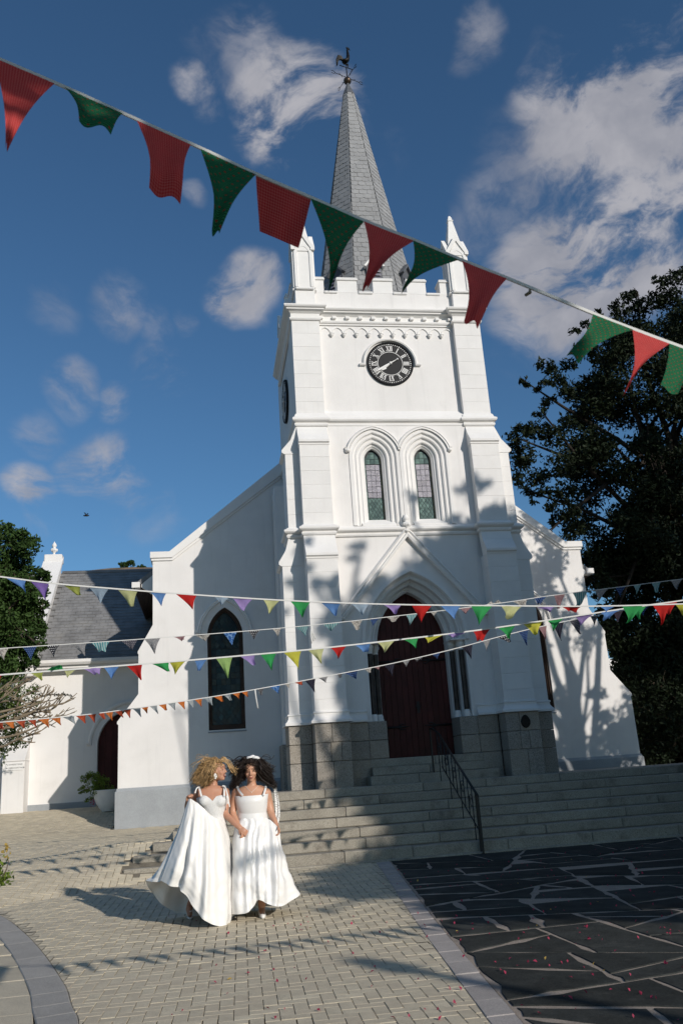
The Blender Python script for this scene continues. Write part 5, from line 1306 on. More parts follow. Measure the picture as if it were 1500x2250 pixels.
FM = dict(
    red=flagmat('red_cotton', (.52, .025, .022)), green=flagmat('green_cotton', (.045, .34, .10)), blue=flagmat('blue_cotton', (.13, .27, .56)), pblue=flagmat('pale_blue_cotton', (.32, .41, .50)),
    purple=flagmat('purple_cotton', (.24, .15, .44)), lilac=flagmat('lilac_cotton', (.36, .26, .54)), yellow=flagmat('yellow_cotton', (.55, .52, .07)), pale=flagmat('pale_yellow_cotton', (.56, .57, .28)), lime=flagmat('pale_green_cotton', (.33, .50, .17)), olive=flagmat('olive_cotton', (.38, .42, .10)),
    navy=flagmat('navy_print', (.02, .04, .12), 'dots', (.14, .25, .5), 7), polka=flagmat('black_polka', (.012, .012, .018), 'dots', (.6, .6, .6), 6), teal=flagmat('teal_stripe', (.08, .28, .30), 'vstripe', (.42, .52, .52), 7), grey=flagmat('grey_print', (.25, .25, .26), 'floral', (.4, .39, .38), 12),
    dgrey=flagmat('dark_print', (.07, .07, .09), 'dots', (.3, .28, .3), 9), floral=flagmat('floral_print', (.55, .52, .47), 'floral', (.25, .22, .2), 9), rose=flagmat('rose_print', (.30, .14, .15), 'dots', (.5, .42, .42), 9), black=flagmat('black_stripe', (.015, .015, .022), 'vstripe', (.05, .05, .08), 6), bprint=flagmat('blue_print', (.03, .11, .33), 'floral', (.2, .35, .6), 6),
    orange=flagmat('orange_cotton', (.58, .15, .03), 'floral', (.68, .24, .07), 8), rust=flagmat('rust_cotton', (.42, .06, .03), 'floral', (.5, .12, .05), 8), silver=flagmat('grey_blue_cotton', (.32, .36, .38), 'floral', (.5, .52, .52), 8),
    ging=flagmat('red_gingham', (.50, .018, .02), 'gingham', (.70, .20, .18), 22, tr=.36), gdots=flagmat('green_stripe_dots', (.012, .085, .036), 'stripedots', (.30, .03, .02), 18, tr=.32), cord=flagmat('white_tape', (.72, .72, .70), tr=.1))
rg = random.Random(40)
def flag(parent, mt, A, B, tip, tipw=0.03, curl=.0, nx=7, nz=8, rip=.06, depth=0.0, bow=.12, name='pennant', twist=0.0):
    """cloth pennant between A and B on the tape, falling to tip (3D)"""
    A, B, tip = Vector(A), Vector(B), Vector(tip); e = (B-A); L = e.length; en = e/L
    dn = tip-(A+B)*.5; nrm = en.cross(dn); nrm = nrm.normalized() if nrm.length > 1e-6 else Vector((0, -1, 0))
    ph = rg.uniform(0, 6.28); k = rg.uniform(4, 7.5); rows = []
    hem = e*tipw; T0 = tip-hem*.5; T1 = tip+hem*.5
    def P(s, t):
        top_ = A+e*s; bot = T0+(T1-T0)*s
        p = top_.lerp(bot, t)
        inward = (.5-s)*bow*math.sin(math.pi*t)
        p += e*inward
        p += nrm*(L*rip*2.2*math.sin(k*s+ph+2.2*t)*t*(1.1-.3*t) + depth*t*t + L*.10*math.sin(math.pi*s)*t*(1-t)*4*twist)
        if curl: a = max(0, t-.7)/.3; p += nrm*(curl*L*a*a) - dn*(abs(curl)*.25*a*a)
        return p
    mb = MB(); th = nrm*.0015
    for j in range(nz+1): rows.append([P(i/nx, j/nz) for i in range(nx+1)])
    mb.loft(rows, closed=False)
    me = bpy.data.meshes.new(name); me.from_pydata(mb.v, [], mb.f); me.materials.append(mt)
    uvl = me.uv_layers.new(name='UVMap'); W1 = nx+1
    for lp in me.loops:
        i, j = lp.vertex_index % W1, lp.vertex_index // W1; w_ = 1-(j/nz)*(1-tipw)
        uvl.data[lp.index].uv = (.5+(i/nx-.5)*w_+.5*0, (1-j/nz)*dn.length/L)
    me.polygons.foreach_set('use_smooth', [True]*len(me.polygons)); me.update()
    o = bpy.data.objects.new(name, me); link(o, parent); return o
def interp(tab, x):
    for (x0, y0), (x1, y1) in zip(tab, tab[1:]):
        if x <= x1: return y0+(y1-y0)*(x-x0)/(x1-x0)
    (x0, y0), (x1, y1) = tab[-2:]; return y0+(y1-y0)*(x-x0)/(x1-x0)
def smooth_tab(tab):
    pts = catmull([(x, y, 0) for x, y in tab], 6); return [(p.x, p.y) for p in pts]
def bunting(label, tab, Y, flags, tape, group='strings of bunting across the plaza', ext=(), kw=None, Yslope=0.0):
    tab = smooth_tab(tab); mid = at(tab[len(tab)//2][0], tab[len(tab)//2][1], Y)
    YF = lambda px: Y+Yslope*(px-750)
    root = thing('bunting', label, 'bunting', tuple(mid), group)
    mb = MB(); pts = [at(x, y, YF(x)) for x, y in tab]+[Vector(e_) for e_ in ext]
    # flat tape with a little thickness
    rings = []
    for p in pts: rings.append([p+Vector((0, -tape*.25, tape*.5)), p+Vector((0, tape*.25, tape*.5)), p+Vector((0, tape*.25, -tape*.5)), p+Vector((0, -tape*.25, -tape*.5))])
    mb.loft(rings, cap0=True, cap1=True); mb.build('cord', FM['cord'], root)
    for f in flags:
        x0, x1, tx, ty, c = f[:5]; opt = dict(kw or {}); opt.setdefault('twist', rg.uniform(-.6, .9)); opt.setdefault('curl', rg.choice((0, 0, .12, -.12, .2))); opt.update(f[5] if len(f) > 5 else {})
        A = at(x0, interp(tab, x0), YF(x0)); B = at(x1, interp(tab, x1), YF(x1)); dd = opt.pop('dy', rg.uniform(-.25, .25)*(B-A).length)
        tip = at(tx, ty, YF(tx)+dd)
        flag(root, FM[c], A, B, tip, **opt)
    return root
A_tab = [(-60, 1262), (0, 1267), (110, 1281), (220, 1291), (430, 1307), (640, 1320), (860, 1328), (1100, 1331), (1300, 1332), (1500, 1327), (1620, 1322)]
A_fl = [(12, 58, 57, 1298, 'blue'), (66, 109, 101, 1318, 'purple'), (137, 177, 174, 1310, 'olive', dict(tipw=.25)), (195, 240, 222, 1326, 'pblue'), (258, 303, 290, 1334, 'pale', dict(tipw=.2)), (330, 366, 355, 1331, 'blue', dict(twist=1.2)), (385, 433, 424, 1338, 'red'), (470, 505, 487, 1330, 'pblue'), (510, 556, 533, 1343, 'lilac', dict(tipw=.12, twist=1.3)), (578, 615, 592, 1347, 'pale', dict(twist=1.4, tipw=.1)), (637, 682, 664, 1359, 'green'), (704, 748, 738, 1356, 'blue', dict(tipw=.1)), (770, 812, 797, 1351, 'pblue'), (840, 882, 870, 1351, 'lilac', dict(twist=1.2)), (903, 949, 924, 1369, 'red'), (966, 1012, 996, 1358, 'blue', dict(twist=1.0, tipw=.15)), (1034, 1082, 1052, 1373, 'green'), (1100, 1146, 1118, 1357, 'pale', dict(tipw=.35)), (1171, 1219, 1211, 1344, 'lilac'), (1231, 1279, 1256, 1344, 'red', dict(tipw=.3)), (1316, 1352, 1330, 1345, 'blue'), (1365, 1412, 1380, 1371, 'green'), (1432, 1471, 1456, 1374, 'red'), (1482, 1520, 1500, 1352, 'yellow')]
bunting('upper string of bunting in plain bright colours, sagging from left to right', A_tab, 9.2, A_fl, .015)
C_tab = [(-60, 1489), (0, 1483), (130, 1473), (400, 1452), (560, 1438), (700, 1425), (1000, 1391), (1200, 1363), (1400, 1333), (1500, 1319), (1620, 1300)]
C_fl = [(-22, 5, 0, 1500, 'red'), (65, 96, 93, 1494, 'olive', dict(tipw=.1)), (101, 139, 128, 1460, 'green', dict(tipw=.4, bow=0)), (141, 169, 147, 1489, 'pale', dict(twist=1)), (181, 223, 216, 1483, 'lilac', dict(tipw=.25)), (227, 263, 246, 1494, 'blue', dict(twist=1)), (277, 313, 311, 1495, 'red', dict(tipw=.08)), (331, 372, 371, 1476, 'green', dict(tipw=.15)), (372, 409, 385, 1482, 'yellow'), (427, 456, 437, 1475, 'blue', dict(tipw=.2)), (474, 511, 502, 1493, 'lime'), (526, 560, 557, 1461, 'lilac', dict(tipw=.3)), (571, 607, 597, 1473, 'green'), (622, 662, 656, 1470, 'yellow'), (675, 712, 706, 1458, 'pale'), (725, 762, 744, 1446, 'red'), (777, 815, 804, 1433, 'blue', dict(tipw=.3)), (828, 868, 846, 1433, 'pale'), (885, 919, 913, 1423, 'green', dict(tipw=.1)), (930, 976, 941, 1414, 'yellow'), (982, 1026, 992, 1401, 'lilac', dict(tipw=.3)), (1038, 1077, 1055, 1407, 'red', dict(tipw=.35)), (1093, 1132, 1117, 1405, 'green', dict(twist=1.3)), (1147, 1191, 1178, 1397, 'yellow', dict(tipw=.1)), (1201, 1238, 1215, 1386, 'green'), (1262, 1306, 1276, 1375, 'lilac', dict(twist=.8)), (1316, 1366, 1332, 1357, 'blue', dict(tipw=.3)), (1388, 1420, 1402, 1361, 'green'), (1450, 1488, 1468, 1352, 'red')]
bunting('long string of plain bright pennants rising to the right in front of the door', C_tab, 9.5, C_fl, .016)
B_tab = [(-60, 1429), (0, 1425), (300, 1405), (640, 1378), (900, 1350), (1100, 1325), (1200, 1310), (1350, 1291), (1500, 1272), (1620, 1258)]
B_fl = [(-15, 20, 8, 1448, 'floral'), (50, 82, 68, 1450, 'navy'), (101, 131, 119, 1444, 'polka'), (155, 190, 187, 1441, 'grey'), (200, 242, 225, 1431, 'teal', dict(tipw=.35)), (265, 304, 291, 1429, 'dgrey'), (317, 353, 340, 1436, 'grey'), (380, 408, 402, 1407, 'rose', dict(tipw=.2)), (428, 463, 453, 1411, 'floral'), (490, 521, 510, 1419, 'bprint'), (545, 571, 558, 1406, 'polka'), (598, 618, 611, 1400, 'floral'), (648, 678, 672, 1398, 'teal'), (707, 746, 728, 1387, 'teal', dict(tipw=.1)), (769, 796, 785, 1384, 'floral', dict(tipw=.3)), (813, 833, 818, 1377, 'navy'), (848, 880, 864, 1366, 'floral', dict(tipw=.3)), (891, 918, 901, 1373, 'teal'), (944, 962, 953, 1354, 'floral'), (1010, 1036, 1022, 1350, 'rose'), (1066, 1105, 1086, 1322, 'floral', dict(tipw=.4)), (1124, 1158, 1150, 1332, 'floral', dict(tipw=.3)), (1171, 1201, 1184, 1327, 'navy', dict(tipw=.2)), (1216, 1241, 1227, 1337, 'rose', dict(tipw=.2)), (1257, 1290, 1273, 1333, 'teal', dict(tipw=.3)), (1306, 1336, 1313, 1322, 'grey', dict(tipw=.1)), (1350, 1374, 1361, 1312, 'navy'), (1390, 1408, 1398, 1306, 'teal'), (1430, 1451, 1440, 1302, 'teal', dict(tipw=.3)), (1472, 1498, 1484, 1296, 'grey')]
rB = bunting('thin string of small patterned fabric pennants above the steps', B_tab, 11.8, B_fl, .010)
mb = MB()
for dx_ in (-.03, 0, .025): p = at(684, 1376, 11.8); mb.tube([p, p+Vector((dx_*.6, 0, -.1)), p+Vector((.02+dx_, 0, -.21+dx_))], [.010, .008, .009], 6)
mb.build('cord_end', FM['cord'], rB, smooth=True)
D_tab = [(-60, 1593), (0, 1587), (200, 1569), (400, 1541), (560, 1515), (800, 1470), (900, 1449), (1000, 1425), (1100, 1398), (1200, 1374), (1330, 1348), (1500, 1318)]
D_fl = []
x = -20; seq = ['rust', 'orange', 'rust', 'rust', 'orange', 'orange', 'silver', 'rust', 'rust', 'rust', 'orange', 'rust', 'rust', 'silver', 'orange', 'silver', 'orange', 'silver', 'orange', 'silver', 'orange', 'silver', 'orange', 'silver', 'orange', 'orange', 'rust', 'orange', 'silver', 'rust', 'rust', 'silver', 'orange']
Dt = smooth_tab(D_tab); i = 0
while x < 545:
    wq = rg.uniform(15, 20) if x > 180 else rg.uniform(20, 28); tx = x+wq+rg.uniform(-3, 3); D_fl.append((x, x+wq, tx, interp(Dt, tx)+rg.uniform(14, 21), seq[i % len(seq)], dict(tipw=rg.choice((.06, .1, .3))))); x += wq+rg.uniform(1, 3); i += 1
D_fl += [(565, 579, 574, 1528, 'polka', dict(tipw=.3)), (592, 616, 612, 1526, 'bprint'), (625, 639, 635, 1513, 'floral'), (645, 665, 662, 1504, 'rust', dict(tipw=.3)), (669, 693, 691, 1522, 'black'), (698, 721, 716, 1500, 'grey'), (739, 753, 748, 1489, 'polka', dict(tipw=.3)), (755, 786, 783, 1493, 'navy'), (800, 816, 812, 1478, 'floral', dict(tipw=.3)), (820, 836, 832, 1472, 'rose'), (843, 868, 862, 1486, 'black'), (883, 901, 892, 1465, 'grey'), (908, 930, 920, 1452, 'polka', dict(tipw=.4)), (948, 967, 960, 1448, 'navy'), (1013, 1038, 1036, 1448, 'black'), (1060, 1078, 1068, 1431, 'grey'), (1090, 1122, 1118, 1411, 'polka', dict(tipw=.2)), (1138, 1160, 1157, 1418, 'navy'), (1181, 1200, 1199, 1406, 'rose'), (1213, 1238, 1231, 1410, 'black'), (1249, 1278, 1273, 1395, 'dgrey'), (1296, 1315, 1305, 1374, 'polka'), (1345, 1368, 1356, 1367, 'rose'), (1400, 1425, 1412, 1352, 'navy')]
rD = bunting('lowest string of bunting, small orange and grey pennants then dark prints', D_tab, 11.3, D_fl, .011)
mb = MB(); p = at(560, 1515, 11.3); mb.tube([p, p+Vector((.01, 0, -.1)), p+Vector((.03, 0, -.24))], [.012, .010, .011], 6); mb.build('cord_end', FM['cord'], rD, smooth=True)
F_tab = [(-120, 78), (0, 130), (140, 190), (300, 262), (440, 325), (560, 381), (690, 437), (800, 485), (910, 528), (1010, 570), (1113, 611), (1300, 688), (1400, 727), (1500, 764), (1620, 806)]
F_fl = [(-16, 122, 15, 323, 'ging', dict(dy=-.30, bow=.16)), (142, 270, 214, 262, 'gdots', dict(tipw=.5, dy=-.20, bow=0)), (300, 420, 368, 404, 'ging', dict(tipw=.55, curl=.3, dy=-.12)), (440, 563, 484, 476, 'gdots', dict(tipw=.12, curl=.35, dy=-.26, bow=.05)), (562, 684, 612, 526, 'ging', dict(tipw=.72, dy=.10, bow=.0, rip=.05)), (681, 801, 734, 607, 'gdots', dict(bow=.16, depth=.03, dy=-.24)), (799, 911, 801, 634, 'ging', dict(bow=.2, twist=.8, dy=-.30, tipw=.08)), (907, 1010, 887, 628, 'gdots', dict(bow=.2, dy=-.28)), (1014, 1114, 1044, 694, 'ging', dict(tipw=.28, bow=.12, dy=-.28, curl=.2)), (1302, 1392, 1264, 772, 'gdots', dict(tipw=.3, bow=.2, dy=-.26)), (1388, 1472, 1374, 860, 'ging', dict(bow=.3, dy=-.22)), (1470, 1545, 1468, 858, 'gdots', dict(tipw=.5, dy=-.2)), (-150, -30, -110, 250, 'gdots')]
F0 = at(1620, 806, 2.65); F_ext = [F0+Vector((t_, .03*t_, .02*t_+.010*(t_-2.4)**2-.0576)) for t_ in (.5, 1, 1.5, 2, 2.5, 3, 3.5, 4, 4.5, 5)]
def F_at(t_): return F0+Vector((t_, .03*t_, .02*t_+.010*(t_-2.4)**2-.0576))
rF = bunting('nearest string of red gingham and green pennants crossing before the spire', F_tab, 2.65, F_fl, .013, kw=dict(nx=10, nz=12, rip=.035), ext=F_ext)
for k in range(20):
    A_ = F_at(.10+k*.225); B_ = F_at(.10+k*.225+.165); flag(rF, FM['ging' if k % 2 else 'gdots'], A_, B_, (A_+B_)/2+Vector((rg.uniform(-.06, .06), rg.uniform(-.08, .05), -.19)), tipw=rg.choice((.05, .2, .4)), rip=rg.uniform(.04, .09), bow=.12, twist=rg.uniform(-1, 1), depth=rg.uniform(-.05, .05))
mb = MB(); p = at(1163, 636, 2.65); mb.tube([p, p+Vector((0, 0, -.012)), p+Vector((-.02, 0, -.025))], [.004, .007, .006], 6); mb.build('peg', M['palebark'], rF, smooth=True)

# --- petals and a dry leaf on the paving
C = []
for k in range(380):
    y = 4.6+NR.uniform()**1.3*9; x = strip_out(y)-.9*NR.uniform()**3+NR.uniform()**1.2*4.6
    C.append((x, y, gz(x, y)+.012))
for k in range(60): x, y = NR.uniform(-.5, 1.6), NR.uniform(5.5, 11); C.append((x, y, gz(x, y)+.01))
C = np.array(C); po2 = leafmesh('fallen_petals', M['petal'], C, .030, None, .65, up=1.5); po2['kind'] = 'stuff'
py2 = leafmesh('fallen_leaves', M['petaly'], C[::18]+[.11, .07, 0], .034, None, .5, up=1.5); py2['kind'] = 'stuff'
g = atz(455, 1987, 0.03); mb = MB()
mb.loft([[g+Vector((x, yy_, zz_+.03)) for x, yy_, zz_ in ((-.075, 0, -.02), (-.03, .03*s, .0), (.02, .035*s, .02), (.06, .015*s, .035), (.085, 0, .03))] for s in (-1, 0, 1)], closed=False)
lf = mb.build('dry_leaf', flagmat('dry_leaf', (.36, .20, .05)), None, smooth=True); tag(lf, 'curled brown dry leaf lying on the bricks in front of the couple', 'leaf')
# bird high in the sky
bp_ = at(190, 1133, 60); mb = MB(); mb.ell(bp_, (.22, .07, .06), 8, 6); mb.tube([bp_, bp_+Vector((-.1, .1, .22)), bp_+Vector((-.2, .2, .30))], [.05, .04, .005], 5); mb.tube([bp_, bp_+Vector((.1, -.1, .12)), bp_+Vector((.22, -.2, .05))], [.05, .04, .005], 5)
bo = mb.build('bird', M['iron'], None, smooth=True); tag(bo, 'tiny dark bird flying in the sky left of the church', 'bird')
# ------------------------------------------------------------------ the two brides
def skinmat(name, col):
    mt = mat(name, col, .45, .06, 9, spec=.35); b = [n for n in mt.node_tree.nodes if n.type == 'BSDF_PRINCIPLED'][0]
    b.inputs['Subsurface Weight'].default_value = .15; b.inputs['Subsurface Radius'].default_value = (.02, .008, .004); b.inputs['Subsurface Scale'].default_value = .5; return mt
M['skinA'] = skinmat('fair_skin', (.50, .255, .165)); M['skinB'] = skinmat('tan_skin', (.56, .30, .195))
M['satin'] = mat('white_satin', (.82, .80, .765), .38, .02, 6, spec=.45, sheen=.25, bump=.12, bscale=25)
M['satinB'] = mat('white_glossy_satin', (.82, .805, .785), .30, .02, 6, spec=.5, sheen=.2, bump=.12, bscale=22)
M['lace'] = mat('white_beaded_lace', (.82, .81, .79), .5, .07, 60, fine=.08, fscale=170, bump=.8, bscale=110)
M['blonde'] = mat('blonde_hair', (.42, .27, .125), .42, .35, 26, spec=.4, rndv=0); M['brunette'] = mat('dark_brown_hair', (.022, .014, .011), .38, .4, 26, spec=.45)
M['lips'] = mat('lips', (.36, .12, .10), .35, .1, 30); M['lash'] = mat('dark_lashes', (.02, .012, .01), .6, .2, 30); M['teeth'] = mat('teeth', (.80, .78, .72), .3, .02, 30)
M['mouth'] = mat('open_mouth', (.12, .02, .02), .5, .1, 30); M['shoe'] = mat('white_shoe', (.80, .78, .75), .3, .02, 30, spec=.5); M['sole'] = mat('tan_sole', (.30, .12, .07), .6, .15, 20)
def lacemat():
    mt = mat('veil_lace', (.80, .79, .77), .7, .05, 20); t = NT(mt.node_tree); o = [n for n in t.n if n.type == 'OUTPUT_MATERIAL'][0]; b = [n for n in t.n if n.type == 'BSDF_PRINCIPLED'][0]
    tcn = t.add('ShaderNodeTexCoord'); vo = t.add('ShaderNodeTexVoronoi', feature='DISTANCE_TO_EDGE'); t.put(vo.inputs['Vector'], tcn.outputs['Object']); vo.inputs['Scale'].default_value = 42
    tr = t.add('ShaderNodeBsdfTransparent'); mx = t.add('ShaderNodeMixShader'); t.put(mx.inputs[0], t.ramp(vo.outputs['Distance'], .16, .26, 1.0, .25)); t.l.new(tr.outputs[0], mx.inputs[1]); t.l.new(b.outputs[0], mx.inputs[2]); t.l.new(mx.outputs[0], o.inputs[0]); return mt
M['veil'] = lacemat()
YP = 10.4
def Wp(px, py, dy=0.0): return at(px, py, YP+dy)
def voxel(mb, name, mt, parent, vox=.007, smooth=4):
    o = mb.build(name, mt, None, fix=True)
    r = o.modifiers.new('r', 'REMESH'); r.mode = 'VOXEL'; r.voxel_size = vox; r.use_smooth_shade = True
    s = o.modifiers.new('s', 'SMOOTH'); s.factor = .5; s.iterations = smooth
    me = bpy.data.meshes.new_from_object(o.evaluated_get(bpy.context.evaluated_depsgraph_get())); me.name = name
    bpy.data.objects.remove(o); me.polygons.foreach_set('use_smooth', [True]*len(me.polygons))
    ob = bpy.data.objects.new(name, me); link(ob, parent); return ob
def capsule(mb, pts, rad, n=12, squash=1.0):
    mb.tube(pts, rad, n, True, squash)
    mb.ell(pts[0], (rad[0],)*3, n, 7); mb.ell(pts[-1], (rad[-1],)*3, n, 7)
def chain(pts, rad, k=5):
    P = catmull(pts, k); R = []
    for i in range(len(rad)-1):
        for j in range(k): R.append(rad[i]+(rad[i+1]-rad[i])*j/k)
    R.append(rad[-1]); return P, R
def hand(mb, w, d, nrm, s=1.0, curl=1.1, side=1, spread=.12):
    """w wrist, d towards the knuckles, nrm palm direction fingers curl to, side +-1 where the thumb is"""
    w, d, nrm = Vector(w), Vector(d).normalized(), Vector(nrm); nrm = (nrm-d*nrm.dot(d)).normalized(); x = d.cross(nrm)*side
    Mx = Matrix((x, d, nrm)).transposed()
    mb.ell(w+d*.045*s, (.040*s, .052*s, .017*s), 12, 8, Mx)
    for k, (off, L) in enumerate(((.030, .072), (.010, .080), (-.010, .074), (-.029, .058))):
        p = w+d*.082*s+x*off*s; dd = (d+x*off*spread*8).normalized(); pts = [p-d*.03*s, p]; a = 0
        for seg in (.45, .32, .23):
            a += curl*.62; v = dd*math.cos(a)+nrm*math.sin(a); pts.append(pts[-1]+v*L*seg*s)
        capsule(mb, pts, [.0095*s, .0092*s, .0086*s, .0078*s, .0068*s], 8)
    p = w+d*.022*s+x*.030*s; t1 = p+(x*.55+d*.6+nrm*.35).normalized()*.036*s; t2 = t1+(d*.8+nrm*.65-x*.1).normalized()*.030*s
    capsule(mb, [w+d*.012*s+x*.012*s, p, t1, t2], [.013*s, .0125*s, .0105*s, .008*s], 8)
def head_shapes(mb, Tm, s, ear=True):
    def E(c, r): mb.ell(Tm @ (Vector(c)*s), tuple(q*s for q in r), 16, 12, Tm.to_3x3())
    E((0, .012, .030), (.076, .096, .100)); E((0, -.020, -.025), (.068, .074, .085)); E((0, -.042, -.075), (.046, .045, .045)); E((0, -.072, -.102), (.022, .018, .018))
    for sx in (-1, 1):
        E((sx*.036, -.062, -.030), (.028, .024, .026)); E((sx*.076, .005, -.012), (.011, .021, .031)); E((sx*.03, -.078, .030), (.026, .014, .012))
    E((0, -.080, .045), (.045, .016, .03))
    mb.tube([Tm @ (Vector(p)*s) for p in ((0, -.084, .022), (0, -.098, .0), (0, -.112, -.026), (0, -.108, -.036))], [.009*s, .011*s, .014*s, .010*s], 10)
    for sx in (-1, 1): E((sx*.012, -.098, -.032), (.010, .010, .008))
    E((0, -.090, -.062), (.024, .012, .008)); E((0, -.088, -.075), (.020, .012, .008))
def ribs_patch(name, ribs, mt, parent, nu=60, nv=28, fold=None, thick=0.0):
    """smooth sheet through ribs (each a list of 3D points, same length), u across the ribs and v along them"""
    nr = len(ribs); nc = len(ribs[0])
    V_ = [catmull(r, max(1, nv//(nc-1))) for r in ribs]; m_ = len(V_[0]); per = max(1, nu//(nr-1)); mb = MB(); grid = []
    for j in range(m_): grid.append(catmull([r[j] for r in V_], per))
    n_ = len(grid[0])
    rows = []
    for j in range(m_):
        row = []
        for i in range(n_):
            p = Vector(grid[j][i])
            if fold:
                a = grid[j][min(i+1, n_-1)]-grid[j][max(i-1, 0)]; c = grid[min(j+1, m_-1)][i]-grid[max(j-1, 0)][i]
                nn = a.cross(c)
                if nn.length > 1e-9: p = p+nn.normalized()*fold(i/(n_-1), j/(m_-1))
            row.append(p)
        rows.append(row)
    mb.loft(rows, closed=False)
    o = mb.build(name, mt, parent, smooth=True)
    return o
def locks(name, mt, parent, Tm, s, targets, n, rr=(.005, .010), curlA=.022, seed=1, cap=True, under=(), lift=.06):
    rh = random.Random(seed); mb = MB()
    for c_, r_ in under: mb.ell(c_, r_, 14, 10)
    if cap:
        c0 = len(mb.v); rings = []
        for j in range(11):
            th = math.pi*.56*j/10; ring = []
            for i in range(24):
                ph = 2*math.pi*i/24; f = 1.0
                x, y, z = math.sin(th)*math.cos(ph), math.sin(th)*math.sin(ph), math.cos(th)
                # keep the face free: pull the front rim up
                if y < -.2: z = max(z, .50+.25*(-y-.2)); 
                ring.append(Tm @ (Vector((x*.087*(1+.05*math.sin(9*ph)), .014+y*.108, .030+z*.116))*s))
            rings.append(ring)
        mb.loft(rings)
    for k in range(n):
        tx, ty, tdy, wt = rh.choice(targets); sp_px = rh.gauss(0, 1), rh.gauss(0, 1)
        ph = rh.uniform(0, 2*math.pi); th = rh.uniform(.1, 1.45); x, y, z = math.sin(th)*math.cos(ph), math.sin(th)*math.sin(ph), math.cos(th)
        if y < -.35 and rh.random() < .8: y = abs(y)
        st0 = Tm @ (Vector((x*.084, .014+y*.104, .030+z*.112))*s); out_ = (Tm.to_3x3() @ Vector((x, y, z+.2))).normalized()
        end = Wp(tx+sp_px[0]*wt, ty+sp_px[1]*wt, tdy+rh.gauss(0, .05)); L = (end-st0).length
        m1 = st0+out_*lift*rh.uniform(.4, 1.2)+(end-st0)*.22; m2 = st0.lerp(end, .65)+Vector((rh.gauss(0, .02), rh.gauss(0, .03), rh.gauss(.01, .02)))
        P = catmull([st0, m1, m2, end], 6); f = .85+.25*math.sin(9*tx)+rh.gauss(0, .08); p0 = 2.1*math.sin(5.3*tx+ty)+rh.gauss(0, .35); ax = (end-st0).cross(Vector((0, 1, 0))); ax = ax.normalized() if ax.length > 1e-5 else Vector((1, 0, 0))
        N_ = len(P)-1; P = [p+(ax*math.sin(f*6.28*i/N_+p0)+Vector((0, 1, 0))*math.cos(f*6.28*i/N_+p0))*curlA*(i/N_)**1.2 for i, p in enumerate(P)]
        r = rh.uniform(*rr); mb.tube(P, [r*(.5+1.0*math.sin(math.pi*min(1, .15+.85*i/N_))) * (1 if i < N_ else .2) for i in range(N_+1)], 5, True, .32)
    return mb.build(name, mt, parent, smooth=True)

def torso(mb, levels):
    rings = []
    for (xl, xr, py, dy, depth) in levels:
        a, c = Wp(xl, py, dy), Wp(xr, py, dy); cc = (a+c)/2; hw = (c-a).length/2
        rings.append([Vector((cc.x+hw*math.cos(t), cc.y+depth*math.sin(t), cc.z)) for t in axis(0, 2*math.pi*(23/24), 23)])
    R2 = []
    for i in range(len(rings[0])): R2.append(catmull([r[i] for r in rings], 3))
    mb.loft([[R2[i][j] for i in range(len(R2))] for j in range(len(R2[0]))], True, True, True)

# ---- blonde bride on the left
pa = thing('person', 'laughing bride with windblown blonde hair and lace bodice lifting her white skirt', 'person', tuple(Wp(452, 2022, 0.0)))
TA = Matrix.Translation(Wp(478, 1694, -.02)) @ Matrix.Rotation(R_(66), 4, 'Z') @ Matrix.Rotation(R_(-4), 4, 'X') @ Matrix.Rotation(R_(4), 4, 'Y')
mb = MB(); head_shapes(mb, TA, .93)
P_, R2_ = chain([Wp(474, 1702, .02), Wp(470, 1716, .02), Wp(467, 1730, .02)], [.050, .048, .056]); capsule(mb, P_, R2_)
torso(mb, [(452, 482, 1727, .02, .06), (438, 494, 1733, .02, .075), (430, 500, 1740, .02, .088), (433, 500, 1750, .01, .108), (435, 499, 1760, .0, .125), (440, 494, 1776, .01, .110), (448, 490, 1794, .02, .098), (446, 496, 1812, .03, .115), (438, 502, 1835, .03, .13), (440, 502, 1850, .03, .125)])
for sx in (449, 484): mb.ell(Wp(sx, 1760, -.07), (.054, .050, .054), 12, 9)
# her left arm to the joined hands
P_, R2_ = chain([Wp(496, 1740, .02), Wp(498, 1762, .03), Wp(495, 1786, .0), Wp(510, 1803, -.06), Wp(525, 1818, -.12)], [.047, .043, .038, .037, .026]); capsule(mb, P_, R2_)
hand(mb, Wp(526, 1819, -.12), (.75, -.25, -.6), (.25, .55, -.3), .92, .95, -1)
# her right arm raised to the side holding the cloth
P_, R2_ = chain([Wp(434, 1742, .03), Wp(427, 1758, .08), Wp(416, 1786, .12), Wp(412, 1772, .02), Wp(413, 1760, -.04)], [.046, .042, .037, .034, .026]); capsule(mb, P_, R2_)
hand(mb, Wp(413, 1762, -.05), (.05, -.35, .6), (.5, -.4, -.2), .9, 1.25, 1)
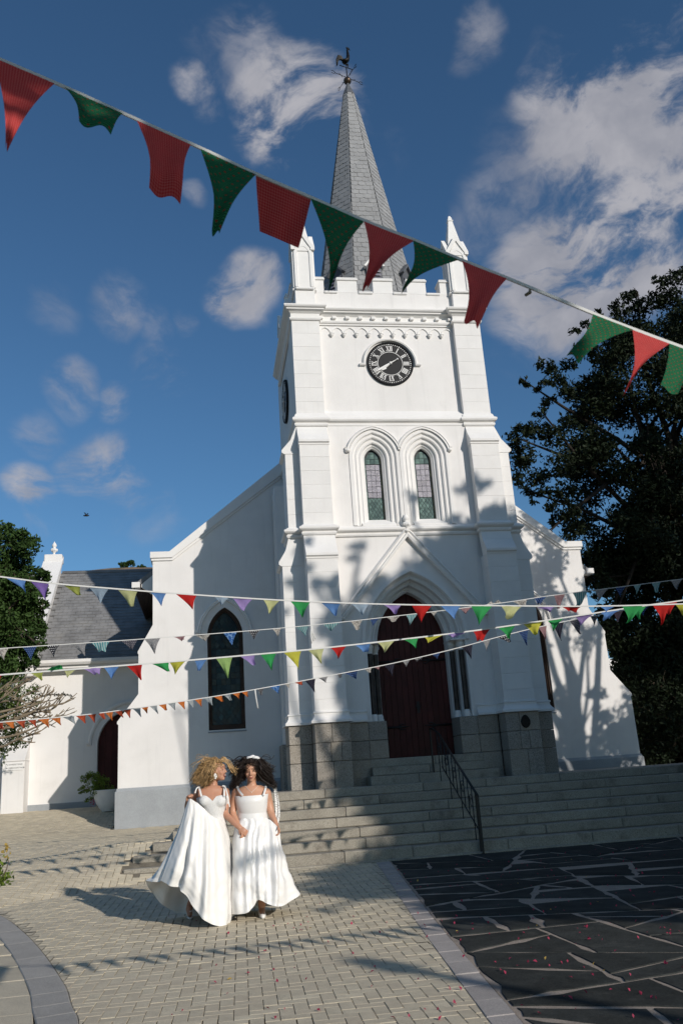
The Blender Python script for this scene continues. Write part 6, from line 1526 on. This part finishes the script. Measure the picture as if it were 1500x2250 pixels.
# legs
P_, R2_ = chain([Wp(458, 1845, .03), Wp(462, 1900, -.12), Wp(466, 1930, -.16), Wp(468, 1985, -.1), Wp(470, 2014, -.08)], [.085, .072, .055, .048, .034]); capsule(mb, P_, R2_)
mb.tube([Wp(470, 2012, -.07), Wp(474, 2020, -.14), Wp(478, 2024, -.24)], [.035, .034, .02], 10)
P_, R2_ = chain([Wp(476, 1845, .04), Wp(456, 1905, .05), Wp(444, 1940, .08), Wp(425, 1975, .26), Wp(418, 1988, .30)], [.085, .072, .055, .046, .032]); capsule(mb, P_, R2_)
mb.tube([Wp(418, 1984, .30), Wp(416, 1998, .24), Wp(418, 2013, .20)], [.034, .040, .026], 10)
voxel(mb, 'body', M['skinA'], pa, .0065, 4)
def onhead(Tm, s, c): return Tm @ (Vector(c)*s)
def facebits(Tm, s, parent, closed=True, laugh=False):
    for sx in (-1, 1):
        mb = MB(); mb.tube([onhead(Tm, s, (sx*(.016+.032*t), -.089+.010*abs(t-.4), .006+.006*math.sin(math.pi*t)*(-1 if closed else 1))) for t in axis(0, 1, 6)], [.0012, .0024, .003, .003, .003, .0024, .0012], 5); mb.build('lashes', M['lash'], parent, smooth=True)
        mb = MB(); mb.tube([onhead(Tm, s, (sx*(.014+.040*t), -.092+.014*t*t, .030+.009*math.sin(math.pi*min(1, t*1.1)))) for t in axis(0, 1, 6)], [.0016, .003, .0032, .003, .0026, .002, .001], 5); mb.build('eyebrow', M['lash'], parent, smooth=True)
    if laugh:
        mb = MB(); mb.ell(onhead(Tm, s, (0, -.094, -.069)), (.022, .009, .013), 12, 8, Tm.to_3x3()); mb.build('mouth', M['mouth'], parent, smooth=True)
        mb = MB(); mb.ell(onhead(Tm, s, (0, -.100, -.063)), (.017, .006, .005), 12, 6, Tm.to_3x3()); mb.build('teeth', M['teeth'], parent, smooth=True)
        mb = MB(); mb.tube([onhead(Tm, s, (.026*t, -.101+.012*t*t, -.056+.007*t*t)) for t in axis(-1, 1, 8)], .0035, 6); mb.tube([onhead(Tm, s, (.024*t, -.096+.012*t*t, -.083+.022*t*t)) for t in axis(-1, 1, 8)], .004, 6); mb.build('lips', M['lips'], parent, smooth=True)
    else:
        mb = MB(); mb.tube([onhead(Tm, s, (.026*t, -.1025+.014*t*t, -.065+.010*t*t)) for t in axis(-1, 1, 8)], [.002]+[.0042]*7+[.002], 6); mb.tube([onhead(Tm, s, (.022*t, -.100+.014*t*t, -.073+.010*t*t)) for t in axis(-1, 1, 8)], [.002]+[.0048]*7+[.002], 6); mb.build('lips', M['lips'], parent, smooth=True)
facebits(TA, .93, pa, True, True)
hairA = [(436, 1700, .05, 6), (428, 1710, .05, 5), (424, 1718, .05, 4), (432, 1722, .05, 4), (445, 1712, .03, 7), (450, 1722, .03, 6), (440, 1690, .05, 6), (460, 1716, .0, 6), (455, 1704, -.03, 7), (462, 1722, .05, 4), (447, 1728, .06, 5), (466, 1706, -.05, 5)]
hA = locks('hair', M['blonde'], pa, TA, .93, hairA, 1700, (.0022, .0058), .011, 3, lift=.04, under=[(Wp(458, 1692, .05), (.10, .07, .10)), (Wp(446, 1702, .07), (.085, .05, .075)), (Wp(438, 1712, .07), (.06, .04, .05))])
mb = MB(); rh = random.Random(8)
for k in range(26):
    st0 = Wp(484+rh.uniform(-6, 4), 1672+rh.uniform(-3, 4), -.05+rh.uniform(-.04, .04)); e = Wp(520+rh.gauss(0, 5), 1696+rh.gauss(0, 4), -.05+rh.gauss(0, .04))
    m1 = Wp(494+rh.gauss(0, 2), 1668+rh.gauss(0, 3), -.06); m2 = Wp(508+rh.gauss(0, 3), 1686+rh.gauss(0, 3), -.05)
    P = catmull([st0, m1, m2, e], 6); r = rh.uniform(.003, .008); mb.tube(P, [r*(.6+.6*math.sin(math.pi*i/(len(P)-1)))*(1 if i < len(P)-1 else .2) for i in range(len(P))], 5, True, .6)
for k in range(22):
    a0 = rh.uniform(0, 1); st0 = Wp(446+30*a0, 1678-9*math.sin(a0*3.1), .0); e = st0+Vector((-rh.uniform(.05, .2), rh.gauss(0, .05), rh.uniform(-.12, .05))); mb.tube(catmull([st0, st0+Vector((-.03, 0, .03)), e+Vector((.03, 0, .02)), e], 5), [.0025]*15+[.0008], 4)
mb.build('hair_strands', M['blonde'], hA, smooth=True)
mb = MB()
for k, (x, z) in enumerate(((0, 0), (.010, -.014), (-.008, -.018), (.002, -.032), (.012, -.03), (-.006, -.004), (.0, -.046))): c = Wp(473, 1701, -.105)+Vector((x, 0, z)); mb.ell(c, (.011, .008, .010), 8, 6)
mb.build('earring', M['shoe'], pa, smooth=True)
# dress: bodice with sweetheart neckline
def wrap(levels, top_fn, grow, nu=48, nv=14):
    rings = []
    for (xl, xr, py, dy, depth) in levels:
        a, c = Wp(xl, py, dy), Wp(xr, py, dy); rings.append(((a+c)/2, (c-a).length/2+grow, depth+grow))
    z0, z1 = rings[-1][0].z, rings[0][0].z
    def at_z(z):
        for (c1, h1, d1), (c2, h2, d2) in zip(rings, rings[1:]):
            if z >= c2.z: t = (z-c2.z)/(c1.z-c2.z); return c2.lerp(c1, t), h2+(h1-h2)*t, d2+(d1-d2)*t
        return rings[-1]
    rows = []
    for j in range(nv+1):
        row = []
        for i in range(nu):
            th = 2*math.pi*i/nu; zt = z1-top_fn(th); zb = z0; z = zt+(zb-zt)*j/nv; c, h, d = at_z(z); cup = 0
            row.append((c, h, d, th, z))
        rows.append(row)
    return rows
lvA = [(432, 500, 1749, .01, .112), (434, 500, 1758, .0, .128), (438, 496, 1772, .01, .118), (446, 491, 1793, .02, .102), (446, 497, 1812, .03, .119)]
def topA(th):
    f = -math.sin(th)                   # 1 at the front
    x = math.cos(th)
    return (.045*(1-f)*.5 if f < 0 else 0) + (.052*max(0, 1-abs(x)/.30)**1.2 + .012*max(0, (abs(x)-.72)/.28) if f > 0 else .03)
rows = wrap(lvA, topA, .008)
def emit(rows, bust):
    out_ = []
    for row in rows:
        r = []
        for (c, h, d, th, z) in row:
            p = Vector((c.x+h*math.cos(th), c.y+d*math.sin(th), z))
            for b in bust:
                v = p-b; dist = v.length
                if dist < .085: p = b+v.normalized()*max(dist, .066) if v.length > 1e-4 else p
            r.append(p)
        out_.append(r)
    return out_
drA = ribs_patch('dress', [
    [Wp(414, 1756, -.09), Wp(400, 1806, -.13), Wp(379, 1866, -.14), Wp(364, 1906, -.13), Wp(354, 1935, -.10)],
    [Wp(418, 1755, -.12), Wp(410, 1806, -.19), Wp(397, 1870, -.25), Wp(388, 1915, -.26), Wp(379, 1947, -.24)],
    [Wp(426, 1759, -.13), Wp(424, 1812, -.22), Wp(416, 1880, -.30), Wp(409, 1930, -.33), Wp(403, 1960, -.31)],
    [Wp(440, 1769, -.14), Wp(440, 1825, -.23), Wp(438, 1900, -.34), Wp(436, 1960, -.38), Wp(432, 2004, -.38)],
    [Wp(456, 1784, -.13), Wp(458, 1840, -.22), Wp(459, 1915, -.34), Wp(460, 1985, -.39), Wp(462, 2029, -.40)],
    [Wp(472, 1797, -.12), Wp(477, 1845, -.19), Wp(482, 1920, -.28), Wp(486, 1985, -.33), Wp(490, 2036, -.34)],
    [Wp(486, 1801, -.08), Wp(496, 1845, -.10), Wp(503, 1910, -.13), Wp(506, 1975, -.16), Wp(502, 2036, -.20)],
    [Wp(495, 1798, .02), Wp(506, 1848, .02), Wp(512, 1912, .02), Wp(514, 1965, .02), Wp(512, 2004, .02)],
    [Wp(486, 1797, .12), Wp(496, 1850, .20), Wp(498, 1920, .28), Wp(496, 1980, .32), Wp(490, 2014, .34)],
    [Wp(466, 1797, .14), Wp(462, 1850, .24), Wp(452, 1925, .36), Wp(440, 1985, .42), Wp(432, 2013, .44)],
    [Wp(450, 1797, .10), Wp(438, 1850, .20), Wp(415, 1920, .34), Wp(394, 1975, .42), Wp(384, 2003, .44)],
    [Wp(432, 1784, .02), Wp(410, 1845, .12), Wp(380, 1915, .24), Wp(357, 1960, .32), Wp(346, 1976, .34)],
    [Wp(418, 1762, -.05), Wp(393, 1830, .02), Wp(362, 1892, .10), Wp(338, 1926, .16), Wp(322, 1940, .18)],
    [Wp(414, 1757, -.08), Wp(395, 1818, -.06), Wp(369, 1876, -.04), Wp(352, 1912, -.02), Wp(340, 1938, .0)],
    [Wp(414, 1756, -.09), Wp(399, 1808, -.12), Wp(378, 1868, -.13), Wp(363, 1908, -.12), Wp(353, 1936, -.09)]],
    M['satin'], pa, 150, 40, lambda u, v: min(1, u*14, (1-u)*14)*((.028*math.sin(u*58+1.5*v+.8*math.sin(9*u))+.017*math.sin(u*103+2.6*v+1)+.014*math.sin(u*31-3*v))*min(1, v*1.6)*(.45+.55*math.sin(6*u+v)**2)+.024*noise.noise(Vector((u*11, v*5, 3)))*v+.009*noise.noise(Vector((u*30, v*14, 5)))))
mb = MB(); mb.loft(emit(rows, [Wp(449, 1760, -.075), Wp(484, 1760, -.075)])); mb.build('bodice', M['lace'], drA, smooth=True)
def ribbon(name, pts, wd, mt, parent, nrm=Vector((0, -1, 0)), th=.003):
    P = catmull(pts, 6); mb = MB(); rings = []
    for i, p in enumerate(P):
        t = (P[min(i+1, len(P)-1)]-P[max(i-1, 0)]).normalized(); s = t.cross(nrm).normalized(); n2 = s.cross(t)
        rings.append([p+s*wd/2+n2*th, p+s*wd/2-n2*th, p-s*wd/2-n2*th, p-s*wd/2+n2*th])
    mb.loft(rings, True, True, True); return mb.build(name, mt, parent, smooth=False)
ribbon('strap', [Wp(443, 1750, -.125), Wp(440, 1738, -.085), Wp(438, 1730, -.02), Wp(440, 1733, .07)], .020, M['satin'], drA)
ribbon('strap', [Wp(493, 1750, -.125), Wp(493, 1738, -.085), Wp(493, 1729, -.02), Wp(490, 1733, .07)], .020, M['satin'], drA)
for k, (ex, ey) in enumerate(((505, 1773), (500, 1766))): ribbon('bow_tail', [Wp(494, 1727, -.06), Wp(498, 1738, -.09), Wp(501+k, 1755, -.10), Wp(ex, ey, -.10)], .012, M['satin'], drA)
ribbon('bow_tail', [Wp(437, 1729, -.03), Wp(432, 1733, -.06), Wp(429, 1743, -.09)], .012, M['satin'], drA)
mb = MB(); mb.ell(Wp(493, 1728, -.05), (.015, .010, .011), 10, 7); mb.ell(Wp(490, 1727, -.05), (.012, .008, .009), 8, 6); mb.build('bow', M['satin'], drA, smooth=True)
mb = MB(); mb.tube([Wp(415, 2000, .225), Wp(418, 2003, .19), Wp(423, 2001, .22)], .008, 6); mb.tube([Wp(412, 2015, .24), Wp(418, 2019, .18), Wp(424, 2014, .22)], .010, 6); mb.build('sandal', M['shoe'], pa, smooth=True)

# ---- dark haired bride on the right
pbp = thing('person', 'bride with long dark hair in a plain square necked white satin gown looking down', 'person', tuple(Wp(560, 2010, .1)))
TB = Matrix.Translation(Wp(551, 1693, .02)) @ Matrix.Rotation(R_(-4), 4, 'Z') @ Matrix.Rotation(R_(11), 4, 'X') @ Matrix.Rotation(R_(-3), 4, 'Y')
mb = MB(); head_shapes(mb, TB, .95)
P_, R2_ = chain([Wp(552, 1704, .06), Wp(553, 1718, .07), Wp(553, 1732, .08)], [.053, .052, .062]); capsule(mb, P_, R2_)
torso(mb, [(534, 572, 1726, .08, .06), (522, 583, 1732, .08, .078), (515, 589, 1739, .08, .092), (518, 587, 1750, .07, .115), (521, 585, 1762, .06, .132), (523, 584, 1776, .07, .122), (528, 582, 1790, .08, .106), (520, 588, 1808, .09, .13), (512, 596, 1832, .09, .145), (514, 594, 1850, .09, .14)])
for sx in (537, 571): mb.ell(Wp(sx, 1759, .012), (.050, .046, .048), 12, 9)
P_, R2_ = chain([Wp(518, 1742, .08), Wp(514, 1764, .10), Wp(512, 1788, .08), Wp(521, 1808, -.02), Wp(531, 1822, -.10)], [.052, .049, .042, .038, .027]); capsule(mb, P_, R2_)
hand(mb, Wp(530, 1818, -.09), (.25, -.4, -.75), (-.5, .35, -.15), .92, .95, 1)
P_, R2_ = chain([Wp(586, 1742, .08), Wp(591, 1764, .10), Wp(596, 1787, .07), Wp(602, 1802, .0), Wp(608, 1815, -.05)], [.052, .048, .041, .036, .026]); capsule(mb, P_, R2_)
hand(mb, Wp(608, 1814, -.05), (.25, -.3, -.8), (-.6, -.25, -.1), .92, 1.0, -1)
P_, R2_ = chain([Wp(570, 1845, .09), Wp(574, 1900, -.03), Wp(576, 1930, -.06), Wp(576, 1975, .03), Wp(575, 1998, .06)], [.09, .076, .057, .049, .034]); capsule(mb, P_, R2_)
mb.tube([Wp(575, 1996, .07), Wp(576, 2005, -.0), Wp(577, 2010, -.08)], [.034, .036, .022], 10)
P_, R2_ = chain([Wp(538, 1845, .09), Wp(538, 1905, .08), Wp(538, 1940, .12), Wp(534, 1975, .28), Wp(532, 1988, .32)], [.09, .076, .057, .048, .034]); capsule(mb, P_, R2_)
mb.tube([Wp(532, 1986, .32), Wp(532, 1996, .26), Wp(532, 2000, .18)], [.034, .036, .022], 10)
voxel(mb, 'body', M['skinB'], pbp, .0065, 4)
facebits(TB, .95, pbp, True, False)
hairB = [(525, 1700, .08, 7), (518, 1712, .10, 7), (512, 1724, .12, 5), (508, 1734, .12, 4), (520, 1690, .08, 6), (512, 1698, .1, 6), (578, 1700, .1, 6), (588, 1706, .12, 7), (594, 1716, .12, 6), (599, 1728, .14, 4), (585, 1690, .1, 6), (596, 1697, .12, 5), (575, 1712, .12, 5), (530, 1712, .14, 6), (605, 1730, .14, 3)]
hB = locks('hair', M['brunette'], pbp, TB, .95, hairB, 1800, (.0023, .0060), .013, 5, lift=.045, under=[(Wp(530, 1698, .10), (.075, .05, .10)), (Wp(520, 1714, .12), (.05, .04, .085)), (Wp(576, 1698, .12), (.085, .05, .10)), (Wp(590, 1712, .14), (.06, .04, .08))])
mb = MB(); rh = random.Random(18)
for k in range(34):
    sd_ = rh.choice((-1, 1)); st0 = Wp(551+sd_*rh.uniform(4, 18), 1672+rh.uniform(0, 10), .05); e = Wp(551+sd_*rh.uniform(34, 60)-(0 if sd_ > 0 else 2), 1685+rh.gauss(0, 9), .08+rh.gauss(0, .05)); m1 = st0.lerp(e, .4)+Vector((0, 0, rh.uniform(.01, .06)))
    mb.tube(catmull([st0, m1, st0.lerp(e, .8)+Vector((0, 0, rh.gauss(0, .03))), e], 5), [.003]*15+[.0008], 4)
mb.build('hair_strands', M['brunette'], hB, smooth=True)
mb = MB()
for (dx_, dz_, rx, rz_) in ((-.03, .0, .045, .016), (.03, -.004, .045, .018), (.0, .012, .03, .016), (.055, -.014, .03, .014), (-.05, -.008, .025, .012)): mb.ell(Wp(555, 1664, .0)+Vector((dx_, rnd.uniform(-.02, .02), dz_)), (rx, .03, rz_), 10, 7)
mb.build('hairpiece', M['satinB'], pbp, smooth=True)
vl = ribs_patch('veil', [[Wp(588+dx_, 1690, .16), Wp(597+dx_, 1722, .18), Wp(603+dx_*1.2, 1755, .16), Wp(605+dx_*1.4, 1788, .12), Wp(603+dx_, 1816, .10)] for dx_ in (0, 2.5, 5, 7.5)], M['veil'], pbp, 24, 30, lambda u, v: .012*math.sin(9*u+7*v))
lvB = [(517, 588, 1747, .07, .118), (520, 586, 1758, .06, .137), (522, 585, 1772, .07, .130), (527, 583, 1790, .08, .112), (519, 589, 1806, .09, .134)]
def topB(th): f = -math.sin(th); return (.03*(1-f)*.5 if f < 0 else .004+.010*max(0, (abs(math.cos(th))-.6)/.4)*-1)
rowsB = wrap(lvB, topB, .013)
def fB(u, v):
    return min(1, u*14, (1-u)*14)*((.024*math.sin(u*52+2.2*v+.4+.9*math.sin(8*u))+.016*math.sin(u*97+3*v)+.014*math.sin(u*27-4*v))*min(1, .15+v*1.3)*(.4+.6*math.cos(5*u+v)**2)+.026*noise.noise(Vector((u*10, v*6, 9)))*min(1, v*2)+.010*noise.noise(Vector((u*28, v*15, 2))))
drB = ribs_patch('dress', [
    [Wp(520, 1796, .05), Wp(512, 1845, .02), Wp(508, 1905, -.02), Wp(506, 1960, -.06), Wp(506, 2008, -.10)],
    [Wp(530, 1798, -.06), Wp(522, 1848, -.12), Wp(519, 1908, -.18), Wp(518, 1962, -.22), Wp(520, 2009, -.24)],
    [Wp(543, 1799, -.08), Wp(537, 1850, -.15), Wp(535, 1910, -.22), Wp(536, 1962, -.26), Wp(541, 2006, -.27)],
    [Wp(555, 1799, -.085), Wp(551, 1850, -.16), Wp(550, 1912, -.23), Wp(552, 1960, -.26), Wp(557, 1993, -.26)],
    [Wp(566, 1798, -.08), Wp(563, 1848, -.16), Wp(563, 1905, -.23), Wp(566, 1950, -.26), Wp(569, 1977, -.26)],
    [Wp(576, 1796, -.06), Wp(578, 1842, -.15), Wp(580, 1898, -.23), Wp(583, 1948, -.27), Wp(584, 1984, -.28)],
    [Wp(588, 1798, -.03), Wp(594, 1845, -.14), Wp(598, 1898, -.22), Wp(602, 1950, -.27), Wp(604, 1991, -.28)],
    [Wp(600, 1807, -.05), Wp(607, 1848, -.13), Wp(613, 1898, -.18), Wp(620, 1946, -.22), Wp(626, 1990, -.22)],
    [Wp(610, 1817, -.08), Wp(617, 1850, -.09), Wp(625, 1898, -.09), Wp(635, 1940, -.08), Wp(652, 1970, -.06)],
    [Wp(609, 1818, -.04), Wp(614, 1852, .0), Wp(622, 1900, .06), Wp(632, 1942, .10), Wp(644, 1972, .14)],
    [Wp(590, 1797, .13), Wp(602, 1850, .18), Wp(610, 1905, .26), Wp(616, 1950, .32), Wp(620, 1984, .34)],
    [Wp(575, 1798, .20), Wp(578, 1850, .29), Wp(582, 1910, .36), Wp(584, 1960, .42), Wp(584, 1992, .44)],
    [Wp(552, 1797, .21), Wp(550, 1850, .30), Wp(546, 1910, .38), Wp(543, 1965, .44), Wp(540, 1999, .46)],
    [Wp(532, 1797, .17), Wp(526, 1850, .22), Wp(520, 1910, .26), Wp(516, 1965, .30), Wp(514, 2003, .31)],
    [Wp(521, 1796, .08), Wp(513, 1846, .07), Wp(509, 1906, .06), Wp(507, 1962, .04), Wp(507, 2008, .02)],
    [Wp(520, 1796, .05), Wp(512, 1845, .02), Wp(508, 1905, -.02), Wp(506, 1960, -.06), Wp(506, 2008, -.10)]],
    M['satinB'], pbp, 150, 40, fB)
mb = MB(); mb.loft(emit(rowsB, [])); mb.build('bodice', M['satinB'], drB, smooth=True)
mb = MB()
ws = wrap([(525, 583, 1783, .08, .116), (523, 586, 1799, .085, .126)], lambda th: 0, .013, 48, 3); mb.loft([[Vector((c.x+h*math.cos(t), c.y+d*math.sin(t), z)) for (c, h, d, t, z) in r] for r in ws]); mb.build('waistband', M['satinB'], drB, smooth=True)
ribbon('strap', [Wp(534, 1748, -.062), Wp(526, 1738, -.02), Wp(521, 1729, .05), Wp(524, 1730, .13)], .022, M['satinB'], drB)
ribbon('strap', [Wp(579, 1748, -.062), Wp(582, 1738, -.02), Wp(584, 1729, .05), Wp(581, 1730, .13)], .022, M['satinB'], drB)
mb = MB(); mb.tube(catmull([Wp(538, 1726, .02), Wp(546, 1735, -.005), Wp(553, 1740, -.015), Wp(560, 1734, -.005), Wp(568, 1726, .02)], 5), .0016, 5); mb.ell(Wp(553, 1742, -.02), (.004, .003, .006), 6, 5); mb.build('necklace', M['teeth'], pbp, smooth=True)
mb = MB(); mb.tube([Wp(574, 2002, .06), Wp(576, 2008, .0), Wp(577, 2013, -.06), Wp(578, 2016, -.13)], [.036, .040, .036, .012], 12); mb.tube([Wp(575, 2003, .09), Wp(575, 2012, .09)], [.014, .006], 8); mb.build('shoe', M['shoe'], pbp, smooth=True)
mb = MB(); mb.tube([Wp(532, 1990, .34), Wp(532, 1999, .26), Wp(532, 2003, .16)], [.036, .040, .014], 12); mb.build('shoe', M['shoe'], pbp, smooth=True)
